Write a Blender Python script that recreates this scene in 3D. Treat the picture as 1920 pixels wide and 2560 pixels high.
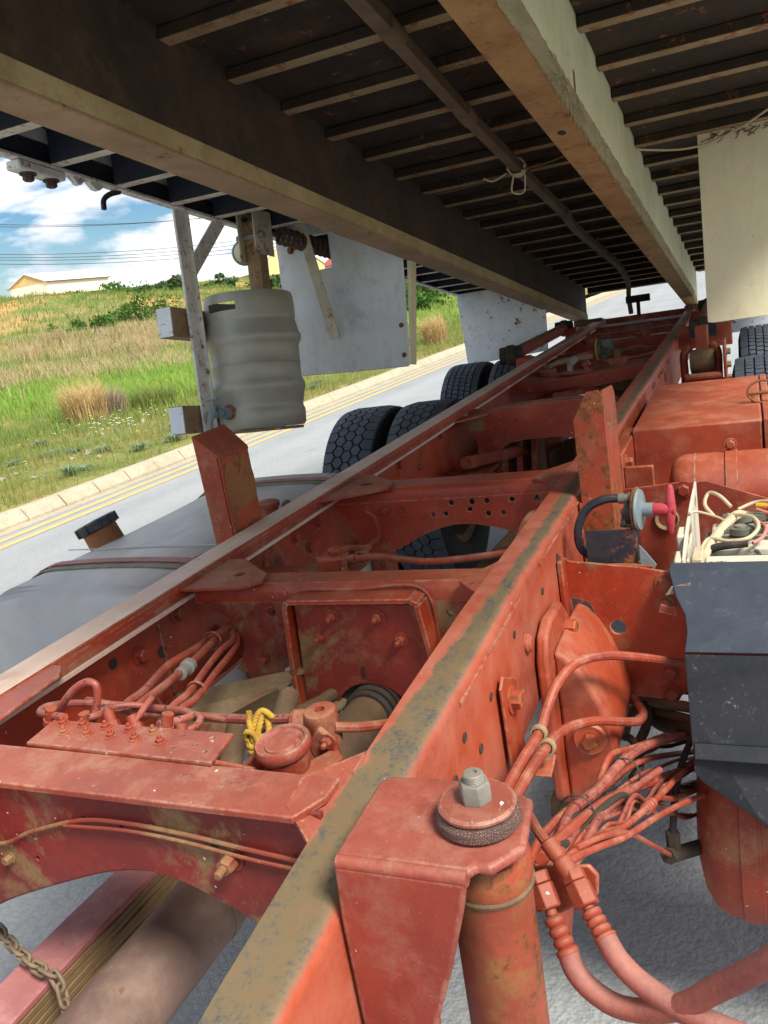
import bpy, bmesh, math, random
import numpy as np
from mathutils import Vector, Matrix, noise as mnoise

for o in list(bpy.data.objects):
    bpy.data.objects.remove(o, do_unlink=True)
SC = bpy.context.scene
COL = SC.collection
R = math.radians

# ------------------------------------------------------------------ camera
cam_d = bpy.data.cameras.new('camera')
cam = bpy.data.objects.new('camera', cam_d)
COL.objects.link(cam)
SC.camera = cam
CAM_POS = Vector((0.835, 0.0, 1.598))
right = Vector((0.91245, 0.37612, -0.16115))
down = Vector((-0.04828, -0.29212, -0.95516))
fwd = Vector((-0.40633, 0.87932, -0.24838))
cam.matrix_world = Matrix(((right.x, -down.x, -fwd.x, CAM_POS.x),
                           (right.y, -down.y, -fwd.y, CAM_POS.y),
                           (right.z, -down.z, -fwd.z, CAM_POS.z),
                           (0, 0, 0, 1)))
cam_d.sensor_fit = 'VERTICAL'
cam_d.sensor_height = 24
cam_d.lens = 24 * 2104.1 / 2560
cam_d.clip_start = 0.02
cam_d.clip_end = 2000

# ------------------------------------------------------------------ sky and sun
SUN_EL, SUN_AZ = 51, 118        # azimuth measured clockwise from +Y (the truck's tail)
SUN_STRENGTH, SKY_STRENGTH, EXPOSURE = 4.0, 0.115, 0.62
world = bpy.data.worlds.new('World')
SC.world = world
world.use_nodes = True
nt = world.node_tree
nt.nodes.clear()
def wn(t, **k):
    n = nt.nodes.new(t)
    for a, b in k.items():
        setattr(n, a, b)
    return n
w_out = wn('ShaderNodeOutputWorld')
w_bg = wn('ShaderNodeBackground')
w_sky = wn('ShaderNodeTexSky', sky_type='NISHITA', sun_disc=False)
w_sky.sun_elevation = R(SUN_EL)
w_sky.sun_rotation = R(SUN_AZ)
w_sky.air_density = 1.0
w_sky.dust_density = 0.6
w_sky.ozone_density = 1.6
w_tc = wn('ShaderNodeTexCoord')
w_map = wn('ShaderNodeMapping')
w_map.inputs['Scale'].default_value = (1.0, 1.0, 3.2)
w_map.inputs['Location'].default_value = (0.35, 0.2, 0.62)
w_n1 = wn('ShaderNodeTexNoise')
w_n1.inputs['Scale'].default_value = 3.4
w_n1.inputs['Detail'].default_value = 9
w_n1.inputs['Roughness'].default_value = 0.56
w_n1.inputs['Distortion'].default_value = 0.25
w_r1 = wn('ShaderNodeValToRGB')
w_r1.color_ramp.elements[0].position = 0.445
w_r1.color_ramp.elements[1].position = 0.51
w_n2 = wn('ShaderNodeTexNoise')
w_n2.inputs['Scale'].default_value = 5.5
w_n2.inputs['Detail'].default_value = 6
w_r2 = wn('ShaderNodeValToRGB')
w_r2.color_ramp.elements[0].color = (4.6, 5.0, 5.7, 1)
w_r2.color_ramp.elements[0].position = 0.36
w_r2.color_ramp.elements[1].color = (8.2, 8.2, 8.2, 1)
w_r2.color_ramp.elements[1].position = 0.58
w_hs = wn('ShaderNodeHueSaturation')
w_hs.inputs['Saturation'].default_value = 1.45
w_hs.inputs['Value'].default_value = 0.62
w_mix = wn('ShaderNodeMix', data_type='RGBA')
L = nt.links.new
L(w_tc.outputs['Generated'], w_map.inputs['Vector'])
L(w_map.outputs['Vector'], w_n1.inputs['Vector'])
L(w_map.outputs['Vector'], w_n2.inputs['Vector'])
L(w_n1.outputs['Fac'], w_r1.inputs['Fac'])
L(w_n2.outputs['Fac'], w_r2.inputs['Fac'])
L(w_sky.outputs['Color'], w_hs.inputs['Color'])
L(w_r1.outputs['Color'], w_mix.inputs['Factor'])
L(w_hs.outputs['Color'], w_mix.inputs['A'])
L(w_r2.outputs['Color'], w_mix.inputs['B'])
L(w_mix.outputs['Result'], w_bg.inputs['Color'])
w_bg.inputs['Strength'].default_value = SKY_STRENGTH
L(w_bg.outputs['Background'], w_out.inputs['Surface'])

sun_d = bpy.data.lights.new('sun', 'SUN')
sun_d.energy = SUN_STRENGTH
sun_d.angle = R(17)
sun_d.color = (1.0, 0.94, 0.84)
sun = bpy.data.objects.new('sun', sun_d)
COL.objects.link(sun)
sun.location = (20, -20, 30)
sdir = Vector((math.sin(R(SUN_AZ)) * math.cos(R(SUN_EL)), math.cos(R(SUN_AZ)) * math.cos(R(SUN_EL)), math.sin(R(SUN_EL))))
sun.rotation_euler = sdir.to_track_quat('Z', 'Y').to_euler()

vs = SC.view_settings
vs.view_transform = 'Standard'
vs.look = 'None'
vs.gamma = 1.0
vs.exposure = EXPOSURE
vs.use_curve_mapping = False
SC.render.engine = 'CYCLES'
SC.cycles.max_bounces = 6
SC.cycles.diffuse_bounces = 4

# ------------------------------------------------------------------ mesh helpers
def S(r, g, b):
    def f(c):
        c /= 255.0
        return c / 12.92 if c <= 0.04045 else ((c + 0.055) / 1.055) ** 2.4
    return (f(r), f(g), f(b), 1.0)

class MB:
    """collects vertices and faces of one mesh"""
    def __init__(self):
        self.v = []
        self.f = []
    def add(self, v, f):
        n = len(self.v)
        self.v += [tuple(p) for p in v]
        self.f += [tuple(i + n for i in q) for q in f]
        return self
    def box(self, x0, x1, y0, y1, z0, z1, M=None):
        v = [(x0, y0, z0), (x1, y0, z0), (x1, y1, z0), (x0, y1, z0), (x0, y0, z1), (x1, y0, z1), (x1, y1, z1), (x0, y1, z1)]
        if M is not None:
            v = [M @ Vector(p) for p in v]
        return self.add(v, [(3, 2, 1, 0), (4, 5, 6, 7), (0, 1, 5, 4), (1, 2, 6, 5), (2, 3, 7, 6), (3, 0, 4, 7)])
    def bar(self, a, b, w, t, up=(0, 0, 1)):
        """flat bar from a to b, width w along the side, thickness t along up"""
        a = Vector(a); b = Vector(b)
        d = (b - a).normalized()
        u = Vector(up); u = (u - d * u.dot(d)).normalized()
        s = d.cross(u)
        v = []
        for p in (a, b):
            for i, j in ((-1, -1), (1, -1), (1, 1), (-1, 1)):
                v.append(p + s * (i * w / 2) + u * (j * t / 2))
        return self.add(v, [(3, 2, 1, 0), (4, 5, 6, 7), (0, 1, 5, 4), (1, 2, 6, 5), (2, 3, 7, 6), (3, 0, 4, 7)])
    def sweep(self, prof, stations):
        """closed profile (x, z), swept along y; stations (y, dx, dz)"""
        n = len(prof); v = []; f = []
        for (y, dx, dz) in stations:
            v += [(x + dx, y, z + dz) for x, z in prof]
        for k in range(len(stations) - 1):
            for i in range(n):
                j = (i + 1) % n
                f.append((k * n + i, k * n + j, (k + 1) * n + j, (k + 1) * n + i))
        f.append(tuple(range(n))[::-1])
        f.append(tuple(range((len(stations) - 1) * n, len(stations) * n)))
        return self.add(v, f)
    def prism(self, poly, axis, a0, a1):
        n = len(poly)
        def P(p, a):
            return (a, p[0], p[1]) if axis == 'x' else (p[0], a, p[1]) if axis == 'y' else (p[0], p[1], a)
        v = [P(p, a0) for p in poly] + [P(p, a1) for p in poly]
        f = [tuple(range(n))[::-1], tuple(range(n, 2 * n))]
        for i in range(n):
            j = (i + 1) % n
            f.append((i, j, n + j, n + i))
        return self.add(v, f)
    def tube(self, path, r, n=10, cap=True, sub=0):
        pts = [Vector(p) for p in path]
        if sub:
            pts = spline(pts, sub)
        rr = r if isinstance(r, (list, tuple)) else [r] * len(pts)
        if len(rr) != len(pts):
            rr = list(np.interp(np.linspace(0, 1, len(pts)), np.linspace(0, 1, len(rr)), rr))
        t = (pts[1] - pts[0]).normalized()
        u = t.orthogonal().normalized()
        v = []; f = []
        for i, p in enumerate(pts):
            a = pts[max(i - 1, 0)]; b = pts[min(i + 1, len(pts) - 1)]
            t2 = (b - a)
            if t2.length < 1e-9: t2 = t.copy()
            t2.normalize()
            u = (u - t2 * u.dot(t2)).normalized()
            w = t2.cross(u)
            for k in range(n):
                an = 2 * math.pi * k / n
                v.append(p + (u * math.cos(an) + w * math.sin(an)) * rr[i])
        for i in range(len(pts) - 1):
            for k in range(n):
                k2 = (k + 1) % n
                f.append((i * n + k, i * n + k2, (i + 1) * n + k2, (i + 1) * n + k))
        if cap:
            f.append(tuple(range(n))[::-1])
            f.append(tuple(range((len(pts) - 1) * n, len(pts) * n)))
        return self.add(v, f)
    def lathe(self, prof, n=24, M=None, closed=False):
        """profile (r, z) round local z"""
        v = []; f = []
        for r, z in prof:
            for k in range(n):
                a = 2 * math.pi * k / n
                v.append(Vector((r * math.cos(a), r * math.sin(a), z)))
        m = len(prof)
        for i in range(m - 1 + (1 if closed else 0)):
            i2 = (i + 1) % m
            for k in range(n):
                k2 = (k + 1) % n
                f.append((i * n + k, i * n + k2, i2 * n + k2, i2 * n + k))
        if not closed:
            if prof[0][0] > 1e-6: f.append(tuple(range(n))[::-1])
            if prof[-1][0] > 1e-6: f.append(tuple(range((m - 1) * n, m * n)))
        if M is not None:
            v = [M @ p for p in v]
        return self.add(v, f)
    def mesh(self, name, smooth=35):
        me = bpy.data.meshes.new(name)
        me.from_pydata(self.v, [], self.f)
        bm = bmesh.new(); bm.from_mesh(me)
        bmesh.ops.remove_doubles(bm, verts=bm.verts, dist=1e-6)
        bmesh.ops.recalc_face_normals(bm, faces=bm.faces)
        bm.to_mesh(me); bm.free()
        if smooth:
            me.shade_smooth()
            me.set_sharp_from_angle(angle=R(smooth))
        return me

def spline(pts, sub):
    """Catmull-Rom through the points"""
    out = []
    P = [pts[0] * 2 - pts[1]] + list(pts) + [pts[-1] * 2 - pts[-2]]
    for i in range(1, len(P) - 2):
        for k in range(sub):
            t = k / sub
            a, b, c, d = P[i - 1], P[i], P[i + 1], P[i + 2]
            out.append(0.5 * ((2 * b) + (c - a) * t + (2 * a - 5 * b + 4 * c - d) * t * t + (3 * b - a - 3 * c + d) * t ** 3))
    out.append(P[-2])
    return out

def axis_matrix(pos, direction):
    q = Vector(direction).to_track_quat('Z', 'Y')
    return Matrix.Translation(Vector(pos)) @ q.to_matrix().to_4x4()

OFF = {}
def link(name, me, mat, parent=None, bevel=0, seg=2):
    o = bpy.data.objects.new(name, me)
    COL.objects.link(o)
    if mat is not None and len(me.materials) == 0:
        me.materials.append(MATS[mat] if isinstance(mat, str) else mat)
    if parent is not None:
        o.parent = parent
        if parent.name in OFF:
            o.location = -OFF[parent.name]
    if bevel:
        m = o.modifiers.new('bevel', 'BEVEL')
        m.width = bevel; m.segments = seg; m.limit_method = 'ANGLE'; m.angle_limit = R(40)
        m.harden_normals = False
    return o
def obj(name, mb, mat, parent=None, bevel=0, seg=2, smooth=35):
    return link(name, mb.mesh(name, smooth), mat, parent, bevel, seg)
def tag(o, label=None, cat=None, group=None, kind=None):
    if label: o['label'] = label
    if cat: o['category'] = cat
    if group: o['group'] = group
    if kind: o['kind'] = kind
    return o
def thing(name, label, cat, loc=(0, 0, 0), group=None):
    o = bpy.data.objects.new(name, None)
    COL.objects.link(o)
    o.empty_display_size = 0.05
    o.location = loc
    OFF[o.name] = Vector(loc)
    return tag(o, label, cat, group)

def plate(name, outline, holes, thick, mat, parent, plane='y', at=0.0, bevel=0.0015):
    """sheet of metal with real holes, cut as a filled 2D curve and turned into a mesh.
    plane 'y': outline (x, z); 'x': outline (y, z); 'z': outline (x, y)"""
    cu = bpy.data.curves.new('cut', 'CURVE')
    cu.dimensions = '2D'; cu.fill_mode = 'BOTH'
    cu.extrude = max(thick / 2 - bevel, 1e-4); cu.bevel_depth = bevel; cu.bevel_resolution = 1
    loops = [outline]
    for h in holes:
        if len(h) == 3:
            x, y, r = h
            loops.append([(x + r * math.cos(2 * math.pi * k / 14), y + r * math.sin(2 * math.pi * k / 14)) for k in range(14)])
        elif len(h) == 4 and not isinstance(h[0], (tuple, list)):
            x, y, rx, ry = h
            loops.append([(x + rx * math.cos(2 * math.pi * k / 16), y + ry * math.sin(2 * math.pi * k / 16)) for k in range(16)])
        else:
            loops.append(h)
    for lp in loops:
        s = cu.splines.new('POLY')
        s.points.add(len(lp) - 1)
        for p, q in zip(s.points, lp):
            p.co = (q[0], q[1], 0, 1)
        s.use_cyclic_u = True
    t = bpy.data.objects.new('cut', cu)
    COL.objects.link(t)
    dg = bpy.context.evaluated_depsgraph_get()
    me = bpy.data.meshes.new_from_object(t.evaluated_get(dg))
    bpy.data.objects.remove(t, do_unlink=True)
    bpy.data.curves.remove(cu)
    if plane == 'y':
        T = Matrix(((1, 0, 0, 0), (0, 0, -1, at), (0, 1, 0, 0), (0, 0, 0, 1)))
    elif plane == 'x':
        T = Matrix(((0, 0, 1, at), (1, 0, 0, 0), (0, 1, 0, 0), (0, 0, 0, 1)))
    else:
        T = Matrix.Translation((0, 0, at))
    me.transform(T)
    me.name = name
    me.materials.clear()
    me.shade_smooth()
    me.set_sharp_from_angle(angle=R(40))
    return link(name, me, mat, parent)

def smooth2(pts, sub=5, closed=False):
    v = [Vector((p[0], p[1], 0)) for p in pts]
    return [(p.x, p.y) for p in spline(v, sub)]
rnd = random.Random(7)
# ------------------------------------------------------------------ materials
MATS = {}
class NT:
    def __init__(self, name):
        self.m = bpy.data.materials.new(name)
        self.m.use_nodes = True
        self.t = self.m.node_tree
        self.t.nodes.clear()
        self.out = self.n('ShaderNodeOutputMaterial')
        self.b = self.n('ShaderNodeBsdfPrincipled')
        self.t.links.new(self.b.outputs[0], self.out.inputs[0])
        g = self.n('ShaderNodeNewGeometry')
        self.pos = g.outputs['Position']
        self.nor = g.outputs['Normal']
        MATS[name] = self.m
    def n(self, t, **k):
        x = self.t.nodes.new(t)
        for a, b in k.items():
            setattr(x, a, b)
        return x
    def l(self, a, b):
        self.t.links.new(a, b)
    def val(self, sock, v):
        if hasattr(v, 'is_output') or isinstance(v, bpy.types.NodeSocket):
            self.l(v, sock)
        else:
            sock.default_value = v
    def noise(self, scale, detail=4, rough=0.6, vec=None, stretch=None, dist=0.0):
        x = self.n('ShaderNodeTexNoise')
        x.inputs['Scale'].default_value = scale
        x.inputs['Detail'].default_value = detail
        x.inputs['Roughness'].default_value = rough
        x.inputs['Distortion'].default_value = dist
        v = vec or self.pos
        if stretch:
            mp = self.n('ShaderNodeMapping')
            mp.inputs['Scale'].default_value = stretch
            self.l(v, mp.inputs['Vector']); v = mp.outputs[0]
        self.l(v, x.inputs['Vector'])
        return x.outputs['Fac']
    def voro(self, scale, feature='F1', rand=1.0, vec=None):
        x = self.n('ShaderNodeTexVoronoi', feature=feature)
        x.inputs['Scale'].default_value = scale
        x.inputs['Randomness'].default_value = rand
        self.l(vec or self.pos, x.inputs['Vector'])
        return x.outputs['Distance']
    def ramp(self, fac, a, b, lo=0.0, hi=1.0):
        x = self.n('ShaderNodeMapRange')
        x.inputs['From Min'].default_value = a
        x.inputs['From Max'].default_value = b
        x.inputs['To Min'].default_value = lo
        x.inputs['To Max'].default_value = hi
        self.l(fac, x.inputs['Value'])
        return x.outputs[0]
    def math(self, op, a, b=0.0):
        x = self.n('ShaderNodeMath', operation=op)
        x.use_clamp = op in ('ADD', 'SUBTRACT', 'MULTIPLY') and False
        self.val(x.inputs[0], a); self.val(x.inputs[1], b)
        return x.outputs[0]
    def mix(self, fac, a, b):
        x = self.n('ShaderNodeMix', data_type='RGBA')
        self.val(x.inputs['Factor'], fac); self.val(x.inputs['A'], a); self.val(x.inputs['B'], b)
        return x.outputs['Result']
    def sep(self, v):
        x = self.n('ShaderNodeSeparateXYZ')
        self.l(v, x.inputs[0])
        return x.outputs
    def bump(self, h, strength=0.2, dist=0.01):
        x = self.n('ShaderNodeBump')
        x.inputs['Strength'].default_value = strength
        x.inputs['Distance'].default_value = dist
        self.l(h, x.inputs['Height'])
        self.l(x.outputs[0], self.b.inputs['Normal'])
    def done(self, color, rough=0.6, metal=0.0, spec=0.5):
        self.val(self.b.inputs['Base Color'], color)
        self.val(self.b.inputs['Roughness'], rough)
        self.val(self.b.inputs['Metallic'], metal)
        self.b.inputs['Specular IOR Level'].default_value = spec
        return self.m

def paint(name, base, base2, dust=S(176, 150, 118), dust_amt=0.35, dust_up=0.5, rust=0.0, chip=0.0,
          chip_col=S(205, 205, 210), rough=0.55, sc=1.0, streak=None, bump=0.12, mud=0.0, dark=0.0, spat=1, dark_sc=7, peel=0.0, edge=0.0):
    m = NT(name)
    n1 = m.noise(4 * sc, 8, 0.7)
    c = m.mix(m.ramp(n1, 0.36, 0.64), base, base2)
    fine = m.noise(55 * sc, 5, 0.75)
    grain = m.noise(260 * sc, 3, 0.7)
    deep = tuple(q * 0.55 for q in base2[:3]) + (1,)
    c = m.mix(m.ramp(fine, 0.50, 0.72, 0, 0.5), c, base2)
    c = m.mix(m.ramp(grain, 0.54, 0.78, 0, 0.35), c, deep)
    # dust: a thin even film on faces that look upward, broken patches elsewhere
    up = m.ramp(m.sep(m.nor)[2], 0.25, 0.95)
    n2 = m.noise(9 * sc, 9, 0.74, stretch=streak)
    dmask = m.ramp(n2, 0.50, 0.64)
    a = m.math('MULTIPLY', dmask, dust_amt)
    b = m.math('MULTIPLY', up, dust_up)
    fac = m.math('MINIMUM', m.math('ADD', a, m.math('MULTIPLY', b, m.ramp(n2, 0.3, 0.62, 0.3, 1.0))), 0.9)
    c = m.mix(fac, c, dust)
    # grease and soot
    n7 = m.noise(2.3 * sc, 9, 0.72)
    c = m.mix(m.ramp(n7, 0.56, 0.70, 0, 0.6), c, deep)
    n8 = m.noise(19 * sc, 8, 0.75)
    c = m.mix(m.ramp(n8, 0.60, 0.70, 0, 0.45), c, deep)
    if mud:
        n5 = m.noise(5.2 * sc, 10, 0.7, dist=0.4)
        c = m.mix(m.ramp(n5, 0.60 - 0.2 * mud, 0.66 - 0.16 * mud, 0, 0.9), c, m.mix(m.ramp(fine, .4, .7), S(138, 112, 76), S(112, 90, 60)))
    if rust:
        n3 = m.noise(13 * sc, 8, 0.75)
        rmask = m.ramp(n3, 0.66 - 0.25 * rust, 0.70 - 0.2 * rust)
        rc = m.mix(m.ramp(m.noise(60 * sc, 3), 0.35, 0.65), S(92, 48, 24), S(150, 88, 42))
        c = m.mix(rmask, c, rc)
    if dark:
        n6 = m.noise(dark_sc * sc, 6, 0.7)
        c = m.mix(m.ramp(n6, 0.66 - 0.2 * dark, 0.72 - 0.2 * dark, 0, 0.9), c, S(34, 38, 52))
    sp = m.noise(150 * sc, 2, 0.5)
    c = m.mix(m.math('MULTIPLY', m.ramp(sp, 0.68, 0.74), 0.55 if spat else 0.0), c, dust)
    if edge:
        # paint rubbed off along arrises: bare dusty primer and rust where the rounded normal leaves the face normal
        bv = m.n('ShaderNodeBevel', samples=3); bv.inputs['Radius'].default_value = 0.0045
        dt = m.n('ShaderNodeVectorMath', operation='DOT_PRODUCT')
        m.l(bv.outputs[0], dt.inputs[0]); m.l(m.nor, dt.inputs[1])
        em = m.math('MULTIPLY', m.ramp(dt.outputs['Value'], 0.995, 0.93), m.ramp(n8, 0.40, 0.54))
        c = m.mix(m.math('MULTIPLY', em, edge), c, m.mix(m.ramp(fine, 0.45, 0.6), S(186, 160, 138), S(96, 56, 38)))
    if chip:
        n4 = m.noise(75 * sc, 4, 0.6)
        n4b = m.noise(5 * sc, 2)
        cm = m.ramp(m.math('ADD', n4, m.math('MULTIPLY', n4b, 0.35)), 0.93 - 0.1 * chip, 0.945 - 0.1 * chip)
        c = m.mix(cm, c, chip_col)
    h = m.math('ADD', m.math('MULTIPLY', n2, 0.6), m.math('ADD', m.math('MULTIPLY', fine, 0.5), m.math('MULTIPLY', grain, 0.3)))
    if peel:
        # flaked coats: plateaus with crisp edges where paint has lifted
        pn = m.noise(24 * sc, 6, 0.6, dist=0.6); pm = m.ramp(m.noise(6 * sc, 3), 0.46, 0.54)
        pl_ = m.math('MULTIPLY', m.ramp(pn, 0.51, 0.535), pm)
        h = m.math('ADD', h, m.math('MULTIPLY', pl_, peel))
        rim = m.math('MULTIPLY', m.math('MULTIPLY', m.ramp(pn, 0.500, 0.518), m.ramp(pn, 0.545, 0.525)), pm)
        c = m.mix(m.math('MULTIPLY', rim, 0.10), c, deep)
    m.bump(h, bump * 1.4, 0.005)
    m.done(c, m.ramp(n2, 0.3, 0.75, rough - 0.1, rough + 0.25))
    return m

RED, RED2 = S(174, 60, 28), S(130, 42, 22)
paint('red', RED, RED2, dust=S(160, 112, 82), dust_amt=0.30, dust_up=0.26, mud=0.06, chip=0.3, rough=0.45, peel=0.5, edge=0.8)
paint('red_bright', S(172, 70, 38), S(134, 50, 28), dust=S(172, 120, 94), dust_amt=0.30, dust_up=0.26, rough=0.5, edge=0.7)
paint('red_dusty', S(152, 58, 34), S(128, 46, 30), dust=S(166, 132, 100), dust_amt=0.45, dust_up=0.35, chip=0.3, rough=0.6)
paint('red_muddy', S(140, 44, 30), S(112, 36, 28), dust=S(150, 118, 84), dust_amt=0.40, dust_up=0.3, mud=0.55, chip=0.2, rough=0.65, peel=0.6)
paint('red_pink', S(158, 70, 50), S(126, 50, 38), dust=S(168, 128, 108), dust_amt=0.40, dust_up=0.28, chip=0.35, rough=0.45, bump=0.16, peel=1.0, edge=0.8)
paint('red_bracket', S(154, 66, 50), S(130, 50, 38), dust=S(166, 126, 108), dust_amt=0.26, dust_up=0.28, chip=0.3, rough=0.5, bump=0.1, sc=1.4, edge=0.9)
paint('red_hose', S(166, 68, 42), S(128, 48, 34), dust=S(188, 136, 112), dust_amt=0.35, dust_up=0.3, dark=0.12, dark_sc=55, rough=0.5, sc=1.6)
paint('red_hose_worn', S(158, 74, 58), S(124, 54, 46), dust=S(185, 138, 118), dust_amt=0.35, dust_up=0.3, dark=0.45, dark_sc=60, rough=0.5, sc=2.0)
paint('red_shaded', S(132, 40, 34), S(96, 32, 32), dust=S(134, 96, 84), dust_amt=0.35, dust_up=0.3, mud=0.30, chip=0.2, rough=0.5, peel=0.6)  # red darkened to maroon for the shade under the near crossmember's flange
paint('red_rust', S(178, 74, 42), S(150, 54, 30), dust=S(160, 120, 90), dust_amt=0.3, dust_up=0.2, rust=0.75, chip=0.3, rough=0.6)
paint('burnt_rust', S(150, 58, 32), S(110, 48, 30), dust=S(96, 60, 40), dust_amt=0.5, dust_up=0.1, rust=0.8, dark=0.6, dark_sc=30, rough=0.7)
paint('ochre_rust', S(158, 100, 52), S(122, 74, 40), dust=S(150, 118, 84), dust_amt=0.3, dust_up=0.2, rust=0.4, rough=0.6, dark=0.25)
paint('cylinder_rust', S(168, 76, 46), S(142, 58, 40), dust=S(150, 104, 56), dust_amt=0.9, dust_up=0.1, rust=0.6, rough=0.5, sc=1.6)
paint('dark_grime', S(62, 52, 42), S(40, 34, 30), dust=S(100, 84, 62), dust_amt=0.4, dust_up=0.2, rough=0.8)
paint('brown_grime', S(108, 84, 60), S(78, 60, 44), dust=S(140, 116, 84), dust_amt=0.5, dust_up=0.3, rough=0.8)
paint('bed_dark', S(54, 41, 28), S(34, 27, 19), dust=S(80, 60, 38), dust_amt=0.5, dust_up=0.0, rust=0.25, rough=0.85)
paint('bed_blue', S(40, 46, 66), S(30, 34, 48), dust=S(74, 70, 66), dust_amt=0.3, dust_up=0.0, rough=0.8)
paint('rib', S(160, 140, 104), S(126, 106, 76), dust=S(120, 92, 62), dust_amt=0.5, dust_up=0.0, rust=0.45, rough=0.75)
paint('rib_pale', S(216, 212, 194), S(190, 182, 160), dust=S(150, 126, 92), dust_amt=0.4, dust_up=0.0, rust=0.42, rough=0.6)
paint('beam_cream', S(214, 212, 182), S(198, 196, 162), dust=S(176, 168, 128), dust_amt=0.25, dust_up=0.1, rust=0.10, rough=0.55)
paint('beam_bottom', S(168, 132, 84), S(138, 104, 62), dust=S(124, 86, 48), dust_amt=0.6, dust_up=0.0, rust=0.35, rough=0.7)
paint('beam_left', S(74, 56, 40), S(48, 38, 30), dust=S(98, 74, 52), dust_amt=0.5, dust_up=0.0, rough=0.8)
paint('beam_left_low', S(186, 168, 126), S(160, 140, 102), dust=S(140, 124, 88), dust_amt=0.5, dust_up=0.0, rust=0.2, rough=0.75)
paint('beam_pink', S(168, 138, 108), S(142, 116, 88), dust=S(136, 116, 86), dust_amt=0.5, dust_up=0.0, rust=0.2, rough=0.7)
paint('white_panel', S(214, 220, 226), S(200, 206, 210), dust=S(172, 166, 146), dust_amt=0.4, dust_up=0.1, rust=0.07, rough=0.4, sc=1.6, streak=(1.2, 1.2, 0.18))
paint('cream_panel', S(222, 216, 182), S(212, 206, 172), dust=S(190, 180, 144), dust_amt=0.3, dust_up=0.1, rust=0.05, rough=0.5, sc=1.2, streak=(1.2, 1.2, 0.2))
paint('white_rusty', S(222, 224, 224), S(200, 200, 192), dust=S(170, 150, 116), dust_amt=0.35, dust_up=0.1, rust=0.42, rough=0.5, sc=2.6)
paint('white_chipped', S(220, 226, 234), S(204, 212, 222), dust=S(186, 182, 172), dust_amt=0.25, dust_up=0.1, rust=0.30, rough=0.45, chip=0.7, chip_col=S(60, 66, 48))
paint('tan_paint', S(160, 138, 104), S(132, 110, 80), dust=S(120, 100, 72), dust_amt=0.4, dust_up=0.1, rust=0.4, rough=0.7)
paint('black_plastic', S(40, 44, 52), S(30, 33, 42), dust=S(120, 122, 122), dust_amt=0.25, dust_up=0.55, rough=0.45, sc=3)
paint('black_paint', S(32, 36, 50), S(26, 30, 42), dust=S(90, 80, 66), dust_amt=0.2, dust_up=0.2, rust=0.42, rough=0.5)
def cover_black():
    m = NT('cover_black')
    n1 = m.noise(5, 5, .65); n2 = m.noise(60, 5, .75); n3 = m.noise(14, 6, .7)
    c = m.mix(m.ramp(n1, .35, .65), S(19, 21, 26), S(28, 31, 38))
    c = m.mix(m.math('MULTIPLY', m.ramp(n2, .56, .74), m.ramp(n3, .44, .66)), c, S(96, 104, 112))
    c = m.mix(m.math('MULTIPLY', m.ramp(m.sep(m.nor)[2], .5, .95), .30), c, S(104, 116, 134))  # dust on upward faces, given the blue of the sky above
    m.bump(n2, .15, .004)
    m.done(c, m.ramp(n3, .3, .7, .3, .6))
cover_black()
def skirt_shaded():
    m = NT('cover_skirt_shade')
    n1 = m.noise(5, 5, .65); n2 = m.noise(75, 6, .8); n3 = m.noise(11, 6, .7)
    c = m.mix(m.ramp(n1, .35, .65), S(12, 15, 22), S(20, 24, 32))  # darker than the hood's black, standing in for an upright skirt's shade
    c = m.mix(m.math('MULTIPLY', m.ramp(n2, .58, .70), m.ramp(n3, .45, .62)), c, S(112, 120, 116))
    m.bump(n2, .15, .004)
    m.done(c, m.ramp(n3, .3, .7, .35, .65))
skirt_shaded()
paint('black_rubber', S(34, 34, 36), S(26, 26, 28), dust=S(96, 88, 76), dust_amt=0.4, dust_up=0.3, rough=0.75)
paint('steel_worn', S(150, 148, 140), S(118, 114, 106), dust=S(150, 132, 104), dust_amt=0.4, dust_up=0.2, rust=0.3, rough=0.5)
def cracked():
    m = NT('cracked_rubber')
    v = m.voro(430, 'DISTANCE_TO_EDGE'); n1 = m.noise(30, 5, .7)
    c = m.mix(m.ramp(n1, .35, .65), S(104, 88, 82), S(134, 98, 86))
    c = m.mix(m.ramp(v, .0, .14, .8, 0), c, S(56, 46, 46))
    m.bump(m.ramp(v, 0, .2), .8, .002)
    m.done(c, .85)
cracked()
paint('rusty_iron', S(138, 88, 48), S(104, 62, 34), dust=S(140, 112, 80), dust_amt=0.3, dust_up=0.2, rust=0.6, rough=0.8, sc=1.5)
paint('spring_rust', S(96, 74, 62), S(72, 54, 46), dust=S(112, 92, 76), dust_amt=0.4, dust_up=0.2, rough=0.85)
paint('battery_white', S(224, 220, 204), S(206, 200, 178), dust=S(170, 160, 138), dust_amt=0.3, dust_up=0.15, rough=0.55, dark=0.45, sc=2)
paint('battery_case', S(36, 40, 48), S(28, 30, 36), dust=S(130, 124, 110), dust_amt=0.3, dust_up=0.3, rough=0.5)
paint('cable_cream', S(206, 192, 160), S(188, 172, 140), dust=S(150, 134, 108), dust_amt=0.3, dust_up=0.1, rough=0.55, sc=3)
paint('cable_pink', S(206, 130, 124), S(190, 110, 104), dust_amt=0.2, dust_up=0.1, rough=0.5, sc=3)
paint('plastic_pink', S(178, 54, 66), S(160, 42, 54), dust=S(200, 140, 140), dust_amt=0.15, dust_up=0.2, rough=0.4, sc=2)
paint('plastic_grey', S(116, 132, 138), S(100, 116, 122), dust=S(150, 146, 136), dust_amt=0.3, dust_up=0.3, rough=0.5, sc=2)
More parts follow.
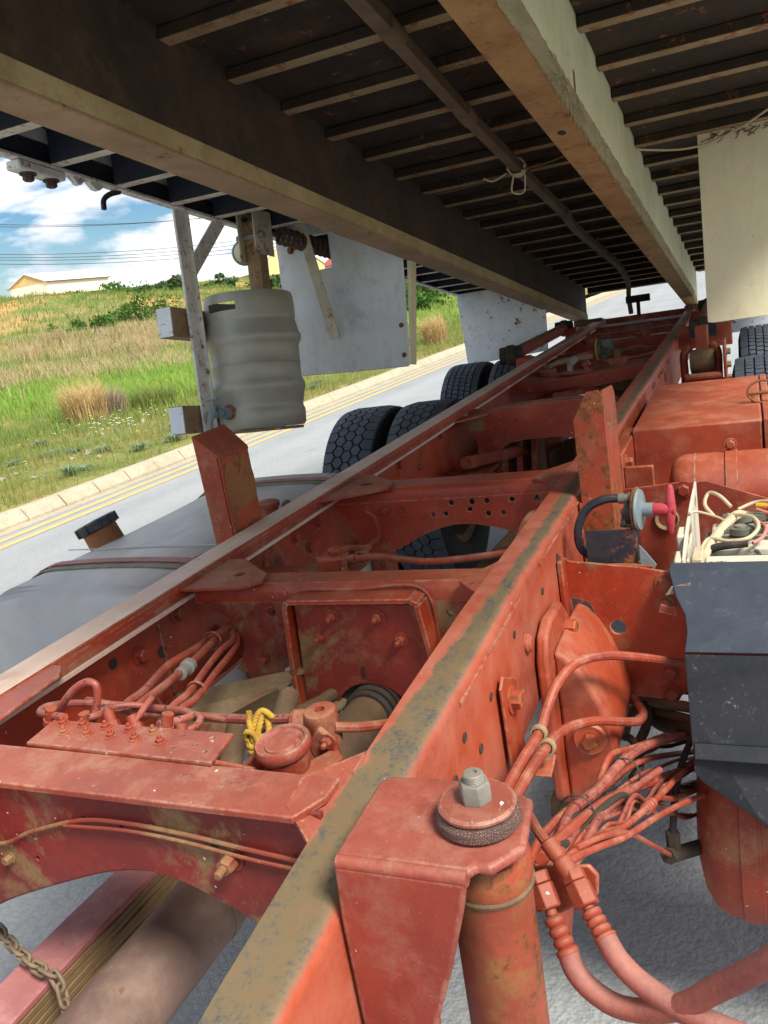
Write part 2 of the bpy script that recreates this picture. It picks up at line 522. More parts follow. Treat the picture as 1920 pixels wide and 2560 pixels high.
def braid():
    m = NT('hose_braid')
    n1 = m.noise(14, 6, .7); n2 = m.noise(160, 4, .75)
    c = m.mix(m.ramp(n1, .36, .62), S(158, 84, 68), S(126, 66, 60))
    c = m.mix(m.ramp(n2, .45, .7, 0, .5), c, S(96, 56, 56))
    c = m.mix(m.math('MULTIPLY', m.ramp(m.sep(m.nor)[2], .1, .95), .3), c, S(184, 148, 134))
    m.bump(n2, .35, .003)
    m.done(c, .7)
braid()
paint('strap_liner', S(140, 140, 122), S(104, 104, 92), dust=S(160, 156, 136), dust_amt=0.4, dust_up=0.2, rough=0.7, sc=1.5)
paint('chain_steel', S(128, 112, 90), S(98, 84, 68), dust=S(140, 122, 98), dust_amt=0.4, dust_up=0.2, rust=0.2, rough=0.7, sc=3)
paint('rope', S(206, 170, 60), S(172, 132, 46), dust=S(150, 100, 70), dust_amt=0.5, dust_up=0.0, rough=0.85, sc=5, bump=0.5)
paint('tape_yellow', S(226, 166, 40), S(210, 150, 34), dust_amt=0.1, dust_up=0.1, rough=0.5)
paint('conduit', S(112, 94, 72), S(88, 72, 54), dust=S(120, 100, 76), dust_amt=0.4, dust_up=0.0, rough=0.75)
paint('worn_top_left', S(214, 182, 164), S(196, 154, 136), dust=S(206, 198, 180), dust_amt=0.75, dust_up=0.35, rust=0.08, chip=0.3, rough=0.5, streak=(3, 0.5, 3))
paint('leaf_pink', S(168, 102, 98), S(144, 80, 82), dust=S(190, 150, 146), dust_amt=0.4, dust_up=0.3, rust=0.2, rough=0.55)
paint('leaf_brown', S(128, 100, 66), S(96, 74, 48), dust=S(150, 122, 84), dust_amt=0.5, dust_up=0.1, rough=0.8, streak=(8, 0.6, 8))
paint('tube_brown', S(128, 104, 92), S(100, 78, 72), dust=S(142, 120, 106), dust_amt=0.4, dust_up=0.35, rust=0.2, rough=0.6)
paint('tan_canvas', S(150, 132, 100), S(124, 106, 78), dust=S(140, 66, 46), dust_amt=0.35, dust_up=0.1, rough=0.85, sc=2)
paint('pump_green', S(104, 112, 98), S(84, 90, 80), dust=S(128, 104, 84), dust_amt=0.4, dust_up=0.2, rough=0.6, sc=2)

# left and right rail: oxide paint with the top face worn through to steel by the tipping body
def rail_mat(name, xc, hw, wear):
    m = NT(name)
    n1 = m.noise(3, 5, 0.6)
    c = m.mix(m.ramp(n1, 0.35, 0.7), S(172, 74, 44), S(144, 56, 34))
    n2 = m.noise(9, 9, 0.74)
    g1 = m.noise(15, 9, 0.76); g2 = m.noise(3, 8, .7)
    c = m.mix(m.math('MAXIMUM', m.ramp(g1, 0.60, 0.70, 0, 0.5), m.ramp(g2, .58, .70, 0, .5)), c, S(112, 50, 38))
    nz = m.sep(m.nor)[2]
    up = m.ramp(nz, 0.55, 0.9)
    pz = m.sep(m.pos)
    c = m.mix(m.math('MULTIPLY', m.ramp(n2, 0.4, 0.72), 0.32), c, S(200, 146, 124))
    c = m.mix(m.math('MULTIPLY', up, m.ramp(n2, 0.3, 0.7, 0.15, 0.6)), c, S(176, 116, 96))
    # rubbed band along the top
    edge = m.noise(34, 9, 0.75, stretch=(1, 0.6, 1))
    dx = m.math('ABSOLUTE', m.math('SUBTRACT', pz[0], xc))
    wide = m.ramp(pz[1], 1.35, 0.55, 0.0, wear)
    band = m.ramp(m.math('SUBTRACT', m.math('ADD', m.math('SUBTRACT', dx, wide), m.math('MULTIPLY', m.math('SUBTRACT', edge, 0.5), 0.05)), hw), 0.004, -0.004)
    band = m.math('MULTIPLY', band, up)
    st = m.noise(20, 9, 0.78, stretch=(1.2, 0.7, 1.2)); sp = m.noise(150, 5, 0.75)
    mixn = m.math('ADD', m.math('MULTIPLY', st, 0.6), m.math('MULTIPLY', sp, 0.4))
    sc2 = m.mix(m.ramp(mixn, 0.40, 0.50), S(72, 74, 80), S(112, 98, 72))
    sc2 = m.mix(m.ramp(mixn, 0.50, 0.60), sc2, S(120, 96, 70))
    sc2 = m.mix(m.ramp(mixn, 0.60, 0.68), sc2, S(142, 128, 104))
    far = m.ramp(pz[1], 3.0, 6.0)
    sc2 = m.mix(m.math('MULTIPLY', far, 0.6), sc2, S(140, 130, 104))
    c = m.mix(band, c, sc2)
    n4 = m.noise(40, 5, 0.6)
    c = m.mix(m.math('MULTIPLY', m.ramp(n4, 0.715, 0.73), 0.8), c, S(206, 200, 206))
    m.bump(m.math('ADD', n2, m.math('MULTIPLY', sp, 0.5)), 0.15, 0.006)
    m.done(c, m.ramp(n2, 0.3, 0.75, 0.4, 0.7))
rail_mat('rail_right', 0.405, 0.014, 0.048)

# bare metals
def tank_alu():
    m = NT('tank_alu')
    n1 = m.noise(2.2, 6, 0.65); n2 = m.noise(14, 5, 0.7, stretch=(1, 0.3, 1)); n3 = m.noise(90, 3, 0.7)
    c = m.mix(m.ramp(n1, 0.35, 0.7), S(168, 172, 182), S(190, 191, 192))
    c = m.mix(m.math('MULTIPLY', m.ramp(n2, 0.45, 0.75), 0.5), c, S(168, 156, 134))
    up = m.ramp(m.sep(m.nor)[2], 0.4, 0.95)
    c = m.mix(m.math('MULTIPLY', up, m.ramp(n1, 0.3, 0.7, 0.15, 0.55)), c, S(196, 192, 182))
    c = m.mix(m.ramp(n3, 0.70, 0.78, 0, 0.5), c, S(84, 88, 96))
    m.bump(m.math('ADD', n1, m.math('MULTIPLY', n3, 0.1)), 0.12, 0.02)
    m.done(c, m.ramp(n2, 0.3, 0.7, 0.38, 0.6), 0.15)
tank_alu()
def keg_steel():
    m = NT('keg_steel')
    n1 = m.noise(3.0, 6, 0.65); n2 = m.noise(26, 6, 0.75); n3 = m.noise(90, 4, 0.7)
    c = m.mix(m.ramp(n1, 0.38, 0.66), S(148, 147, 136), S(168, 168, 160))
    c = m.mix(m.ramp(n2, 0.55, 0.72, 0, 0.35), c, S(142, 132, 106))
    c = m.mix(m.ramp(n3, 0.66, 0.74, 0, 0.5), c, S(104, 102, 98))
    m.bump(n2, 0.06, 0.004)
    m.done(c, m.ramp(n1, 0.3, 0.7, 0.45, 0.6), 0.3)
keg_steel()
def rubber_tyre():
    m = NT('tyre')
    n1 = m.noise(12, 5, 0.65); n2 = m.noise(80, 3, 0.7)
    c = m.mix(m.ramp(n1, 0.4, 0.7), S(54, 62, 74), S(74, 82, 94))
    c = m.mix(m.ramp(n2, 0.6, 0.8, 0, 0.4), c, S(96, 98, 100))
    m.bump(n2, 0.1, 0.004)
    m.done(c, 0.72)
    m = NT('tyre_groove')
    m.done(m.mix(m.ramp(m.noise(30, 3), 0.4, 0.7), S(22, 24, 28), S(38, 38, 40)), 0.85)
rubber_tyre()

# ground, kerb, plants, buildings
def road_mat():
    m = NT('asphalt')
    n1 = m.noise(0.7, 5, 0.6); n2 = m.noise(9, 5, 0.7); v = m.voro(110); v2 = m.voro(46)
    c = m.mix(m.ramp(n1, 0.3, 0.7), S(138, 142, 145), S(154, 157, 157))
    c = m.mix(m.ramp(n2, 0.42, 0.75, 0, 0.4), c, S(142, 147, 151))
    c = m.mix(m.ramp(v, 0.0, 0.5, 0.45, 0.0), c, S(172, 173, 169))
    c = m.mix(m.ramp(v2, 0.45, 0.75, 0.0, 0.25), c, S(112, 116, 120))
    st_ = m.noise(1.7, 8, 0.7)
    c = m.mix(m.ramp(st_, 0.58, 0.70, 0, 0.4), c, S(120, 124, 128))
    sp = m.noise(14, 3, 0.5)
    c = m.mix(m.ramp(sp, 0.70, 0.74, 0, 0.5), c, S(100, 104, 110))
    # long tyre-polished lanes
    lane = m.noise(0.9, 3, 0.5, stretch=(1.6, 0.05, 1))
    c = m.mix(m.ramp(lane, 0.4, 0.66, 0, 0.28), c, S(174, 177, 176))
    h = m.math('ADD', m.math('MULTIPLY', v, -0.6), m.math('MULTIPLY', v2, -0.9))
    m.bump(h, 0.5, 0.008)
    m.done(c, 0.85)
road_mat()
def simple(name, cols, scale, rough=0.85, bump=0.3, dist=0.02, stretch=None, detail=6):
    m = NT(name)
    n1 = m.noise(scale, detail, 0.65, stretch=stretch); n2 = m.noise(scale * 7, 4, 0.7, stretch=stretch)
    c = m.mix(m.ramp(n1, 0.32, 0.68), cols[0], cols[1])
    if len(cols) > 2:
        c = m.mix(m.ramp(n2, 0.48, 0.75, 0, 0.75), c, cols[2])
    m.bump(m.math('ADD', n1, m.math('MULTIPLY', n2, 0.5)), bump, dist)
    m.done(c, rough)
    return m
simple('kerb', (S(184, 174, 150), S(164, 154, 132), S(140, 132, 114)), 3)
simple('yellow_line', (S(210, 180, 110), S(196, 166, 104), S(176, 166, 138)), 5)
def soil_mat():
    m = NT('verge_soil')
    pz = m.sep(m.pos)
    n1 = m.noise(0.35, 6, 0.65); n2 = m.noise(3.2, 6, 0.7); n3 = m.noise(0.11, 4, 0.6)
    green = m.mix(m.ramp(n2, 0.35, 0.68), S(92, 116, 50), S(124, 132, 66))
    dry = m.mix(m.ramp(n2, 0.35, 0.68), S(146, 128, 84), S(168, 140, 86))
    c = m.mix(m.ramp(n1, 0.45, 0.58), green, dry)
    earth = m.mix(m.ramp(n2, 0.4, 0.6), S(196, 150, 84), S(176, 138, 88))
    c = m.mix(m.math('MULTIPLY', m.ramp(n3, 0.50, 0.56), m.ramp(pz[0], -26, -34)), c, earth)
    m.bump(m.math('ADD', n2, n1), 0.6, 0.15)
    m.done(c, 0.95)
soil_mat()
def leaf(name, a, b, c3=None, trans=0.25):
    m = NT(name)
    oi = m.n('ShaderNodeObjectInfo')
    n1 = m.noise(0.9, 4, 0.6); n2 = m.noise(14, 3, 0.7)
    c = m.mix(m.ramp(n1, 0.36, 0.66), a, b)
    if c3: c = m.mix(m.ramp(n2, 0.5, 0.72, 0, 0.8), c, c3)
    m.done(c, 0.75, spec=0.25)
    tr = m.n('ShaderNodeBsdfTranslucent'); m.l(c, tr.inputs[0])
    mx = m.n('ShaderNodeMixShader'); mx.inputs[0].default_value = trans
    m.l(m.b.outputs[0], mx.inputs[1]); m.l(tr.outputs[0], mx.inputs[2])
    m.l(mx.outputs[0], m.out.inputs[0])
leaf('grass_bright', S(112, 152, 56), S(136, 168, 70), S(160, 176, 92))
leaf('grass_green', S(98, 122, 54), S(126, 140, 70), S(156, 148, 96))
leaf('grass_dry', S(180, 160, 122), S(146, 140, 92), S(200, 182, 144))
leaf('grass_verge', S(126, 130, 62), S(152, 134, 74), S(112, 126, 60))
leaf('tussock', S(198, 172, 118), S(176, 150, 110), S(214, 190, 140))
leaf('tussock_shade', S(160, 142, 120), S(140, 122, 108), S(182, 164, 134))  # grey blades that carry the shade in the pale tussock's core
leaf('shrub', S(62, 98, 38), S(84, 122, 48), S(104, 138, 58))
leaf('shrub_dark', S(58, 84, 46), S(74, 100, 56), S(92, 112, 66))
leaf('weed', S(132, 156, 128), S(116, 144, 112), S(160, 176, 150))
leaf('petal_white', S(236, 236, 228), S(226, 226, 214), None, 0.1)
leaf('petal_yellow', S(230, 200, 60), S(220, 184, 50), None, 0.1)
simple('bark', (S(84, 70, 54), S(104, 88, 68), S(64, 54, 42)), 8)
simple('stone', (S(170, 160, 140), S(146, 136, 118), S(190, 182, 164)), 8)
simple('wall_white', (S(246, 240, 228), S(238, 232, 218), S(228, 220, 206)), 0.8, 0.9, 0.15)
simple('wall_gable', (S(222, 206, 150), S(208, 190, 134), S(196, 178, 122)), 0.8, 0.8, 0.2)
simple('roof_white', (S(232, 232, 230), S(222, 222, 220), S(212, 210, 206)), 0.5, 0.6, 0.1)
simple('roof_red', (S(176, 76, 70), S(160, 66, 60), S(190, 92, 84)), 1.0)
simple('trim_dark', (S(104, 98, 90), S(84, 80, 74), S(120, 112, 100)), 2)
simple('wire', (S(60, 64, 70), S(70, 74, 80), S(50, 54, 60)), 2)
simple('fibre', (S(168, 156, 122), S(140, 128, 98), S(112, 102, 80)), 26, 0.95, 1.0, 0.006, stretch=(1, 0.25, 1.5))
# ------------------------------------------------------------------ the setting: road, kerb, verge, hill
NPR = np.random.default_rng(11)
def kerb_x(y):
    return -5.78 + 0.04 * (y - 5.6)
HS = [0, 3, 8, 14, 22, 32, 45, 60, 115, 160, 400]
HZ = [.13, .2, .5, 1.1, 2.1, 3.6, 5.15, 6.3, 11.0, 13, 15]
def hill_z(x, y):
    x = np.asarray(x, float); y = np.asarray(y, float)
    s = kerb_x(y) - 0.2 - x
    z = np.interp(s, HS, HZ) - np.clip(y - 150, 0, 120) * 0.06 * np.clip((s - 40) / 40, 0, 1)
    a = np.clip((s - 1) / 25, 0, 1)
    z = z + a * (0.28 * np.sin(x * 0.31 + y * 0.17) * np.sin(y * 0.23 - x * 0.11 + 1.0) + 0.14 * np.sin(x * 0.83 - y * 0.61) + 0.05 * np.sin(x * 2.1 + y * 1.7))
    mound = 0.9 * np.exp(-((x + 34) / 7) ** 2 - ((y - 44) / 9) ** 2) + 0.8 * np.exp(-((x + 42) / 6) ** 2 - ((y - 41) / 6) ** 2)
    return z + mound * 0.6
def grid_mesh(name, xs, ys, zf):
    X, Y = np.meshgrid(xs, ys)
    Zv = zf(X, Y)
    v = np.stack([X, Y, Zv], -1).reshape(-1, 3)
    nx, ny = len(xs), len(ys)
    f = [(j * nx + i, j * nx + i + 1, (j + 1) * nx + i + 1, (j + 1) * nx + i) for j in range(ny - 1) for i in range(nx - 1)]
    me = bpy.data.meshes.new(name)
    me.from_pydata(v.tolist(), [], f)
    me.shade_smooth()
    return me
g = obj('ground', MB().box(-900, 900, -900, 900, -0.6, -0.25), 'verge_soil')
tag(g, kind='structure')
# road sheet: follows the kerb on its far side
ys = np.concatenate([np.linspace(-60, 0, 13), np.linspace(1, 30, 59), np.linspace(32, 300, 60)])
mb = MB()
n = len(ys)
v = [(kerb_x(y) - 0.1, y, 0) for y in ys] + [(9.0, y, 0) for y in ys] + [(kerb_x(y) - 0.1, y, -0.2) for y in ys] + [(9.0, y, -0.2) for y in ys]
f = []
for i in range(n - 1):
    f += [(i, n + i, n + i + 1, i + 1), (2 * n + i + 1, 3 * n + i + 1, 3 * n + i, 2 * n + i), (i, i + 1, 2 * n + i + 1, 2 * n + i), (n + i + 1, n + i, 3 * n + i, 3 * n + i + 1)]
mb.add(v, f)
road = obj('road', mb, 'asphalt', smooth=20)
tag(road, kind='structure')
for off, w in ((0.27, 0.10), (0.50, 0.10)):
    mb = MB(); v = []; f = []
    yl = np.linspace(-20, 120, 281)
    for y in yl:
        j = 0.006 * math.sin(y * 5.1) + 0.004 * math.sin(y * 13.7 + off * 9)
        v += [(kerb_x(y) + off + j, y, 0.004), (kerb_x(y) + off + w + j * 0.6, y, 0.004)]
    f = [(2 * i, 2 * i + 1, 2 * i + 3, 2 * i + 2) for i in range(len(yl) - 1)]
    mb.add(v, f)
    obj('yellow_line', mb, 'yellow_line', road)
# gutter channel between line and kerb is the kerb's own concrete foot
kerb = bpy.data.objects.new('kerb', None)
COL.objects.link(kerb)
tag(kerb, kind='structure')
prof = [(0.0, -0.1), (0.0, 0.035), (-0.075, 0.13), (-0.095, 0.142), (-0.20, 0.142), (-0.21, 0.13), (-0.21, -0.1)]
stones = [MB().prism([(x + rnd.uniform(-.003, .003), z + rnd.uniform(-.003, .003)) for x, z in prof], 'y', 0.004, 0.492).mesh('kerb_stone') for _ in range(4)]
for me in stones:
    me.materials.append(MATS['kerb'])
for k in range(-4, 110):
    y = k * 0.5
    o = link('kerb_stone', stones[rnd.randrange(4)], None, kerb, bevel=0.008)
    o.location = (kerb_x(y) + rnd.uniform(-.004, .004), y, rnd.uniform(-.004, .003))
    o.rotation_euler = (rnd.uniform(-.004, .004), 0, -math.atan(0.04) + rnd.uniform(-.004, .004))
foot = MB()
v = []; yl = np.linspace(-30, 200, 60)
for y in yl:
    v += [(kerb_x(y) + 0.16, y, 0.003), (kerb_x(y) - 0.02, y, 0.006)]
foot.add(v, [(2 * i, 2 * i + 1, 2 * i + 3, 2 * i + 2) for i in range(len(yl) - 1)])
obj('kerb_foot', foot, 'kerb', kerb)
xs = -np.concatenate([np.linspace(5.4, 8, 14), np.linspace(8.4, 30, 46), np.linspace(31, 70, 40), np.linspace(73, 320, 60)])[::-1]
ysg = np.concatenate([np.linspace(-80, -2, 20), np.linspace(0, 60, 80), np.linspace(63, 420, 80)])
def hill_clip(X, Y):
    s = kerb_x(Y) - 0.2 - X
    return np.where(s < 0, -0.12, hill_z(X, Y))
hs = link('hillside', grid_mesh('hillside', xs, ysg, hill_clip), 'verge_soil')
tag(hs, kind='structure')

# ------------------------------------------------------------------ grass and plants
def blade_mesh(name, base, height, width, lean, heading, bend=0.5):
    """one mesh of bent blades; arrays per blade"""
    n = len(base)
    d = np.stack([np.cos(heading), np.sin(heading), np.zeros(n)], 1)
    s = np.stack([-np.sin(heading), np.cos(heading), np.zeros(n)], 1)
    up = np.array([0, 0, 1.0])
    mid = base + up * (height * 0.55)[:, None] + d * (lean * height * 0.25)[:, None]
    tip = base + up * (height * (1 - 0.35 * np.abs(lean)))[:, None] + d * (lean * height)[:, None]
    w = s * (width / 2)[:, None]
    V = np.stack([base - w, base + w, mid + w * .75, mid - w * .75, tip], 1).reshape(-1, 3)
    i = np.arange(n) * 5
    loops = np.stack([i, i + 1, i + 2, i + 3, i + 3, i + 2, i + 4], 1).reshape(-1)
    me = bpy.data.meshes.new(name)
    me.vertices.add(len(V)); me.vertices.foreach_set('co', V.reshape(-1).astype(np.float32))
    me.loops.add(len(loops)); me.loops.foreach_set('vertex_index', loops.astype(np.int32))
    st = np.stack([np.arange(n) * 7, np.arange(n) * 7 + 4], 1).reshape(-1)
    me.polygons.add(2 * n)
    me.polygons.foreach_set('loop_start', st.astype(np.int32))
    me.update(calc_edges=True)
    me.validate()
    return me
def in_view(x, y, margin=3.0):
    # wedge of verge seen between the truck's left side and the frame edge, with room to step aside
    return (x > 0.835 - 1.25 * y - margin) & (x < -0.30 * y + 1.0)
def scatter(n, x0, x1, y0, y1, dens=None):
    out = []
    tot = 0
    while tot < n:
        x = NPR.uniform(x0, x1, n * 2); y = NPR.uniform(y0, y1, n * 2)
        k = in_view(x, y) & (x < kerb_x(y) - 0.24)
        if dens is not None:
            k &= NPR.uniform(0, 1, n * 2) < dens(x, y)
        p = np.stack([x[k], y[k]], 1); out.append(p); tot += len(p)
        if len(p) == 0: break
    P = np.concatenate(out)[:n]
    return np.column_stack([P, hill_z(P[:, 0], P[:, 1]) - 0.01])
def patch(x, y, f, ph, lo=0.0):
    return np.clip(0.5 + 0.5 * np.sin(x * f + ph) * np.sin(y * f * 0.8 + ph * 2.1) + 0.4 * np.sin(x * f * 2.3 - y * f * 1.9 + ph), lo, 1)
def grass(name, label, n, x0, x1, y0, y1, h, w, mat, lean=0.45, dens=None, wind=2.4):
    B = scatter(n, x0, x1, y0, y1, dens)
    n = len(B)
    H = NPR.uniform(h[0], h[1], n); W = NPR.uniform(w[0], w[1], n)
    me = blade_mesh(name, B, H, W, NPR.normal(lean * 0.6, lean * 0.6, n), NPR.normal(wind, 1.1, n))
    o = link(name, me, mat)
    return tag(o, label, 'grass', kind='stuff')
def ss(x, y): return kerb_x(y) - 0.2 - x
grass('verge_grass', 'short yellowing grass along the back of the kerb', 26000, -9.5, -5.2, 3, 34, (.04, .14), (.004, .009), 'grass_verge', dens=lambda x, y: np.clip(1.2 - ss(x, y) / 4.5, 0.05, 1) * patch(x, y, 2.1, .3, .25))
grass('verge_green_grass', 'low green grass in patches on the verge', 22000, -13, -5.4, 4, 40, (.07, .24), (.005, .011), 'grass_green', dens=lambda x, y: patch(x, y, 1.1, 1.7, .08))
grass('bright_grass', 'belt of fresh bright green grass across the field', 42000, -24, -7.2, 8, 34, (.16, .36), (.010, .02), 'grass_bright', dens=lambda x, y: np.exp(-((ss(x, y) - 8.6 - 1.0 * np.sin(y * .33) - .7 * np.sin(x * .9 + y * .5)) / 2.3) ** 2) * patch(x, y, .8, 2.9, .35))
grass('yellow_green_grass', 'pale yellow-green grass in front of the bright belt', 20000, -15, -6.0, 6, 36, (.10, .26), (.007, .014), 'grass_green', dens=lambda x, y: np.exp(-((ss(x, y) - 3.6) / 1.8) ** 2) * patch(x, y, .9, 2.2, .2))
grass('dry_grass', 'band of dry brown grass below the mounds', 42000, -40, -11, 12, 60, (.22, .62), (.014, .03), 'grass_dry', lean=0.7, dens=lambda x, y: np.exp(-((ss(x, y) - 16 - 2 * np.sin(y * .21) - 1.5 * np.sin(x * .5 - y * .4)) / 4.6) ** 2) * np.clip(patch(x, y, .55, .9, 0) * 1.6 - .35, .03, 1))
grass('mixed_green_grass', 'olive green grass growing among the dry band', 30000, -42, -9, 10, 60, (.12, .42), (.012, .028), 'grass_green', dens=lambda x, y: np.clip((ss(x, y) - 5) / 5, 0, 1) * np.clip(patch(x, y, .6, 3.3, 0) * 1.5 - .3, .02, 1))
grass('mound_grass', 'green grass over the earth mounds uphill', 36000, -75, -22, 20, 110, (.15, .5), (.03, .07), 'grass_green', dens=lambda x, y: patch(x, y, .35, .4, .1) * np.clip((ss(x, y) - 18) / 10, 0, 1))
grass('far_slope_grass', 'green grass on the slope behind the mudguard', 16000, -30, -6, 26, 95, (.12, .45), (.02, .05), 'grass_bright', dens=lambda x, y: (x > -0.62 * y) * patch(x, y, .5, 1.2, .1))
def tussock(x, y, r, h, n, mat, label, lean=0.8, heading=2.6):
    z = float(hill_z(x, y))
    a = NPR.uniform(0, 2 * math.pi, n); q = r * np.sqrt(NPR.uniform(0, 1, n)) * 0.5
    B = np.stack([np.cos(a) * q, np.sin(a) * q, np.zeros(n)], 1)
    hd = np.where(NPR.uniform(0, 1, n) < 0.65, NPR.normal(heading, .7, n), a)
    H = NPR.uniform(.55, 1, n) * h
    me = blade_mesh('tussock', B, H, NPR.uniform(.006, .014, n) * max(1, h), np.abs(NPR.normal(lean * .55, lean * .4, n)), hd)
    o = link('grass_tussock', me, mat)
    o.location = (x, y, z - 0.02)
    return tag(o, label, 'grass tussock', 'dry grass tussocks in the field')
tussock(-9.8, 11.5, .75, .95, 900, 'tussock', 'tall pale feathery tussock with a shaded core on the verge')
tussock(-9.6, 11.9, .55, .7, 500, 'tussock_shade', 'grey brown tussock added as the shaded core of the tall pale one')
tussock(-9.2, 12.6, .8, .62, 700, 'grass_green', 'wide green tussock beside the pale feathery tussock')
tussock(-6.35, 20.4, .55, 1.0, 700, 'tussock', 'plume of straw coloured grass close behind the kerb')
for (x, y, r, h) in ((-17.3, 23.0, 1.0, .95), (-18.6, 24.2, .9, .85), (-15.9, 24.0, .9, .8), (-20.6, 24.6, 1.0, .8), (-16.6, 21.6, .8, .6), (-22.0, 22.6, 1.1, .8), (-19.6, 27.2, 1.1, .9), (-14.6, 25.6, .8, .9), (-24.0, 26.0, 1.2, .8), (-13.7, 27.6, .9, .9)):
    tussock(x, y, r, h, 420, 'grass_dry', 'brown wind-bent tussock in the dry band below the mounds')
def shrub_parts(root, rx, ry, rz, n, leaf_size, mat, seed, stems=5):
    r = np.random.default_rng(seed)
    nc = max(5, int(n / 90))
    cc = r.normal(0, .42, (nc, 3)); cc[:, 2] = np.abs(cc[:, 2]) * 0.9 + .15
    cs = r.uniform(.18, .42, nc)
    k = r.integers(0, nc, n)
    u = r.normal(0, 1, (n, 3)); u /= np.linalg.norm(u, axis=1)[:, None]
    P = cc[k] + u * (cs[k] * r.uniform(.55, 1.05, n))[:, None]
    P[:, 2] = np.clip(P[:, 2], 0.02, None)
    P *= np.array([rx, ry, rz])
    N = u + r.normal(0, .6, (n, 3)); N /= np.linalg.norm(N, axis=1)[:, None]
    T = np.cross(N, r.normal(0, 1, (n, 3))); T /= np.linalg.norm(T, axis=1)[:, None]
    Bv = np.cross(N, T)
    L_ = leaf_size * r.uniform(.6, 1.3, n)
    V = np.stack([P - T * L_[:, None], P + Bv * (L_ * .45)[:, None], P + T * L_[:, None], P - Bv * (L_ * .45)[:, None]], 1).reshape(-1, 3)
    me = bpy.data.meshes.new('crown')
    me.from_pydata(V.tolist(), [], np.arange(4 * n).reshape(-1, 4).tolist())
    c = link('crown', me, mat); c.parent = root
    mb = MB()
    for s in range(stems):
        q = cc[s % nc] * np.array([rx, ry, rz])
        mb.tube([(0.03 * s, 0, -.1), (q[0] * .4, q[1] * .4, q[2] * .45), tuple(q)], [rz * .05, rz * .03, rz * .012], 6)
    t = obj('trunk', mb, 'bark'); t.parent = root
def shrub(name, label, cat, x, y, rx, rz, n, leaf_size, mat, seed, group=None):
    root = thing(name, label, cat, (x, y, float(hill_z(x, y)) - 0.05), group)
    OFF.pop(root.name)
    shrub_parts(root, rx, rx * .8, rz, n, leaf_size, mat, seed)
    return root
for i, (x, y, rx, rz) in enumerate(((-24.9, 30.4, 1.1, .9), (-26.4, 29.6, .8, .7))):
    shrub('low_shrub', 'small round green bush at the upper edge of the dry band', 'bush', x, y, rx, rz, 900, .08, 'shrub', 20 + i, 'small bushes above the dry band')
shrub('low_shrub', 'broad green bush on the slope below the mounds', 'bush', -25.0, 32.8, 1.9, 1.3, 1500, .09, 'shrub', 24)
for i, (x, y, rx, rz) in enumerate(((-46.5, 54.6, 2.6, .75), (-49.5, 53.6, 2.2, .5), (-44.4, 56.6, 2.8, 1.0), (-52.6, 52.8, 1.8, .4), (-42.4, 57.0, 2.4, .8), (-47.6, 51.6, 1.8, .4))):
    shrub('hedge_bush', 'dense green bush in the row before the white warehouse', 'bush', x, y, rx, rz, 1900, .17, 'shrub', 40 + i, 'bushes before the warehouse')
for i, (x, y, rx, rz) in enumerate(((-40.0, 55.6, 2.2, 1.1), (-37.4, 56.4, 2.2, .7), (-35.2, 56.0, 1.8, .8), (-33.2, 58.4, 2.2, 1.2), (-31.0, 60.5, 2.0, .8), (-29.0, 62.8, 2.2, 1.0))):
    shrub('olive_tree', 'grey green bushy tree below the large white roof', 'tree', x, y, rx, rz, 1500, .17, 'shrub_dark', 60 + i, 'bushy trees below the large roof')
shrub('olive_tree', 'grey green bushy tree alone beside the white warehouse gable', 'tree', -58.5, 54.0, 1.6, .8, 900, .2, 'shrub_dark', 70)
for i, (x, y, rx, rz) in enumerate(((-13.6, 38.5, 1.5, 1.1), (-15.8, 45.0, 2.0, 1.5), (-19.2, 56.0, 2.4, 2.0))):
    shrub('slope_bush', 'green bush on the slope seen past the mudguard', 'bush', x, y, rx, rz, 1100, .12, 'shrub', 80 + i, 'bushes on the far slope')
def weed(x, y, r, h, seed):
    q = np.random.default_rng(seed)
    n = 130
    a = q.uniform(0, 2 * math.pi, n)
    B = np.stack([np.cos(a) * .03, np.sin(a) * .03, np.zeros(n)], 1)
    me = blade_mesh('weed', B, q.uniform(.5, 1, n) * h, q.uniform(.007, .016, n), q.uniform(.4, 1.6, n) * r / h, a)
    o = link('thistle', me, 'weed')
    o.location = (x, y, float(hill_z(x, y)) - .01)
    tag(o, 'grey green thistle rosette on the verge behind the kerb', 'weed', 'thistles behind the kerb')
for i, (x, y) in enumerate(((-8.2, 8.2), (-8.0, 8.7), (-9.0, 9.5), (-6.5, 7.4), (-6.55, 7.7), (-7.2, 8.8), (-6.5, 8.7), (-6.3, 9.2), (-7.8, 8.9), (-6.4, 13.5), (-6.6, 14.1), (-7.0, 10.2), (-6.3, 16.8))):
    weed(x, y, .20 + .05 * (i % 3), .13 + .03 * (i % 4), 300 + i)
# daisies: uncountable white specks on thin stalks
def daisies(name, label, mat, n, cx, cy, sx, sy):
    x = NPR.normal(cx, sx, n); y = NPR.normal(cy, sy, n); z = hill_z(x, y)
    h = NPR.uniform(.1, .24, n)
    mb = MB()
    for i in range(n):
        r = .017 + .008 * NPR.uniform()
        p = Vector((x[i], y[i], z[i] + h[i]))
        ring = [p + Vector((r * math.cos(k * 1.047), r * math.sin(k * 1.047), .006 * (k % 2))) for k in range(6)]
        mb.add(ring, [(0, 1, 2, 3, 4, 5)])
        mb.add([(x[i] - .002, y[i], z[i]), (x[i] + .002, y[i], z[i]), p], [(0, 1, 2)])
    tag(obj(name, mb, mat, smooth=0), label, 'flowers', kind='stuff')
daisies('daisy_patch', 'scattered white daisies before the feathery tussock', 'petal_white', 45, -8.3, 10.4, .45, .6)
daisies('buttercup_patch', 'few yellow flowers among the verge grass', 'petal_yellow', 46, -9.0, 10.6, 1.3, 1.5)
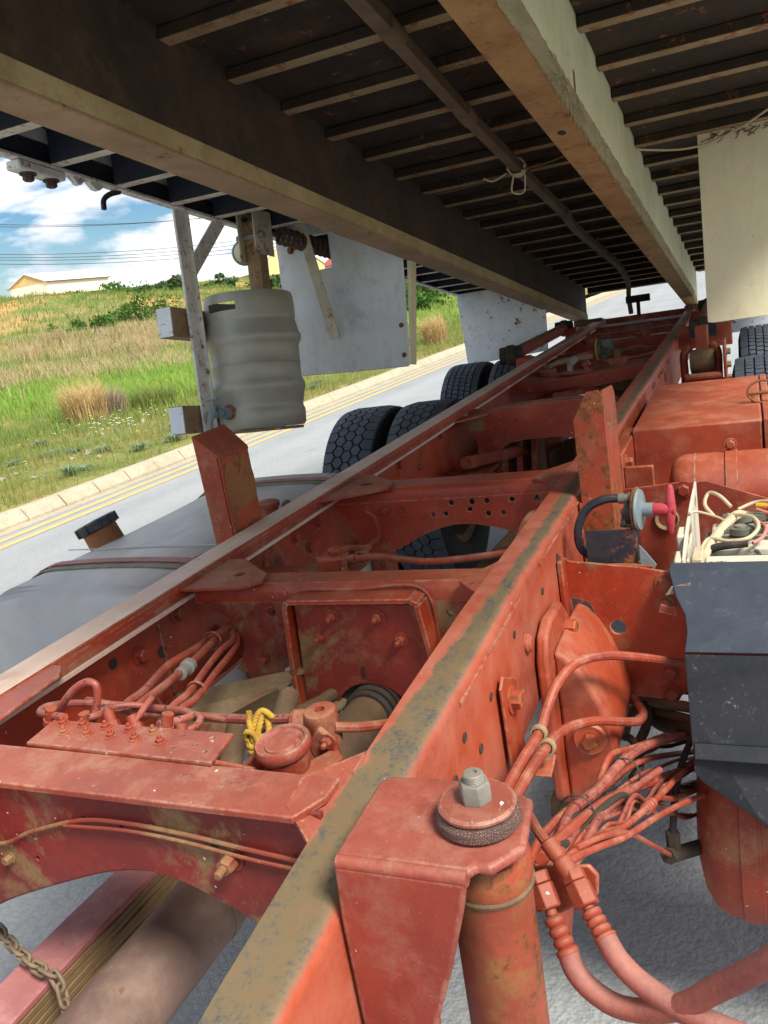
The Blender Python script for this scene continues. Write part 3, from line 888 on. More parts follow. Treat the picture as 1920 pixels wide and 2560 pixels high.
for i in range(26):
    x = rnd.uniform(-8.6, -6.4); y = rnd.uniform(7.0, 11.5)
    mb = MB()
    r = rnd.uniform(.02, .06)
    bm = bmesh.new(); bmesh.ops.create_icosphere(bm, subdivisions=1, radius=r)
    for w in bm.verts:
        w.co = Vector((w.co.x * rnd.uniform(.8, 1.4), w.co.y, w.co.z * .6)) * rnd.uniform(.85, 1.15)
    me = bpy.data.meshes.new('stone'); bm.to_mesh(me); bm.free()
    o = link('stone', me, 'stone')
    o.location = (x, y, float(hill_z(x, y)) + r * .2)
    tag(o, 'pale stone lying in the verge grass', 'stone', 'stones on the verge')

# ------------------------------------------------------------------ buildings and wires on the hill
def warehouse(name, label, A, gdir, ldir, gw, ln, eave, apex, base, mats):
    root = thing(name, label, 'building', (A[0], A[1], base))
    A = Vector((A[0], A[1], 0)); g = Vector((*gdir, 0)).normalized(); l = Vector((*ldir, 0)).normalized()
    def P(a, b, z): q = A + g * a + l * b; return (q.x, q.y, z)
    m = MB()
    for b in (0, ln):
        pass
    v = [P(0, 0, base), P(gw, 0, base), P(gw, ln, base), P(0, ln, base), P(0, 0, eave), P(gw, 0, eave), P(gw, ln, eave), P(0, ln, eave)]
    m.add(v, [(0, 1, 5, 4), (1, 2, 6, 5), (2, 3, 7, 6), (3, 0, 4, 7), (3, 2, 1, 0)])
    obj('wall', m, mats[0], root, smooth=0)
    for b, e in ((-0.03, 0.12), (ln - 0.1, ln + 0.03)):
        v = [P(0, b, eave), P(gw, b, eave), P(gw / 2, b, apex), P(0, e, eave), P(gw, e, eave), P(gw / 2, e, apex)]
        obj('gable', MB().add(v, [(0, 1, 2), (5, 4, 3), (0, 3, 4, 1), (1, 4, 5, 2), (2, 5, 3, 0)]), mats[1], root, smooth=0)
    m = MB()
    for s in (0, 1):
        a0, a1 = (-0.25, gw / 2) if s == 0 else (gw + 0.25, gw / 2)
        z0 = eave - 0.05
        v = [P(a0, -.3, z0), P(a1, -.3, apex + .06), P(a1, ln + .3, apex + .06), P(a0, ln + .3, z0)]
        v += [(x, y, z + .14) for x, y, z in v]
        m.add(v, [(0, 1, 2, 3), (7, 6, 5, 4), (0, 4, 5, 1), (2, 6, 7, 3), (3, 7, 4, 0), (1, 5, 6, 2)])
    obj('roof', m, mats[2], root, smooth=0)
    for a in (-0.3, gw + .3):
        v = MB(); p0 = Vector(P(a, -.3, eave - .02)); p1 = Vector(P(a, ln + .3, eave - .02))
        obj('gutter', v.bar(p0, p1, .2, .22), 'trim_dark', root, smooth=0)
    n = int(gw / .55)
    for k in range(n):
        a = (k + .5) * gw / n
        top = eave + (apex - eave) * (1 - abs(a - gw / 2) / (gw / 2)) - .08
        if top - eave > .15:
            m = MB().bar(P(a, -.05, eave + .05), P(a, -.05, top), .09, .06, up=tuple(l))
            obj('cladding_rib', m, mats[1], root, smooth=0)
    return root
warehouse('warehouse', 'white block warehouse with cream gable above the green bushes', (-122.1, 130.9), (-1, .03), (.03, 1), 10.0, 17.2, 14.2, 16.2, 9.4, ('wall_white', 'wall_gable', 'roof_white'))
warehouse('warehouse', 'large white roofed hall behind the grey green trees', (-155.3, 212.0), (.577, .817), (.817, -.577), 18.0, 66.0, 10.6, 17.6, 4.5, ('wall_gable', 'wall_gable', 'roof_white'))
h = warehouse('house', 'red roofed white house seen through the mudguard cut-out', (-113.0, 230.0), (.5, .866), (.866, -.5), 14.0, 20.0, 11.6, 15.0, 6.0, ('wall_white', 'wall_white', 'roof_red'))
def wire(name, label, za, zb, k):
    a = Vector((0.835 - .7016 * 150, .7007 * 150, za)); b = Vector((0.835 - .515 * 150, .851 * 150, zb))
    d = b - a
    p = [a + d * t + Vector((0, 0, 2.4 * ((t - .5) ** 2 - .25))) for t in np.linspace(-1.2, 2.4, 30)]
    tag(obj(name, MB().tube(p, .045, 5), 'wire'), label, 'power line', 'power lines above the field')
SCL = 150 / 60
for i, (zl, zr) in enumerate(((8.96, 7.80), (9.10, 7.75), (7.30, 6.13), (7.11, 5.86), (6.96, 5.63), (6.71, 5.38))):
    wire('power_line', 'thin power line crossing the sky above the warehouses', 1.6 + (zl - 1.6) * SCL + 1.0, 1.6 + (zr - 1.6) * SCL + 1.0, i)
# ------------------------------------------------------------------ truck chassis frame
ZT = 1.05
chassis = thing('truck_chassis', 'oxide red truck ladder frame of two rails and arched crossmembers', 'truck chassis', (0, 4, 0))

def make_bolt(name, af, hh, stud=0.0, washer=True, dome=False):
    m = MB()
    r = af / 2 / math.cos(math.pi / 6)
    z = 0.0
    if washer:
        m.lathe([(af * .86, 0), (af * .86, af * .12), (0.001, af * .12)], 18); z = af * .12
    if dome:
        m.lathe([(af * .62, z), (af * .6, z + hh * .4), (af * .4, z + hh * .85), (0.0005, z + hh)], 16)
    else:
        m.lathe([(r, z), (r, z + hh * .85), (r * .84, z + hh), (0.0005, z + hh)], 6)
    if stud:
        m.lathe([(af * .3, z + hh), (af * .3, z + hh + stud), (af * .22, z + hh + stud + .002), (0.0005, z + hh + stud + .002)], 12)
    return m.mesh(name, 30)
BOLT = {}
def bolt(pos, d, parent, af=.024, hh=.014, stud=0.0, mat='red_dusty', washer=True, dome=False, name='bolt'):
    key = (af, hh, stud, mat, washer, dome)
    if key not in BOLT:
        me = make_bolt(name, af, hh, stud, washer, dome)
        me.materials.append(MATS[mat]); BOLT[key] = me
    o = bpy.data.objects.new(name, BOLT[key]); COL.objects.link(o)
    o.parent = parent
    M = axis_matrix(pos, d) @ Matrix.Rotation(rnd.uniform(0, 1.04), 4, 'Z')
    if parent.name in OFF:
        M = Matrix.Translation(-OFF[parent.name]) @ M
    o.matrix_local = M
    return o

# right rail: C section, open to the inside, dropping slightly towards the cab
def arc(cx, cz, r, a0, a1, n=5):
    return [(cx + r * math.cos(R(a0 + (a1 - a0) * k / n)), cz + r * math.sin(R(a0 + (a1 - a0) * k / n))) for k in range(n + 1)]
def rail_prof(sgn, x_out, h=.27, w=.075, t=.009):
    ro = .018
    p = [(x_out - w, ZT)] + arc(x_out - ro, ZT - ro, ro, 90, 0) + arc(x_out - ro, ZT - h + ro, ro, 0, -90)
    p += [(x_out - w, ZT - h), (x_out - w, ZT - h + t)] + [(x_out - t, ZT - h + t), (x_out - t, ZT - t), (x_out - w, ZT - t)]
    return [(sgn * x, z) for x, z in p]
DROP = [(-.6, 0, -.23), (0, 0, -.13), (.3, 0, -.075), (.5, 0, -.045), (.7, 0, -.026), (1.0, 0, -.010), (1.3, 0, 0)]
st = DROP + [(2.5, 0, 0), (5.0, 0, 0), (8.05, 0, 0)]
railR = obj('frame_rail', MB().sweep(rail_prof(1, .43), st), 'rail_right', chassis)
tag(railR, 'right rail with rubbed rusty top')
railL = obj('frame_rail', MB().sweep(rail_prof(-1, .43), [(-.6, 0, -.1), (.3, 0, -.02), (.9, 0, 0), (3, 0, 0), (8.05, 0, 0)]), 'red', chassis)
tag(railL, 'left rail with pale worn top and stacked flange edges')
# stacked flange edges inside the left rail and its liner
for i, (x1, z1, z0) in enumerate(((-.3565, 1.0405, 1.0285), (-.3560, 1.0275, 1.0150), (-.3515, 1.0140, 1.0050))):
    m = MB()
    prof = [(-.4195, z0), (x1, z0), (x1, z1), (-.4195, z1)]
    m.sweep(prof, [(float(y), .0012 * math.sin(y * 7 + i * 2) * rnd.random(), .0004 * math.sin(y * 5 + i)) for y in np.linspace(-.4, 7.9, 60)])
    obj('flange_strip', m, ('red', 'red_dusty', 'worn_top_left')[i], railL, bevel=.0008)
wt = MB().sweep([(-.428, 1.0501), (-.3565, 1.0501), (-.3565, 1.0530), (-.428, 1.0530)], [(y, 0, 0) for y in np.linspace(-.4, 8.0, 40)])
obj('wear_strip', wt, 'worn_top_left', railL, bevel=.0012)
for (y0, y1, mm) in ((-.4, 1.395, 'red'), (1.402, 2.9, 'red'), (2.905, 4.3, 'red_bright'), (4.305, 7.9, 'red')):
    obj('liner_web', MB().box(-.4195, -.411, y0, y1, .79, 1.002), mm, railL, bevel=.002)
plate('rust_patch', smooth2([(1.80, .86), (1.79, .95), (1.83, .995), (1.90, .998), (1.94, .95), (1.96, .90), (1.93, .84), (1.86, .82), (1.80, .86)], 3)[:-1], [], .003, 'burnt_rust', railL, 'x', -.4095, bevel=.0008)
# bolts and painted-on holes on the left web (inside face, looking +x)
for (y, z, a) in ((1.47, .965, .03), (1.32, .93, .026), (1.62, .93, .024), (1.60, .86, .022), (1.16, .99, .02), (2.05, .955, .022), (2.12, .90, .022), (2.2, .95, .02), (1.86, .94, .022), (1.92, .90, .022), (2.9, .96, .022), (3.1, .9, .02), (3.4, .97, .022)):
    bolt((-.411, y, z), (1, 0, 0), railL, af=a, hh=a * .55, mat='red_dusty')
def shade_disc(name, parent, pos, d, r, ry=1.0):
    # dark disc lying on the sheet, its colour standing in for a shaded opening
    m = MB()
    M = axis_matrix(pos, d)
    m.lathe([(r, .0012), (r * .92, .0022), (r * .8, .0008), (0.0005, .0006)], 18, M)
    return obj(name, m, 'dark_grime', parent)
for (y, z, r) in ((1.39, .905, .014), (1.24, .95, .012), (1.78, .96, .011), (2.42, .96, .010), (2.55, .90, .012), (2.7, .95, .009)):
    shade_disc('hole', railL, (-.411, y, z), (1, 0, 0), r)
# right rail outer face: rivets, painted-on holes, weld bead
for (y, z, a) in ((1.98, .955, .030), (1.40, .935, .030), (1.26, .905, .022), (2.42, .985, .022), (2.48, .90, .022)):
    bolt((.43, y, z), (1, 0, 0), railR, af=a, hh=a * .45, mat='red_bright', washer=False, dome=True, name='rivet')
for (y, z, r) in ((1.56, .975, .008), (1.02, .965, .008), (1.08, .91, .008), (1.16, .955, .007), (1.33, .985, .007), (1.72, .99, .008), (2.2, .99, .007), (.96, .93, .010), (1.0, .885, .009)):
    shade_disc('hole', railR, (.43, y, z), (1, 0, 0), r)
for (y, z) in ((4.55, .955), (4.6, .885)):
    obj('square_patch', MB().box(.43, .437, y - .04, y + .04, z - .02, z + .02), 'rusty_iron', railR, bevel=.002)
for y in (3.95, 4.25, 4.4, 4.75):
    obj('weld_lug', MB().box(.43, .436, y - .05, y + .05, 1.005 - .02 * (y % .5), 1.012), 'red_dusty', railR, bevel=.002)
# ---- crossmember 1 (nearest the cab): flat top plate, arched web with wiring
cm = obj('crossmember', MB().prism([(-.408, .712), (.33, .706), (.352, .75), (.352, .79), (-.19, .797), (-.408, .80)], 'z', 1.031, 1.041), 'red_pink', chassis, bevel=.002)
tag(cm, 'flat topped crossmember with flaking pink paint')
arch = smooth2([(-.41, .75), (-.30, .785), (-.21, .827), (-.096, .872), (-.005, .903), (.068, .915), (.125, .906), (.177, .886), (.222, .864), (.29, .82), (.35, .775)], 4)
plate('web', [(-.41, 1.031)] + arch + [(.352, 1.031)], [(-.02, .985, .006, .004), (.045, .98, .005, .003), (.19, .968, .008, .005), (-.13, .905, .005)], .009, 'red_shaded', cm, 'y', .732)
obj('arch_lip', MB().tube([(x, .735, z) for x, z in arch], .006, 8), 'red_shaded', cm)
obj('wiring', MB().tube([(-.36, .722, .93), (-.2, .722, .925), (-.12, .722, .955), (-.02, .722, .985), (.06, .722, .99), (.15, .722, .985), (.24, .722, .975), (.34, .722, .965)], .0032, 8, sub=5), 'red_muddy', cm)
obj('wiring', MB().tube([(-.05, .720, .975), (.06, .720, .980), (.15, .720, .975), (.25, .720, .962), (.34, .720, .955)], .0026, 8, sub=5), 'red_muddy', cm)
bolt((.215, .727, .955), (0, -1, 0), cm, af=.02, hh=.02, stud=.012, mat='red_muddy')
bolt((-.185, .727, .90), (0, -1, 0), cm, af=.012, hh=.01, mat='red_muddy')
gs = [(.312, .724, 1.0425), (.304, .780, 1.0425), (.356, .862, 1.0345), (.3565, .773, 1.0275), (.356, .690, 1.0205), (.320, .717, 1.0415)]
gm = MB(); gm.add(gs + [(x, y, z - .007) for x, y, z in gs], [(0, 1, 2, 3, 4, 5)[::-1], (6, 7, 8, 9, 10, 11)] + [(i, (i + 1) % 6, 6 + (i + 1) % 6, 6 + i) for i in range(6)])
obj('gusset_plate', gm, 'red_pink', cm)
obj('gusset_plate', MB().prism([(-.41, .74), (-.30, .79), (-.285, .83), (-.30, 1.0), (-.33, 1.04), (-.41, 1.04)], 'z', 1.0415, 1.0485), 'red_pink', cm, bevel=.002)
obj('end_flare', MB().prism([(-.41, .70), (-.33, .72), (-.30, .735), (-.30, .742), (-.41, .742)], 'z', .80, 1.03), 'red_muddy', cm, bevel=.003)

# ---- crossmember 2: deep web, bearing carrier plate with four studs
cm = obj('crossmember', MB().sweep([(-.405, 1.018), (-.405, 1.029), (.352, 1.029), (.352, 1.018)], [(1.49, 0, 0), (1.555, 0, 0)]), 'red', chassis, bevel=.002)
tag(cm, 'deep crossmember carrying a shaft bearing plate')
obj('fold', MB().prism([(1.4895, 1.0295), (1.478, 1.025), (1.472, 1.013), (1.472, .99), (1.480, .99), (1.4895, 1.018)], 'x', -.35, .352), 'red', cm, smooth=50)
left = smooth2([(-.345, .990), (-.285, .965), (-.252, .925), (-.245, .885), (-.262, .845), (-.275, .825)], 4)
bot = smooth2([(-.275, .822), (-.20, .818), (-.13, .84), (-.06, .87), (.0, .885), (.1, .885), (.2, .87), (.28, .83), (.352, .80)], 4)
plate('web', left + bot[1:] + [(.352, .99)], [(-.155, .965, .012, .011), (-.085, .965, .006), (-.095, .935, .005), (-.085, .91, .004), (.262, .965, .009), (-.19, .93, .004)], .009, 'red_muddy', cm, 'y', 1.476)
arch2 = [(.070 + .088 * math.cos(R(a)), .745 + .075 * math.sin(R(a))) for a in range(180, -1, -15)]
plate('bearing_plate', [(-.088, .755), (-.072, .995), (.200, .995), (.222, .80), (.225, .745)] + arch2[::-1] + [(-.018, .745)], [], .010, 'red_muddy', cm, 'y', 1.445)
rim = MB()
pth = [(-.100, .750), (-.098, .85), (-.086, 1.000), (-.078, 1.010), (.200, 1.012), (.214, 1.003), (.228, .88), (.236, .79)]
for a, b in zip(pth[:-1], pth[1:]):
    dx, dz = b[0] - a[0], b[1] - a[1]; ll = math.hypot(dx, dz); nx, nz = -dz / ll * .0055, dx / ll * .0055
    rim.prism([(a[0] - nx, a[1] - nz), (b[0] - nx, b[1] - nz), (b[0] + nx, b[1] + nz), (a[0] + nx, a[1] + nz)], 'y', 1.418, 1.471)
obj('plate_rim', rim, 'red', cm, bevel=.002)
for x, z in ((.014, .972), (.118, .971), (-.024, .925), (.160, .921)):
    bolt((x, 1.440, z), (0, -1, 0), cm, af=.018, hh=.012, stud=.012, mat='red_dusty', name='stud')
bolt((-.20, 1.471, .85), (0, -1, 0), cm, af=.018, hh=.012, mat='red_dusty')
obj('plate_notch', MB().box(.062, .066, 1.436, 1.4395, .835, .86), 'dark_grime', cm)
for (pts, mm) in (([(-.41, 1.43), (-.20, 1.44), (-.165, 1.475), (-.18, 1.52), (-.30, 1.625), (-.41, 1.63)], 'red_dusty'), ([(.352, 1.395), (.335, 1.41), (.298, 1.455), (.352, 1.575)], 'red_dusty')):
    gp = plate('gusset_plate', pts, [(-.25, 1.52, .016)] if pts[0][0] < 0 else [(.325, 1.44, .006)], .008, mm, cm, 'z', 1.0365)

# ---- crossmember 3: arched web with two rows of holes
cm = obj('crossmember', MB().sweep([(-.405, 1.021), (-.405, 1.031), (.352, 1.031), (.352, 1.021)], [(2.275, 0, 0), (2.37, 0, 0)]), 'red', chassis, bevel=.002)
tag(cm, 'arched crossmember drilled with two rows of round holes')
obj('fold', MB().prism([(2.2745, 1.0315), (2.262, 1.027), (2.256, 1.015), (2.256, .992), (2.264, .992), (2.2745, 1.021)], 'x', -.385, .352), 'red', cm, smooth=50)
left = smooth2([(-.38, .992), (-.345, .95), (-.325, .90), (-.30, .845)], 4)
bot = smooth2([(-.295, .828), (-.23, .83), (-.16, .85), (-.08, .888), (0, .910), (.06, .912), (.13, .900), (.21, .874), (.29, .83), (.352, .79)], 4)
plate('web', left + bot + [(.352, .992)], [(.012, .978, .010), (.075, .978, .011), (.12, .978, .010), (.195, .978, .010), (.27, .978, .011), (-.05, .945, .008), (-.01, .945, .009), (.12, .94, .010), (.165, .94, .009), (.066, .955, .010, .008), (-.26, .97, .006, .012)], .009, 'red', cm, 'y', 2.26)
for x, z, a in ((-.20, .965, .022), (-.22, .86, .02), (-.15, .965, .014)):
    bolt((x, 2.255, z), (0, -1, 0), cm, af=a, hh=a * .5, mat='red_dusty')
plate('gusset_plate', [(-.41, 2.12), (-.30, 2.15), (-.175, 2.235), (-.185, 2.31), (-.30, 2.42), (-.41, 2.44)], [(-.27, 2.30, .022)], .008, 'red_dusty', cm, 'z', 1.0375)
plate('gusset_plate', [(.352, 2.14), (.27, 2.24), (.28, 2.31), (.352, 2.42)], [], .008, 'red_dusty', cm, 'z', 1.0375)
obj('hose_clip', MB().tube([(-.24, 2.2, .98), (-.21, 2.19, .96), (-.215, 2.2, .9), (-.26, 2.2, .87)], .007, 8, sub=4), 'red_dusty', cm)

# ---- crossmember 4: curved top, arched below, lipped
top = smooth2([(-.40, .975), (-.30, 1.008), (-.2, 1.022), (-.035, 1.034), (.15, 1.034), (.28, 1.02), (.352, .995)], 4)
bot = smooth2([(-.36, .785), (-.30, .790), (-.24, .825), (-.172, .866), (-.10, .880), (0, .882), (.094, .876), (.2, .85), (.28, .80), (.352, .78)], 4)
left = smooth2([(-.37, .785), (-.315, .83), (-.312, .90), (-.35, .955), (-.40, .97)], 3)
cm = plate('crossmember', left + top[1:] + bot[::-1], [(-.19, .965, .006), (-.12, .968, .006)], .010, 'red', chassis, 'y', 3.60)
tag(cm, 'crossmember with a humped top edge and concave end')
m = MB()
for (a, b) in zip(top[:-1], top[1:]):
    m.prism([(a[0], a[1] - .008), (b[0], b[1] - .008), (b[0], b[1] + .001), (a[0], a[1] + .001)], 'y', 3.605, 3.70)
obj('top_flange', m, 'red_dusty', cm)
m = MB()
for (a, b) in zip(bot[:-1], bot[1:]):
    m.prism([(a[0], a[1]), (b[0], b[1]), (b[0], b[1] + .008), (a[0], a[1] + .008)], 'y', 3.605, 3.68)
obj('bottom_flange', m, 'red_dusty', cm)
plate('gusset_plate', [(-.41, 3.42), (-.33, 3.45), (-.24, 3.56), (-.25, 3.66), (-.41, 3.8)], [(-.34, 3.60, .035)], .008, 'red', cm, 'z', 1.012)
obj('end_lug', MB().box(-.40, -.22, 3.42, 3.585, .775, .785), 'red_dusty', cm, bevel=.003)
bolt((-.36, 3.55, .80), (0, -1, 0), cm, af=.02, hh=.014)

# ---- crossmember 5: shallow trough with rubber-topped mounts
topz = [(-.41, 1.005), (-.34, 1.005), (-.27, .985), (-.1, .990), (.1, 1.003), (.27, 1.015), (.352, 1.02)]
botz = [(-.41, .95), (-.33, .935), (-.26, .925), (-.1, .93), (.1, .942), (.27, .957), (.352, .962)]
cm = plate('crossmember', topz + botz[::-1], [], .012, 'red', chassis, 'y', 4.66)
tag(cm, 'shallow trough crossmember carrying round mounts')
m = MB()
for (a, b) in zip(topz[:-1], topz[1:]):
    m.prism([(a[0], a[1] - .010), (b[0], b[1] - .010), (b[0], b[1]), (a[0], a[1])], 'y', 4.667, 4.98)
obj('top_flange', m, 'red_dusty', cm)
m = MB()
for (a, b) in zip(botz[:-1], botz[1:]):
    m.prism([(a[0], a[1] - .004), (b[0], b[1] - .004), (b[0], b[1] + .006), (a[0], a[1] + .006)], 'y', 4.62, 4.9)
obj('bottom_flange', m, 'red_dusty', cm)
def puck(parent, x, y, z, r, mat='red_dusty'):
    p = obj('mount', MB().lathe([(r, 0), (r * 1.05, .012), (r, .03), (r * .9, .034), (0.001, .034)], 24, Matrix.Translation((x, y, z))), mat, parent)
    bolt((x, y, z + .034), (0, 0, 1), p, af=.03, hh=.028, stud=.015, mat='rusty_iron')
puck(cm, -.25, 4.9, .987, .055); puck(cm, .153, 4.9, 1.008, .055)
obj('valve_foot', MB().prism([(-.13, 4.74), (-.08, 4.72), (.02, 4.72), (.03, 4.80), (-.06, 4.84), (-.12, 4.82)], 'z', .995, 1.012), 'red_pink', cm, bevel=.004)
obj('link', MB().tube([(-.09, 4.77, 1.012), (-.09, 4.77, 1.05)], .016, 12).tube([(-.09, 4.77, 1.05), (-.06, 4.8, 1.075)], .022, 12), 'steel_worn', cm)
obj('link_eye', MB().tube([(.0, 4.76, 1.012), (.0, 4.76, 1.035)], .014, 12).tube([(-.015, 4.76, 1.035), (.02, 4.76, 1.05)], .018, 12), 'red_pink', cm)

# ---- rear crossmembers
for (y, z, d, mm, nm) in ((5.72, .99, .10, 'red_dusty', 'plain tube-like crossmember over the axles'), (6.45, 1.0, .12, 'red', 'flat crossmember behind the air valve'), (7.0, 1.005, .10, 'red_dusty', 'thin flat crossmember'), (7.55, 1.02, .30, 'red_muddy', 'rear end crossmember')):
    cm = obj('crossmember', MB().prism([(y - d / 2, z - .09), (y - d / 2, z - .01), (y - d / 2 + .012, z), (y + d / 2, z), (y + d / 2, z - .09)], 'x', -.41, .352), mm, chassis, bevel=.004)
    tag(cm, nm)
    if y in (6.45,):
        puck(cm, -.252, y, z, .05); puck(cm, .131, y + .0, z, .05)
obj('tail_plate', MB().box(-.42, .42, 8.052, 8.075, .80, 1.045), 'red_muddy', chassis, bevel=.004)
# channel bracket across, low, seen beyond crossmember 4
obj('stay_bracket', MB().box(-.41, -.20, 4.0, 4.05, .88, .94).tube([(-.30, 3.98, .93), (-.30, 4.08, .93)], .035, 16).tube([(-.2, 3.98, .935), (-.2, 4.08, .935)], .03, 16), 'red', chassis, bevel=.006)

# ---- stop posts for the body
post = thing('stop_post', 'dark red folded steel body stop standing outside the left rail', 'bracket', (-.48, 1.88, .80))
p = MB()
p.add([(-.445, 1.81, .80), (-.445, 1.955, .80), (-.445, 1.955, 1.255), (-.445, 1.81, 1.262), (-.449, 1.81, .80), (-.449, 1.955, .80), (-.449, 1.955, 1.255), (-.449, 1.81, 1.262)], [(0, 1, 2, 3), (7, 6, 5, 4), (0, 3, 7, 4), (1, 5, 6, 2), (3, 2, 6, 7), (0, 4, 5, 1)])
obj('face', p, 'red_rust', post, bevel=.0012)
p = MB()
p.add([(-.4495, 1.806, .80), (-.505, 1.806, .80), (-.512, 1.806, 1.312), (-.4495, 1.806, 1.262), (-.4495, 1.812, .80), (-.505, 1.812, .80), (-.512, 1.812, 1.312), (-.4495, 1.812, 1.262)], [(0, 1, 2, 3), (7, 6, 5, 4), (0, 3, 7, 4), (1, 5, 6, 2), (3, 2, 6, 7), (0, 4, 5, 1)])
obj('side', p, 'red_dusty', post, bevel=.0012)
p = MB()
p.add([(-.4435, 1.8055, 1.2545), (-.512, 1.8055, 1.309), (-.512, 1.966, 1.311), (-.4435, 1.9565, 1.2475), (-.4435, 1.8055, 1.264), (-.512, 1.8055, 1.320), (-.512, 1.966, 1.322), (-.4435, 1.9565, 1.257)], [(0, 1, 2, 3), (7, 6, 5, 4), (0, 3, 7, 4), (1, 5, 6, 2), (3, 2, 6, 7), (0, 4, 5, 1)])
obj('cap', p, 'red_dusty', post, bevel=.0012)
obj('back', MB().box(-.512, -.507, 1.8125, 1.964, .80, 1.313), 'red_dusty', post)
plate('rust_patch', smooth2([(1.818, 1.10), (1.88, 1.108), (1.948, 1.115), (1.950, 1.20), (1.915, 1.24), (1.885, 1.195), (1.85, 1.24), (1.818, 1.20), (1.818, 1.10)], 3)[:-1], [], .002, 'ochre_rust', post, 'x', -.4438, bevel=.0005)
post2 = thing('stop_post', 'chipped orange angle-iron body stop standing outside the right rail', 'bracket', (.48, 2.1, .80))
plate('face', [(.442, .80), (.514, .80), (.514, 1.285), (.505, 1.300), (.478, 1.298), (.443, 1.235)], [], .007, 'red_rust', post2, 'y', 2.0)
plate('side', [(2.005, .80), (2.17, .80), (2.19, 1.262), (2.16, 1.285), (2.005, 1.297)], [], .007, 'red_rust', post2, 'x', .5115)
# ---- cab-side bracket carrying the upright ram and its top bolt
br = thing('ram_bracket', 'scuffed pinkish red steel bracket over the near right rail end', 'bracket', (.5, .66, .70))
topo = [(.437, .613), (.433, .735), (.440, .750), (.51, .754), (.57, .750), (.609, .733), (.619, .655), (.594, .621), (.580, .622), (.575, .612)]
obj('top', MB().prism(topo, 'z', 1.066, 1.078), 'red_bracket', br, bevel=.005, seg=3)
f = MB()
f.add([(.438, .604, 1.070), (.575, .604, 1.070), (.566, .604, 1.035), (.545, .605, .967), (.521, .606, .90), (.49, .607, .55), (.434, .607, .55), (.434, .604, 1.0)], [(0, 1, 2, 3, 4, 5, 6, 7)])
f.add([(.438, .614, 1.070), (.575, .614, 1.070), (.566, .614, 1.035), (.545, .615, .967), (.521, .616, .90), (.49, .617, .55), (.434, .617, .55), (.434, .614, 1.0)], [(7, 6, 5, 4, 3, 2, 1, 0)])
n8 = 8
f.f += [(i, (i + 1) % 8, 8 + (i + 1) % 8, 8 + i) for i in range(8)]
obj('face', f, 'red_bracket', br, bevel=.004, seg=3)
obj('bend', MB().tube([(.440, .6115, 1.0705), (.574, .6115, 1.0705)], .0076, 16), 'red_bracket', br)
obj('rail_side', MB().box(.4312, .4395, .618, .73, .80, 1.066), 'red_bracket', br)
ram = thing('lift_ram', 'upright rust streaked red cylinder under the near bracket', 'hydraulic ram', (.552, .69, .30))
T = axis_matrix((.566, .69, 1.050), (-.02, .02, -1))
obj('cylinder', MB().lathe([(.02, .0), (.042, .004), (.045, .012), (.045, .034), (.0425, .040), (.0425, .75), (.03, .76)], 40, T), 'cylinder_rust', ram)
obj('collar', MB().lathe([(.0435, .038), (.0462, .040), (.0462, .0425), (.0435, .0445)], 40, T, closed=True), 'brown_grime', ram)
obj('rubber_bush', MB().lathe([(.025, 1.0785), (.039, 1.079), (.0425, 1.083), (.0425, 1.091), (.039, 1.0955), (.025, 1.0958)], 40, Matrix.Translation((.566, .685, 0))), 'cracked_rubber', ram)
obj('cap_washer', MB().lathe([(.012, 1.0962), (.0375, 1.0962), (.0395, 1.099), (.0395, 1.1015), (.037, 1.1035), (.012, 1.1045)], 40, Matrix.Translation((.566, .685, 0))), 'red_pink', ram)
nb = obj('nut', MB().lathe([(.0165, 1.104), (.0165, 1.122), (.0150, 1.1255), (.002, 1.1255)], 6, Matrix.Translation((.566, .685, 0))), 'steel_worn', ram, bevel=.001)
pr_ = [(.0098, 1.1250)]
for k in range(5):
    pr_ += [(.0104, 1.1258 + k * .0018), (.0096, 1.1267 + k * .0018)]
pr_ += [(.009, 1.1345), (.0045, 1.135), (.004, 1.132), (.0005, 1.132)]
obj('threaded_stud', MB().lathe(pr_, 20, Matrix.Translation((.566, .685, 0))), 'steel_worn', ram)

# ---- weld beads along the joints
def weld(path, r, parent, mat='red_dusty'):
    pts = spline([Vector(p) for p in path], 14)
    rr_ = [r * (1 + .12 * math.sin(i * 1.9) + rnd.uniform(-.12, .12)) for i in range(len(pts))]
    pts = [p + Vector((rnd.uniform(-1, 1), rnd.uniform(-1, 1), rnd.uniform(-1, 1))) * r * .15 for p in pts]
    return obj('weld_bead', MB().tube(pts, rr_, 7), mat, parent)
weld([(-.40, .735, 1.030), (-.1, .735, 1.030), (.2, .733, 1.030), (.34, .733, 1.030)], .004, chassis, 'red_shaded')
weld([(-.105, 1.470, .76), (-.100, 1.470, .90), (-.092, 1.470, 1.008), (.06, 1.470, 1.018), (.21, 1.470, 1.018), (.232, 1.470, .90), (.240, 1.470, .80)], .004, chassis)
weld([(.431, 1.56, 1.032), (.431, 1.72, 1.033), (.431, 1.9, 1.030), (.431, 2.1, 1.032), (.431, 2.4, 1.031)], .0032, chassis, 'red_bright')
weld([(.431, 1.02, 1.018), (.431, 1.2, 1.024), (.431, 1.42, 1.030)], .0032, chassis, 'red_bright')
weld([(.4375, 1.9975, .80), (.4375, 1.9975, .92), (.4375, 1.9975, 1.03)], .004, chassis, 'red_rust')
weld([(-.411, 1.398, .80), (-.411, 1.398, .90), (-.411, 1.398, 1.0)], .0028, chassis, 'red')
weld([(-.411, 2.9025, .80), (-.411, 2.9025, .90), (-.411, 2.9025, 1.0)], .0028, chassis, 'red')
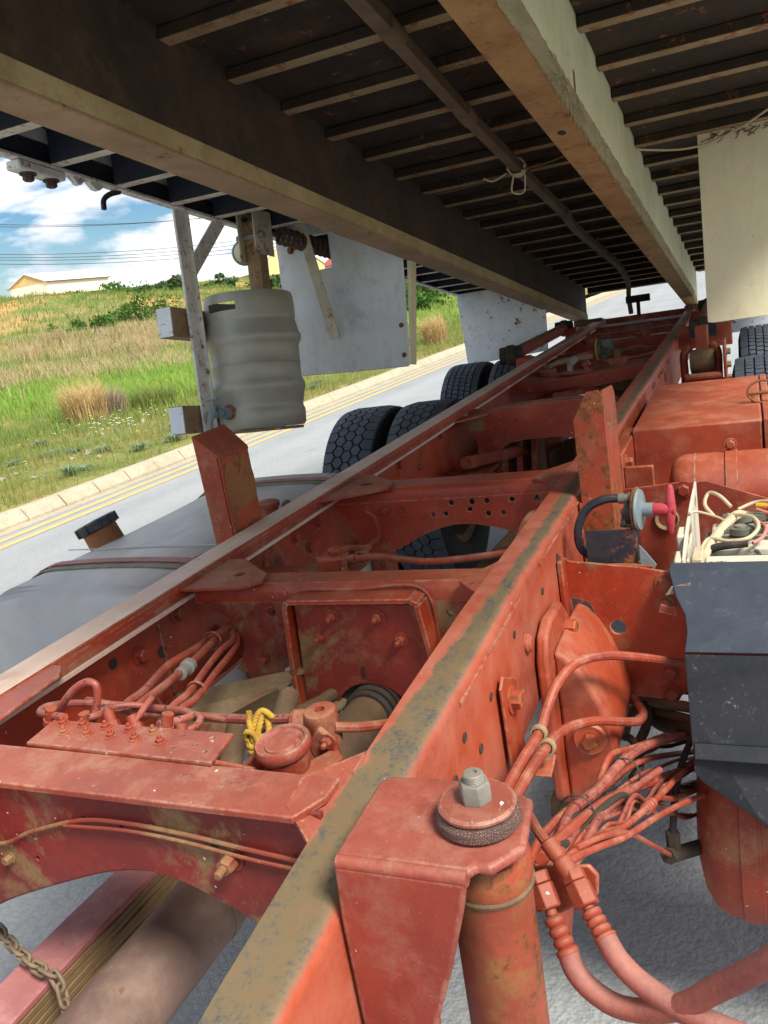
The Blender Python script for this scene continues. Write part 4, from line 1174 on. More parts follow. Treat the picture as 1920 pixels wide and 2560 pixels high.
# ------------------------------------------------------------------ raised tipper body (local axes tilt with it)
bed = thing('tipper_body', 'raised white tipper body seen from below with beams and ribs', 'tipper body', (0, 8.0, 1.06))
OFF.pop(bed.name)
bed.rotation_euler = (R(-9.25), 0, 0)
def bpart(name, mb, mat, parent=None, bevel=0, **k):
    return obj(name, mb, mat, parent or bed, bevel, **k)
Y0, Y1 = -7.6, 0.25
bpart('floor', MB().box(-1.285, 1.285, Y0, Y1, .335, .36), 'bed_dark')
bpart('floor_sheet', MB().box(-.5035, .3705, Y0, .0, .305, .3345).box(.443, 1.2835, Y0, .2, .305, .3345), 'bed_dark')
for x0, x1 in ((-1.31, -1.285), (1.285, 1.31)):
    bpart('unseen_side_wall', MB().box(x0, x1, Y0, Y1, .29, 1.25), 'white_panel')  # sides out of view, added for the shade they cast below
bpart('front_wall', MB().box(-1.30, 1.30, Y0 - .03, Y0, .29, 1.4), 'white_panel')
# long beams
def beam(x0, x1, low0, low1, sgn, mats):
    b = bpart('long_beam', MB().box(x0, x1, Y0, -.05, .055, .334), mats[0], bevel=.004)
    bpart('bottom_flange', MB().box(low0, low1, Y0, -.02, -.012, .0), mats[1], b, bevel=.003)
    bpart('flange_side', MB().box(low0 + .004, low1 - .004, Y0, -.03, .0005, .0545), mats[2], b, bevel=.003)
    return b
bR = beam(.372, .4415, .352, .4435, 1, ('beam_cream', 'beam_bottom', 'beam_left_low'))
tag(bR, 'cream right beam with a brown underside')
m = MB(); rr = random.Random(3)
yy = np.linspace(Y0, -.6, 240)
prof = [(.4440, -.014), (.4440, .056), (.4495, .056), (.4500, -.014)]
m.sweep(prof, [(float(y), rr.uniform(-.0008, .0022), rr.uniform(-.004, .004)) for y in yy])
bpart('felt_strip', m, 'fibre', bR)
m = MB()
for k in range(90):
    y = rr.choice([rr.uniform(-5.95, -5.55), rr.uniform(-7, -1.5)]); z = rr.uniform(-.01, .05)
    m.tube([(.447, y, z), (.455 + rr.uniform(0, .01), y + rr.uniform(-.02, .02), z - rr.uniform(.01, .03)), (.452 + rr.uniform(0, .015), y + rr.uniform(-.04, .04), z - rr.uniform(.03, .07))], .0008, 4, sub=3)
f_ = bpart('loose_fibres', m, 'fibre', bR); tag(f_, kind='stuff')
bpart('beam_shade_disc', MB().lathe([(.012, -.0008), (.011, -.0016), (.0005, -.0012)], 14, Matrix.Translation((.392, -5.55, -.012)) @ Matrix.Scale(1.8, 4, (0, 1, 0))), 'black_rubber', bR)  # dark disc on the flange, coloured like the shade in an opening
bpart('rust_patch_plate', MB().box(.4416, .4426, -5.78, -5.58, .058, .125), 'rusty_iron', bR)
bpart('joint_plate', MB().box(.4416, .4446, Y0, -5.62, .06, .332), 'beam_cream', bR, bevel=.002)
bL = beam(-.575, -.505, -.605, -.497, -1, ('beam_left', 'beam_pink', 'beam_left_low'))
tag(bL, 'dark left beam with a pale lower flange')
# cross ribs: right, centre and the deeper outriggers on the left
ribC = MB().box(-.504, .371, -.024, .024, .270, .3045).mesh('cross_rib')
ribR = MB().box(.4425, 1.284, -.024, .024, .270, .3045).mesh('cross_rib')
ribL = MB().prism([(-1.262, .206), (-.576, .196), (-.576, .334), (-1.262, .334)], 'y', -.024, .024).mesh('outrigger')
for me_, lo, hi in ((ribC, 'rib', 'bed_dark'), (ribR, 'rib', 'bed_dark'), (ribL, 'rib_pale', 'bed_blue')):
    # side faces take the dark material, the bottom flange the pale one
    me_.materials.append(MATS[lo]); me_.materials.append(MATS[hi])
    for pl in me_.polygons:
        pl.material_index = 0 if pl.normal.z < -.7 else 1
k = 0
y = -5.465 - .313 * 6
while y < -.05:
    for me, nm, dy in ((ribC, 'cross_rib', .008), (ribR, 'cross_rib', 0), (ribL, 'outrigger', -.235 + .313)):
        if y + dy > -.1: continue
        o = link(nm, me, None, bed, bevel=.005)
        o.location = (0, y + dy + rnd.uniform(-.006, .006), rnd.uniform(-.003, .003))
    y += .313
bpart('left_floor_lining', MB().box(-1.262, -.576, Y0, .2, .322, .3335), 'bed_blue')
eb = bpart('edge_rail', MB().box(-1.302, -1.262, Y0, .2, .2, .212), 'white_rusty', bevel=.003)
bpart('edge_web', MB().box(-1.302, -1.296, Y0, .2, .2125, .2895), 'bed_blue', eb)
tag(eb, 'pale rusty left edge rail of the body')
bpart('edge_rail', MB().box(1.263, 1.302, Y0, .2, .2, .289), 'white_rusty', bevel=.004)
bpart('tail_beam', MB().box(-.50, .355, .02, .12, .24, .334), 'bed_dark', bevel=.004)
# hinge ends where the beams sit on the frame
for x0, x1, mm in ((-.60, -.35, 'beam_left_low'), (.34, .46, 'beam_left_low')):
    bpart('hinge_block', MB().box(x0, x1, -.22, .04, -.075, -.013), 'brown_grime', bevel=.006)
    bpart('hinge_cheek', MB().box(x0 + .03, x0 + .05, -.10, .10, -.013, .20), mm, bevel=.004)
    bpart('hinge_pin', MB().tube([(x0 - .03, -.02, -.09), (x1 + .03, -.02, -.09)], .028, 16), 'dark_grime')
# conduit down the middle, clipped cable tied with wire
cpath = [(.05, -6.6, .235), (.043, -6.1, .235), (.03, -5.85, .232)]
con = bpart('conduit', MB().tube([(.05, -7.3, .238), (.043, -6.1, .238), (.036, -5.86, .238)], .030, 4).tube([(.036, -5.86, .236), (.008, -5.1, .236), (-.004, -4.4, .236), (-.012, -3.4, .236)], .026, 4).tube([(-.012, -3.4, .236), (-.03, -3.1, .23), (-.025, -2.4, .225), (-.01, -1.5, .215), (-.05, -.7, .19), (-.10, -.3, .12), (-.10, -.2, -.01)], .026, 4, sub=6), 'conduit')
for (x, y, z) in ((.036, -5.86, .237), (.010, -5.15, .236), (-.012, -3.42, .236), (-.02, -2.2, .222)):
    bpart('conduit_coupling', MB().tube([(x + .002, y - .05, z), (x - .002, y + .05, z)], .030, 12), 'conduit', con)
m = MB(); rr = random.Random(5)
for k in range(5):
    a0 = rr.uniform(0, 6)
    m.tube([(-.005 + .034 * math.cos(a0 + t * .8), -4.43 + rr.uniform(-.025, .025), .236 + .034 * math.sin(a0 + t * .8)) for t in range(9)], .0035, 6, sub=3)
m.tube([(-.05, -4.43, .22), (-.10, -4.47, .19), (-.13, -4.5, .2)], .0035, 6, sub=4).tube([(.02, -4.4, .21), (.0, -4.36, .15), (-.04, -4.4, .15), (-.02, -4.44, .2)], .0035, 6, sub=4)
bpart('wire_tie', m, 'cable_cream', con)
bpart('loose_wire', MB().tube([(-.02, -4.42, .22), (-.2, -4.38, .215), (-.4, -4.33, .225), (-.5, -4.28, .25)], .004, 6, sub=5), 'conduit', con)
bpart('loose_wire', MB().tube([(.02, -4.44, .22), (.15, -4.46, .222), (.30, -4.5, .245), (.37, -4.52, .25)], .004, 6, sub=5), 'conduit', con)
bpart('slack_wire', MB().tube([(.45, -4.26, .25), (.6, -4.24, .222), (.72, -4.26, .215), (.85, -4.35, .228), (.98, -4.5, .245), (1.15, -4.65, .25)], .0045, 6, sub=6), 'cable_cream')
# edge fittings at the front left
fit = bpart('latch_bracket', MB().box(-1.32, -1.26, -5.86, -5.66, .168, .199), 'white_rusty', bevel=.006)
for y in (-5.80, -5.70):
    bolt((-1.29, y, .168), (0, 0, -1), fit, af=.032, hh=.02, mat='spring_rust')
for y, s in ((-5.58, .03), (-5.49, .04)):
    bpart('edge_lug', MB().prism([(y - s, .2), (y + s, .2), (y + s * .3, .178), (y - s * .3, .178)], 'x', -1.298, -1.275), 'white_rusty')
bpart('rope_hook', MB().tube([(-1.285, -5.36, .2), (-1.30, -5.40, .185), (-1.305, -5.43, .16), (-1.305, -5.435, .125)], .010, 8, sub=5), 'black_rubber')
# frame that carries the keg: hanger, brace and two cross boxes
hang = bpart('hanger_post', MB().bar((-1.30, -4.99, .24), (-1.30, -4.955, -.72), .07, .012, up=(1, 0, 0)), 'white_rusty', bevel=.003)
tag(hang, 'white rust streaked hanger post')
bpart('hanger_flange', MB().bar((-1.29, -4.955, .2), (-1.29, -4.922, -.72), .006, .03, up=(1, 0, 0)), 'white_rusty', hang)
bpart('brace', MB().bar((-1.309, -4.99, -.09), (-1.309, -4.60, .29), .07, .008, up=(1, 0, 0)), 'white_rusty', hang, bevel=.002)
for z0, z1 in ((-.318, -.195), (-.716, -.600)):
    cb = bpart('carrier_box', MB().box(-1.385, -1.312, -5.10, -4.45, z0, z1), 'tan_paint', hang, bevel=.004)
    bpart('box_end', MB().box(-1.383, -1.314, -5.105, -5.101, z0 + .003, z1 - .003), 'white_chipped', cb)
bpart('keg_cradle', MB().box(-1.311, -1.02, -4.84, -4.78, -.735, -.722).box(-1.311, -1.02, -4.68, -4.62, -.735, -.722), 'tan_paint', hang, bevel=.003)
# channel, spring, lamp arm and strap between hanger and mudguard
ch = bpart('hanger_channel', MB().box(-1.235, -1.165, -4.60, -4.588, -.12, .21).box(-1.235, -1.228, -4.587, -4.53, -.12, .21).box(-1.172, -1.165, -4.587, -4.53, -.12, .21), 'tan_paint', bevel=.002)
bpart('clevis_plate', MB().box(-1.245, -1.238, -4.64, -4.48, .03, .26), 'rib_pale', ch, bevel=.003)
bpart('clevis_plate', MB().box(-1.162, -1.155, -4.64, -4.48, .06, .26), 'rib_pale', ch, bevel=.003)
bpart('clevis_pin', MB().tube([(-1.27, -4.60, .14), (-1.13, -4.60, .14)], .016, 12), 'steel_worn', ch)
lamp = bpart('lamp_housing', MB().lathe([(.058, 0), (.06, .02), (.052, .03), (.002, .03)], 24, axis_matrix((-1.30, -4.50, .10), (.3, -1, -.1))), 'plastic_grey', ch)
bpart('lamp_lens', MB().lathe([(.046, .03), (.040, .042), (.02, .05), (.001, .052)], 24, axis_matrix((-1.30, -4.50, .10), (.3, -1, -.1))), 'beam_cream', lamp)
bpart('lamp_arm', MB().box(-1.29, -1.24, -4.505, -4.495, .05, .16), 'rib_pale', ch)
sp = [( )]
A = Vector((-1.15, -4.43, .165)); B = Vector((-.98, -3.95, .10)); ax = (B - A).normalized(); u = ax.orthogonal().normalized(); w = ax.cross(u)
N = 16; pts = []
for i in range(N * 12 + 1):
    t = i / (N * 12); a = 2 * math.pi * i / 12
    pts.append(A + (B - A) * t + (u * math.cos(a) + w * math.sin(a)) * .034)
spring = bpart('coil_spring', MB().tube(pts, .0105, 7), 'spring_rust')
bpart('spring_hook', MB().tube([A, A - ax * .05, A - ax * .09 + w * .02], .011, 8, sub=3), 'spring_rust', spring)
# mudguards hanging from the body
def mud(name, outline, holes, y, mat, lbl):
    o = plate(name, outline, holes, .006, mat, bed, 'y', y)
    tag(o, lbl); return o
mg = mud('mudguard', [(-1.30, .27), (-1.30, .18), (-1.262, -.468), (-1.235, -.472), (-.672, -.492), (-.648, -.488), (-.632, .015), (-.60, .27)], [[(-1.135, .20), (-1.008, .20), (-1.002, .025), (-1.118, .018)]], -4.20, 'white_panel', 'white left mudguard with a square cut-out')
bpart('folded_edge', MB().prism([(-.647, -.487), (-.640, -.487), (-.594, -.01), (-.590, .20), (-.60, .20)], 'y', -4.196, -4.13), 'cream_panel', mg)
bpart('folded_edge', MB().box(-1.30, -1.296, -4.196, -4.12, -.2, .19), 'white_panel', mg)
for bx_ in (-1.22, -.86, -.70):
    bolt((bx_, -4.204, .20 if bx_ > -1.2 else .14), (0, -1, 0), mg, af=.022, hh=.012, mat='rusty_iron')
for bz_ in (-.44, -.30):
    bolt((-.67, -4.204, bz_), (0, -1, 0), mg, af=.014, hh=.006, mat='rusty_iron', name='rivet')
bpart('bottom_lip', MB().tube([(-1.255, -4.198, -.470), (-.95, -4.199, -.482), (-.655, -4.198, -.490)], .006, 8), 'white_panel', mg)
bpart('stay_strap', MB().bar((-1.09, -4.33, .24), (-1.02, -4.215, -.315), .052, .008, up=(0, -1, 0)), 'rib_pale', mg, bevel=.002)
mud('mudguard', [(-1.262, .20), (-1.272, .16), (-1.225, -.36), (-.58, -.32), (-.57, .20)], [], -1.45, 'white_chipped', 'white chipped rear mudguard behind the wheels')
mg2 = mud('mudguard', [(.683, .27), (.683, -.470), (.70, -.476), (1.28, -.47), (1.29, .27)], [], -4.20, 'cream_panel', 'cream right mudguard')
bpart('folded_edge', MB().box(.683, .688, -4.196, -4.12, -.47, .26), 'cream_panel', mg2)
mud('mudguard', [(.60, .20), (.60, -.36), (1.27, -.36), (1.27, .20)], [], -1.45, 'white_chipped', 'white chipped rear mudguard on the right')
m = MB(); rr = random.Random(9)
for k in range(40):
    x = rr.uniform(.72, 1.25); m.tube([(x, -4.21, .262 + rr.uniform(-.01, .01)), (x + rr.uniform(-.03, .03), -4.225, .25), (x + rr.uniform(-.05, .05), -4.22, .235 + rr.uniform(-.015, .01))], .002, 5)
s_ = bpart('dry_debris', m, 'spring_rust', mg2); tag(s_, kind='stuff')
bpart('tail_lamp_bar', MB().box(-.12, .08, -.36, -.33, .06, .12), 'black_rubber', bevel=.006)
bpart('tail_lamp_stalk', MB().box(-.035, -.005, -.355, -.335, -.05, .06), 'dark_grime')

# ------------------------------------------------------------------ the keg used as a water tank
kegE = thing('water_keg', 'dented dusty steel beer keg with a tap hung beside the bed', 'keg', bed.matrix_basis @ Vector((-1.16, -4.74, -.715)))
OFF.pop(kegE.name)
kegE.location = (0, 0, 0)
bpy.context.view_layer.update()
Mb = Matrix.Translation((0, 8.0, 1.06)) @ Matrix.Rotation(R(-9.25), 4, 'X')
kegE.matrix_world = Mb @ Matrix.Translation((-1.165, -4.74, -.72))
rK = .2
prof = [(.165, .018), (.178, .0), (.188, 0), (.198, .012), (.200, .07), (.194, .082), (.192, .095)]
prof += [(rK - .004, .11), (rK + .004, .15), (rK + .010, .165), (rK + .010, .185), (rK + .002, .20), (rK - .003, .215), (rK - .003, .27), (rK + .0, .275), (rK - .003, .28), (rK - .003, .345), (rK + .002, .36), (rK + .011, .375), (rK + .011, .395), (rK + .003, .41), (rK - .004, .45), (rK - .008, .462), (rK - .004, .475)]
def keg_body():
    m = MB().lathe(prof, 64)
    return m
body = keg_body().mesh('body', 50)
for vv in body.vertices:      # dents
    a = math.atan2(vv.co.y, vv.co.x)
    d = 0.003 * mnoise.noise(Vector((math.cos(a) * 1.5, math.sin(a) * 1.5, vv.co.z * 5))) + (.005 * max(0, mnoise.noise(Vector((math.cos(a) * 4, math.sin(a) * 4, vv.co.z * 12 + 5))) - .25))
    vv.co.x += d * math.cos(a); vv.co.y += d * math.sin(a)
link('body', body, 'keg_steel', kegE)
# collar with two hand holes
m = MB(); nS = 72
holes = []
def collar_r(z): return rK - .004 - (max(0, z - .55) * .25)
rings = [.475, .50, .535, .56, .575]
def in_hand(a, zi):
    for c in (R(-96), R(84)):
        d = (a - c + math.pi) % (2 * math.pi) - math.pi
        if abs(d) < R(23) and zi == 1: return True
    return False
for t_ in (0, .004):
    pass
v = []; f = []
for inner in (0, 1):
    for z in rings:
        for k in range(nS):
            a = 2 * math.pi * k / nS
            r = collar_r(z) - inner * .005
            v.append((r * math.cos(a), r * math.sin(a), z))
nr = len(rings)
idx = lambda inner, i, k: inner * nr * nS + i * nS + k % nS
for i in range(nr - 1):
    for k in range(nS):
        a = 2 * math.pi * (k + .5) / nS
        if in_hand(a, i):
            for (dk, di) in ():
                pass
            continue
        f.append((idx(0, i, k), idx(0, i, k + 1), idx(0, i + 1, k + 1), idx(0, i + 1, k)))
        f.append((idx(1, i + 1, k), idx(1, i + 1, k + 1), idx(1, i, k + 1), idx(1, i, k)))
for k in range(nS):
    f.append((idx(0, nr - 1, k), idx(0, nr - 1, k + 1), idx(1, nr - 1, k + 1), idx(1, nr - 1, k)))
    a = 2 * math.pi * (k + .5) / nS
    if in_hand(a, 1):
        for i in (1, 2):
            f.append((idx(0, i, k), idx(0, i, k + 1), idx(1, i, k + 1), idx(1, i, k)))
        for kk, e in ((k - 1, k), (k + 1, k + 1)):
            if not in_hand(2 * math.pi * (kk + .5) / nS, 1):
                f.append((idx(0, 1, e), idx(0, 2, e), idx(1, 2, e), idx(1, 1, e)))
m.add(v, f)
obj('collar', m, 'keg_steel', kegE, smooth=50)
obj('dome', MB().lathe([(.19, .468), (.15, .492), (.08, .502), (.001, .505)], 48), 'dark_grime', kegE)
obj('valve_neck', MB().lathe([(.03, .50), (.03, .52), (.001, .52)], 20), 'steel_worn', kegE)
obj('stopper', MB().lathe([(.002, .555), (.03, .56), (.042, .58), (.038, .605), (.02, .618), (.001, .62)], 20, Matrix.Translation((-.06, .06, 0))), 'beam_cream', kegE)
# brass tap on a stub pipe
ta = R(-101)
td = Vector((math.cos(ta), math.sin(ta), 0)); ts = Vector((-td.y, td.x, 0))
tp = td * .195 + Vector((0, 0, .075))
tap = obj('tap', MB().tube([tp, tp + td * .035], .024, 14).tube([tp + td * .035, tp + td * .10 - ts * .02], .014, 10).tube([tp + td * .08, tp + td * .10 + Vector((0, 0, -.005)), tp + td * .12 + Vector((0, 0, -.035)), tp + td * .12 + Vector((0, 0, -.07))], .013, 10, sub=4).tube([tp + td * .09, tp + td * .09 + Vector((0, 0, .06))], .009, 10).lathe([(.017, -.014), (.019, 0), (.017, .014), (.001, .014)], 6, axis_matrix(tp + td * .06, td)), 'plastic_grey', kegE)
obj('tap_handle', MB().tube([tp + td * .09 + Vector((0, 0, .062)) - ts * .03, tp + td * .09 + Vector((0, 0, .062)) + ts * .03], .007, 8), 'plastic_grey', tap)
obj('rust_boss', MB().lathe([(.034, -.003), (.036, .002), (.02, .008), (.001, .008)], 18, axis_matrix(tp, td)), 'rusty_iron', kegE)
# ------------------------------------------------------------------ fuel tank on the left
tank = thing('fuel_tank', 'large dusty aluminium fuel tank strapped outside the left rail', 'fuel tank', (-.9, 2.3, .28))
def rrect(x0, x1, z0, z1, r, n=8):
    p = []
    for cx, cz, a0 in ((x1 - r, z1 - r, 90), (x0 + r, z1 - r, 180), (x0 + r, z0 + r, 270), (x1 - r, z0 + r, 0)):
        pass
    p += arc(x1 - r, z1 - r, r, 0, 90, n) + arc(x0 + r, z1 - r, r, 90, 180, n) + arc(x0 + r, z0 + r, r, 180, 270, n) + arc(x1 - r, z0 + r, r, 270, 360, n)
    return p
def crown(p, zmax, amt=.018):
    xs_ = [q[0] for q in p]; xm = (min(xs_) + max(xs_)) / 2; hw = (max(xs_) - min(xs_)) / 2
    return [(x, z + (amt * (1 - ((x - xm) / hw) ** 2) if z > zmax - .25 else 0)) for x, z in p]
def dense(p, n=6):
    out = []
    for a, b in zip(p, p[1:] + p[:1]):
        L_ = math.hypot(b[0] - a[0], b[1] - a[1]); k = max(1, int(L_ / .04))
        out += [(a[0] + (b[0] - a[0]) * i / k, a[1] + (b[1] - a[1]) * i / k) for i in range(k)]
    return out
def tank_sec(g):
    return crown(dense(rrect(-1.30 + g, -.505 - g, .30 + g, .945 - g, .17 - g * .5)), .945)
mb = MB()
secs = [(1.62, .035), (1.625, .02), (1.635, .010), (1.655, .003), (1.68, 0), (2.86, 0), (2.885, .003), (2.905, .010), (2.915, .02), (2.92, .035)]
rings_ = [[(x, y, z) for x, z in tank_sec(g)] for y, g in secs]
nn = len(rings_[0])
v = [p for r_ in rings_ for p in r_]
f = [(k * nn + i, k * nn + (i + 1) % nn, (k + 1) * nn + (i + 1) % nn, (k + 1) * nn + i) for k in range(len(secs) - 1) for i in range(nn)]
f += [tuple(range(nn))[::-1], tuple(range((len(secs) - 1) * nn, len(secs) * nn))]
obj('shell', mb.add(v, f), 'tank_alu', tank, smooth=40)
def band(y0, y1, out, mat, nm, parent):
    mb = MB(); a = [(x, z) for x, z in crown(dense(rrect(-1.30 - out, -.505 + out, .30 - out, .945 + out, .17 + out * .5)), .945)]
    b = [(x, z) for x, z in crown(dense(rrect(-1.299, -.506, .301, .944, .17)), .945)]
    n_ = len(a)
    v = [(x, y0, z) for x, z in a] + [(x, y1, z) for x, z in a] + [(-.9 + (x + .9) * .992, y0, .62 + (z - .62) * .992) for x, z in a] + [(-.9 + (x + .9) * .992, y1, .62 + (z - .62) * .992) for x, z in a]
    f = []
    for i in range(n_):
        j = (i + 1) % n_
        f += [(i, j, n_ + j, n_ + i), (2 * n_ + i, i, n_ + i, 3 * n_ + i)[::-1][:0] or (i, 2 * n_ + i, 2 * n_ + j, j), (n_ + i, n_ + j, 3 * n_ + j, 3 * n_ + i)]
    return obj(nm, mb.add(v, f), mat, parent, smooth=40)
for y in (1.84, 2.74):
    b_ = band(y - .035, y + .035, .004, 'strap_liner', 'strap_rubber', tank)
    s_ = band(y - .004, y + .031, .009, 'leaf_pink', 'strap', tank)
    obj('strap_bolt', MB().tube([(-.62, y + .01, .965), (-.52, y + .01, .955), (-.45, y + .01, .90)], .012, 10, sub=3), 'red_dusty', s_)
    for x in (-.60, -.56, -.52):
        obj('strap_nut', MB().lathe([(.018, -.008), (.018, .008), (.002, .008)], 6, axis_matrix((x, y + .01, .963), (1, 0, -.15))), 'red_dusty', s_)
obj('weld_seam', MB().sweep([(-1.22, .963), (-.60, .963), (-.60, .9655), (-1.22, .9655)], [(1.985, 0, 0), (1.989, 0, 0)]), 'tank_alu', tank)
nk = axis_matrix((-1.205, 2.17, .872), (-.34, -.06, 1))
neck = obj('filler_neck', MB().lathe([(.075, 0), (.062, .03), (.060, .115), (.062, .118)], 32, nk), 'ochre_rust', tank)
cp = MB().lathe([(.066, .112), (.072, .116), (.072, .142), (.066, .148), (.001, .150)], 32, nk)
for k in range(9):
    a = 2 * math.pi * k / 9
    Mk = nk @ Matrix.Rotation(a, 4, 'Z')
    cp.box(.068, .0765, -.009, .009, .114, .146, Mk)
obj('filler_cap', cp, 'black_plastic', tank, bevel=.002)
sd = axis_matrix((-.66, 2.33, .945), (0, 0, 1))
obj('sender_unit', MB().lathe([(.035, 0), (.035, .035), (.042, .036), (.042, .05), (.03, .055), (.001, .056)], 18, sd), 'red_dusty', tank)
obj('fuel_hose', MB().tube([(-.56, 2.28, .955), (-.54, 2.24, 1.0), (-.50, 2.2, 1.02), (-.455, 2.16, .98), (-.44, 2.1, .90)], .011, 8, sub=5), 'black_rubber', tank)
for y in (1.84, 2.74):
    obj('tank_bracket', MB().box(-.498, -.436, y - .04, y + .06, .32, .92).box(-1.2, -.436, y - .04, y + .06, .27, .297), 'red_dusty', tank, bevel=.004)

# ------------------------------------------------------------------ wheels
RT, WT = .50, .31
def tyre_meshes(style):
    side = [(.29, -.115), (.30, -.135), (.36, -.152), (.42, -.150), (.462, -.140), (.480, -.128), (.486, -.11)]
    prof = [(r, z) for r, z in side] + [(.488, 0)] + [(r, -z) for r, z in side[::-1]]
    prof += [(.285, .09), (.285, -.09)]
    carcass = MB().lathe(prof, 72, closed=True).mesh('tyre', 50)
    carcass.materials.append(MATS['tyre_groove'])
    m = MB()
    def block(poly, r0=.484, r1=RT):
        n_ = len(poly)
        cx = sum(p[0] for p in poly) / n_; cz = sum(p[1] for p in poly) / n_
        v = []
        for r, sh in ((r0, 1.0), (r1 - .003, .98), (r1, .93)):
            for a, z in poly:
                aa = cx + (a - cx) * sh; zz = cz + (z - cz) * sh
                drop = .010 * max(0, (abs(zz) - .085) / .05) ** 2
                v.append(((r - drop) * math.cos(aa / RT), (r - drop) * math.sin(aa / RT), zz))
        f = [tuple(range(2 * n_, 3 * n_))]
        for L_ in (0, 1):
            for i in range(n_):
                j = (i + 1) % n_
                f.append((L_ * n_ + i, L_ * n_ + j, (L_ + 1) * n_ + j, (L_ + 1) * n_ + i))
        m.add(v, f)
    C_ = 2 * math.pi * RT
    if style == 'hex':
        N = 48; p = C_ / N; g = .0042
        cols = [-.098, -.049, 0, .049, .098]
        for ci, z in enumerate(cols):
            for k in range(N):
                a = (k + .5 * (ci % 2)) * p
                hw = .0325 - g / 2; ha = p / 2 - g / 2
                poly = [(a - ha, z - hw * .42), (a, z - hw), (a + ha, z - hw * .42), (a + ha, z + hw * .42), (a, z + hw), (a - ha, z + hw * .42)]
                if abs(z) > .09:
                    s = 1 if z > 0 else -1
                    poly = [(a - ha, z - s * hw * .42), (a, z - s * hw), (a + ha, z - s * hw * .42), (a + ha, s * .138), (a - ha, s * .138)]
                    if s > 0: poly = poly
                    else: poly = poly[::-1]
                block(poly)
    else:
        # straight grooves, ribs cut by fine zigzag slits
        edges = [-.138, -.088, -.046, .0, .046, .088, .138]
        N = 84; p = C_ / N
        for ci in range(6):
            z0, z1 = edges[ci] + .003, edges[ci + 1] - .003
            if ci in (0, 5): q, N2 = .0005, N // 2
            else: q, N2 = .003, N
            pp = C_ / N2
            for k in range(N2):
                a = (k + .35 * (ci % 3)) * pp
                ha = pp / 2 - q
                zg = .004 if ci not in (0, 5) else 0
                block([(a - ha, z0), (a + ha, z0), (a + ha + zg, (z0 + z1) / 2), (a + ha, z1), (a - ha, z1), (a - ha + zg, (z0 + z1) / 2)])
    tread = m.mesh('tread', 30)
    tread.materials.append(MATS['tyre'])
    return carcass, tread
rimM = MB().lathe([(.10, .03), (.12, .05), (.20, .06), (.235, .02), (.262, .0), (.268, .10), (.284, .112), (.292, .118), (.292, .124), (.278, .120), (.258, .105), (.250, -.09), (.284, -.112), (.292, -.118), (.286, -.122), (.25, -.10), (.23, -.005), (.20, .045), (.10, .02)], 48, closed=True).mesh('rim', 40)
rimM.materials.append(MATS['brown_grime'])
hubM = MB().lathe([(.001, -.12), (.09, -.12), (.13, -.06), (.13, .05), (.10, .06), (.095, .13), (.06, .15), (.001, .15)], 28)
for k in range(10):
    a = 2 * math.pi * k / 10
    hubM.lathe([(.017, .05), (.017, .085), (.001, .085)], 6, Matrix.Translation((.165 * math.cos(a), .165 * math.sin(a), .01)))
hubM = hubM.mesh('hub', 40)
hubM.materials.append(MATS['brown_grime'])
HEX = tyre_meshes('hex'); RIB = tyre_meshes('rib')
def wheel(x, y, side, tm, label, grp, spin, rad=.50):
    w = thing('wheel', label, 'wheel', (x, y, rad), grp)
    OFF.pop(w.name)
    w.rotation_euler = (0, R(90 * side), 0)
    for nm, me in (('tyre', tm[0]), ('tread', tm[1]), ('rim', rimM), ('hub', hubM)):
        o = bpy.data.objects.new(nm, me); COL.objects.link(o)
        if nm == 'tread': o.parent = ty
        else: o.parent = w
        if nm == 'tyre': ty = o
    w.rotation_euler.rotate_axis('Z', spin)
    return w
wheel(-1.118, 4.26, -1, HEX, 'outer wheel with hexagon tread on the front left axle end', None, .03)
wheel(-.765, 4.26, -1, HEX, 'inner wheel with hexagon tread beside the left rail', None, .2)
wheel(-1.06, 6.02, -1, RIB, 'outer wheel with straight ribbed tread before the chipped mudguard', None, .1)
wheel(-.715, 6.02, -1, RIB, 'inner wheel with straight ribbed tread under the red torque rod', None, .3)
wheel(.895, 4.62, 1, RIB, 'worn wheel right behind the red tool box', None, .15)
wheel(.915, 6.15, 1, RIB, 'wheel with block ribs below the cream mudguard', None, .4)
for (y, lbl) in ((4.30, 'grimy front drive axle with bulky differential under the frame'), (6.02, 'grimy rear drive axle with bulky differential under the frame')):
    ax_ = thing('drive_axle', lbl, 'axle', (0, y, .38))
    obj('axle_tube', MB().tube([(-.56, y, .50), (.72, y, .50)], .085, 20), 'dark_grime', ax_)
    obj('differential', MB().lathe([(.001, -.24), (.09, -.22), (.17, -.12), (.21, 0), (.17, .12), (.09, .2), (.001, .22)], 28, axis_matrix((0, y, .52), (0, 1, 0))), 'brown_grime', ax_)
    for s in (-1, 1):
        obj('brake_drum', MB().lathe([(.19, -.08), (.2, 0), (.2, .07), (.1, .08)], 32, axis_matrix((s * .50 + (.12 if s > 0 else 0), y, .50), (s, 0, 0))), 'dark_grime', ax_)
    obj('torque_arm', MB().tube([(-.10, y - .05, .72), (-.28, y - 1.0, .86)], .028, 12).tube([(.10, y - .05, .72), (.28, y - 1.0, .86)], .028, 12), 'red_dusty', ax_)
shaft = thing('propeller_shaft', 'dirty brown propeller shaft running back through the bearing arch', 'drive shaft', (.05, 2.8, .55))
obj('tube', MB().tube([(.075, 1.52, .755), (.03, 4.15, .58)], .055, 24), 'brown_grime', shaft)
obj('front_tube', MB().tube([(.105, 1.02, .80), (.095, 1.15, .79), (.075, 1.42, .765)], .046, 24), 'brown_grime', shaft)
obj('bearing_rubber', MB().lathe([(.052, -.02), (.084, -.022), (.088, 0), (.084, .022), (.052, .02)], 32, axis_matrix((.070, 1.475, .752), (0, 1, -.05))), 'dark_grime', shaft)
m = MB()
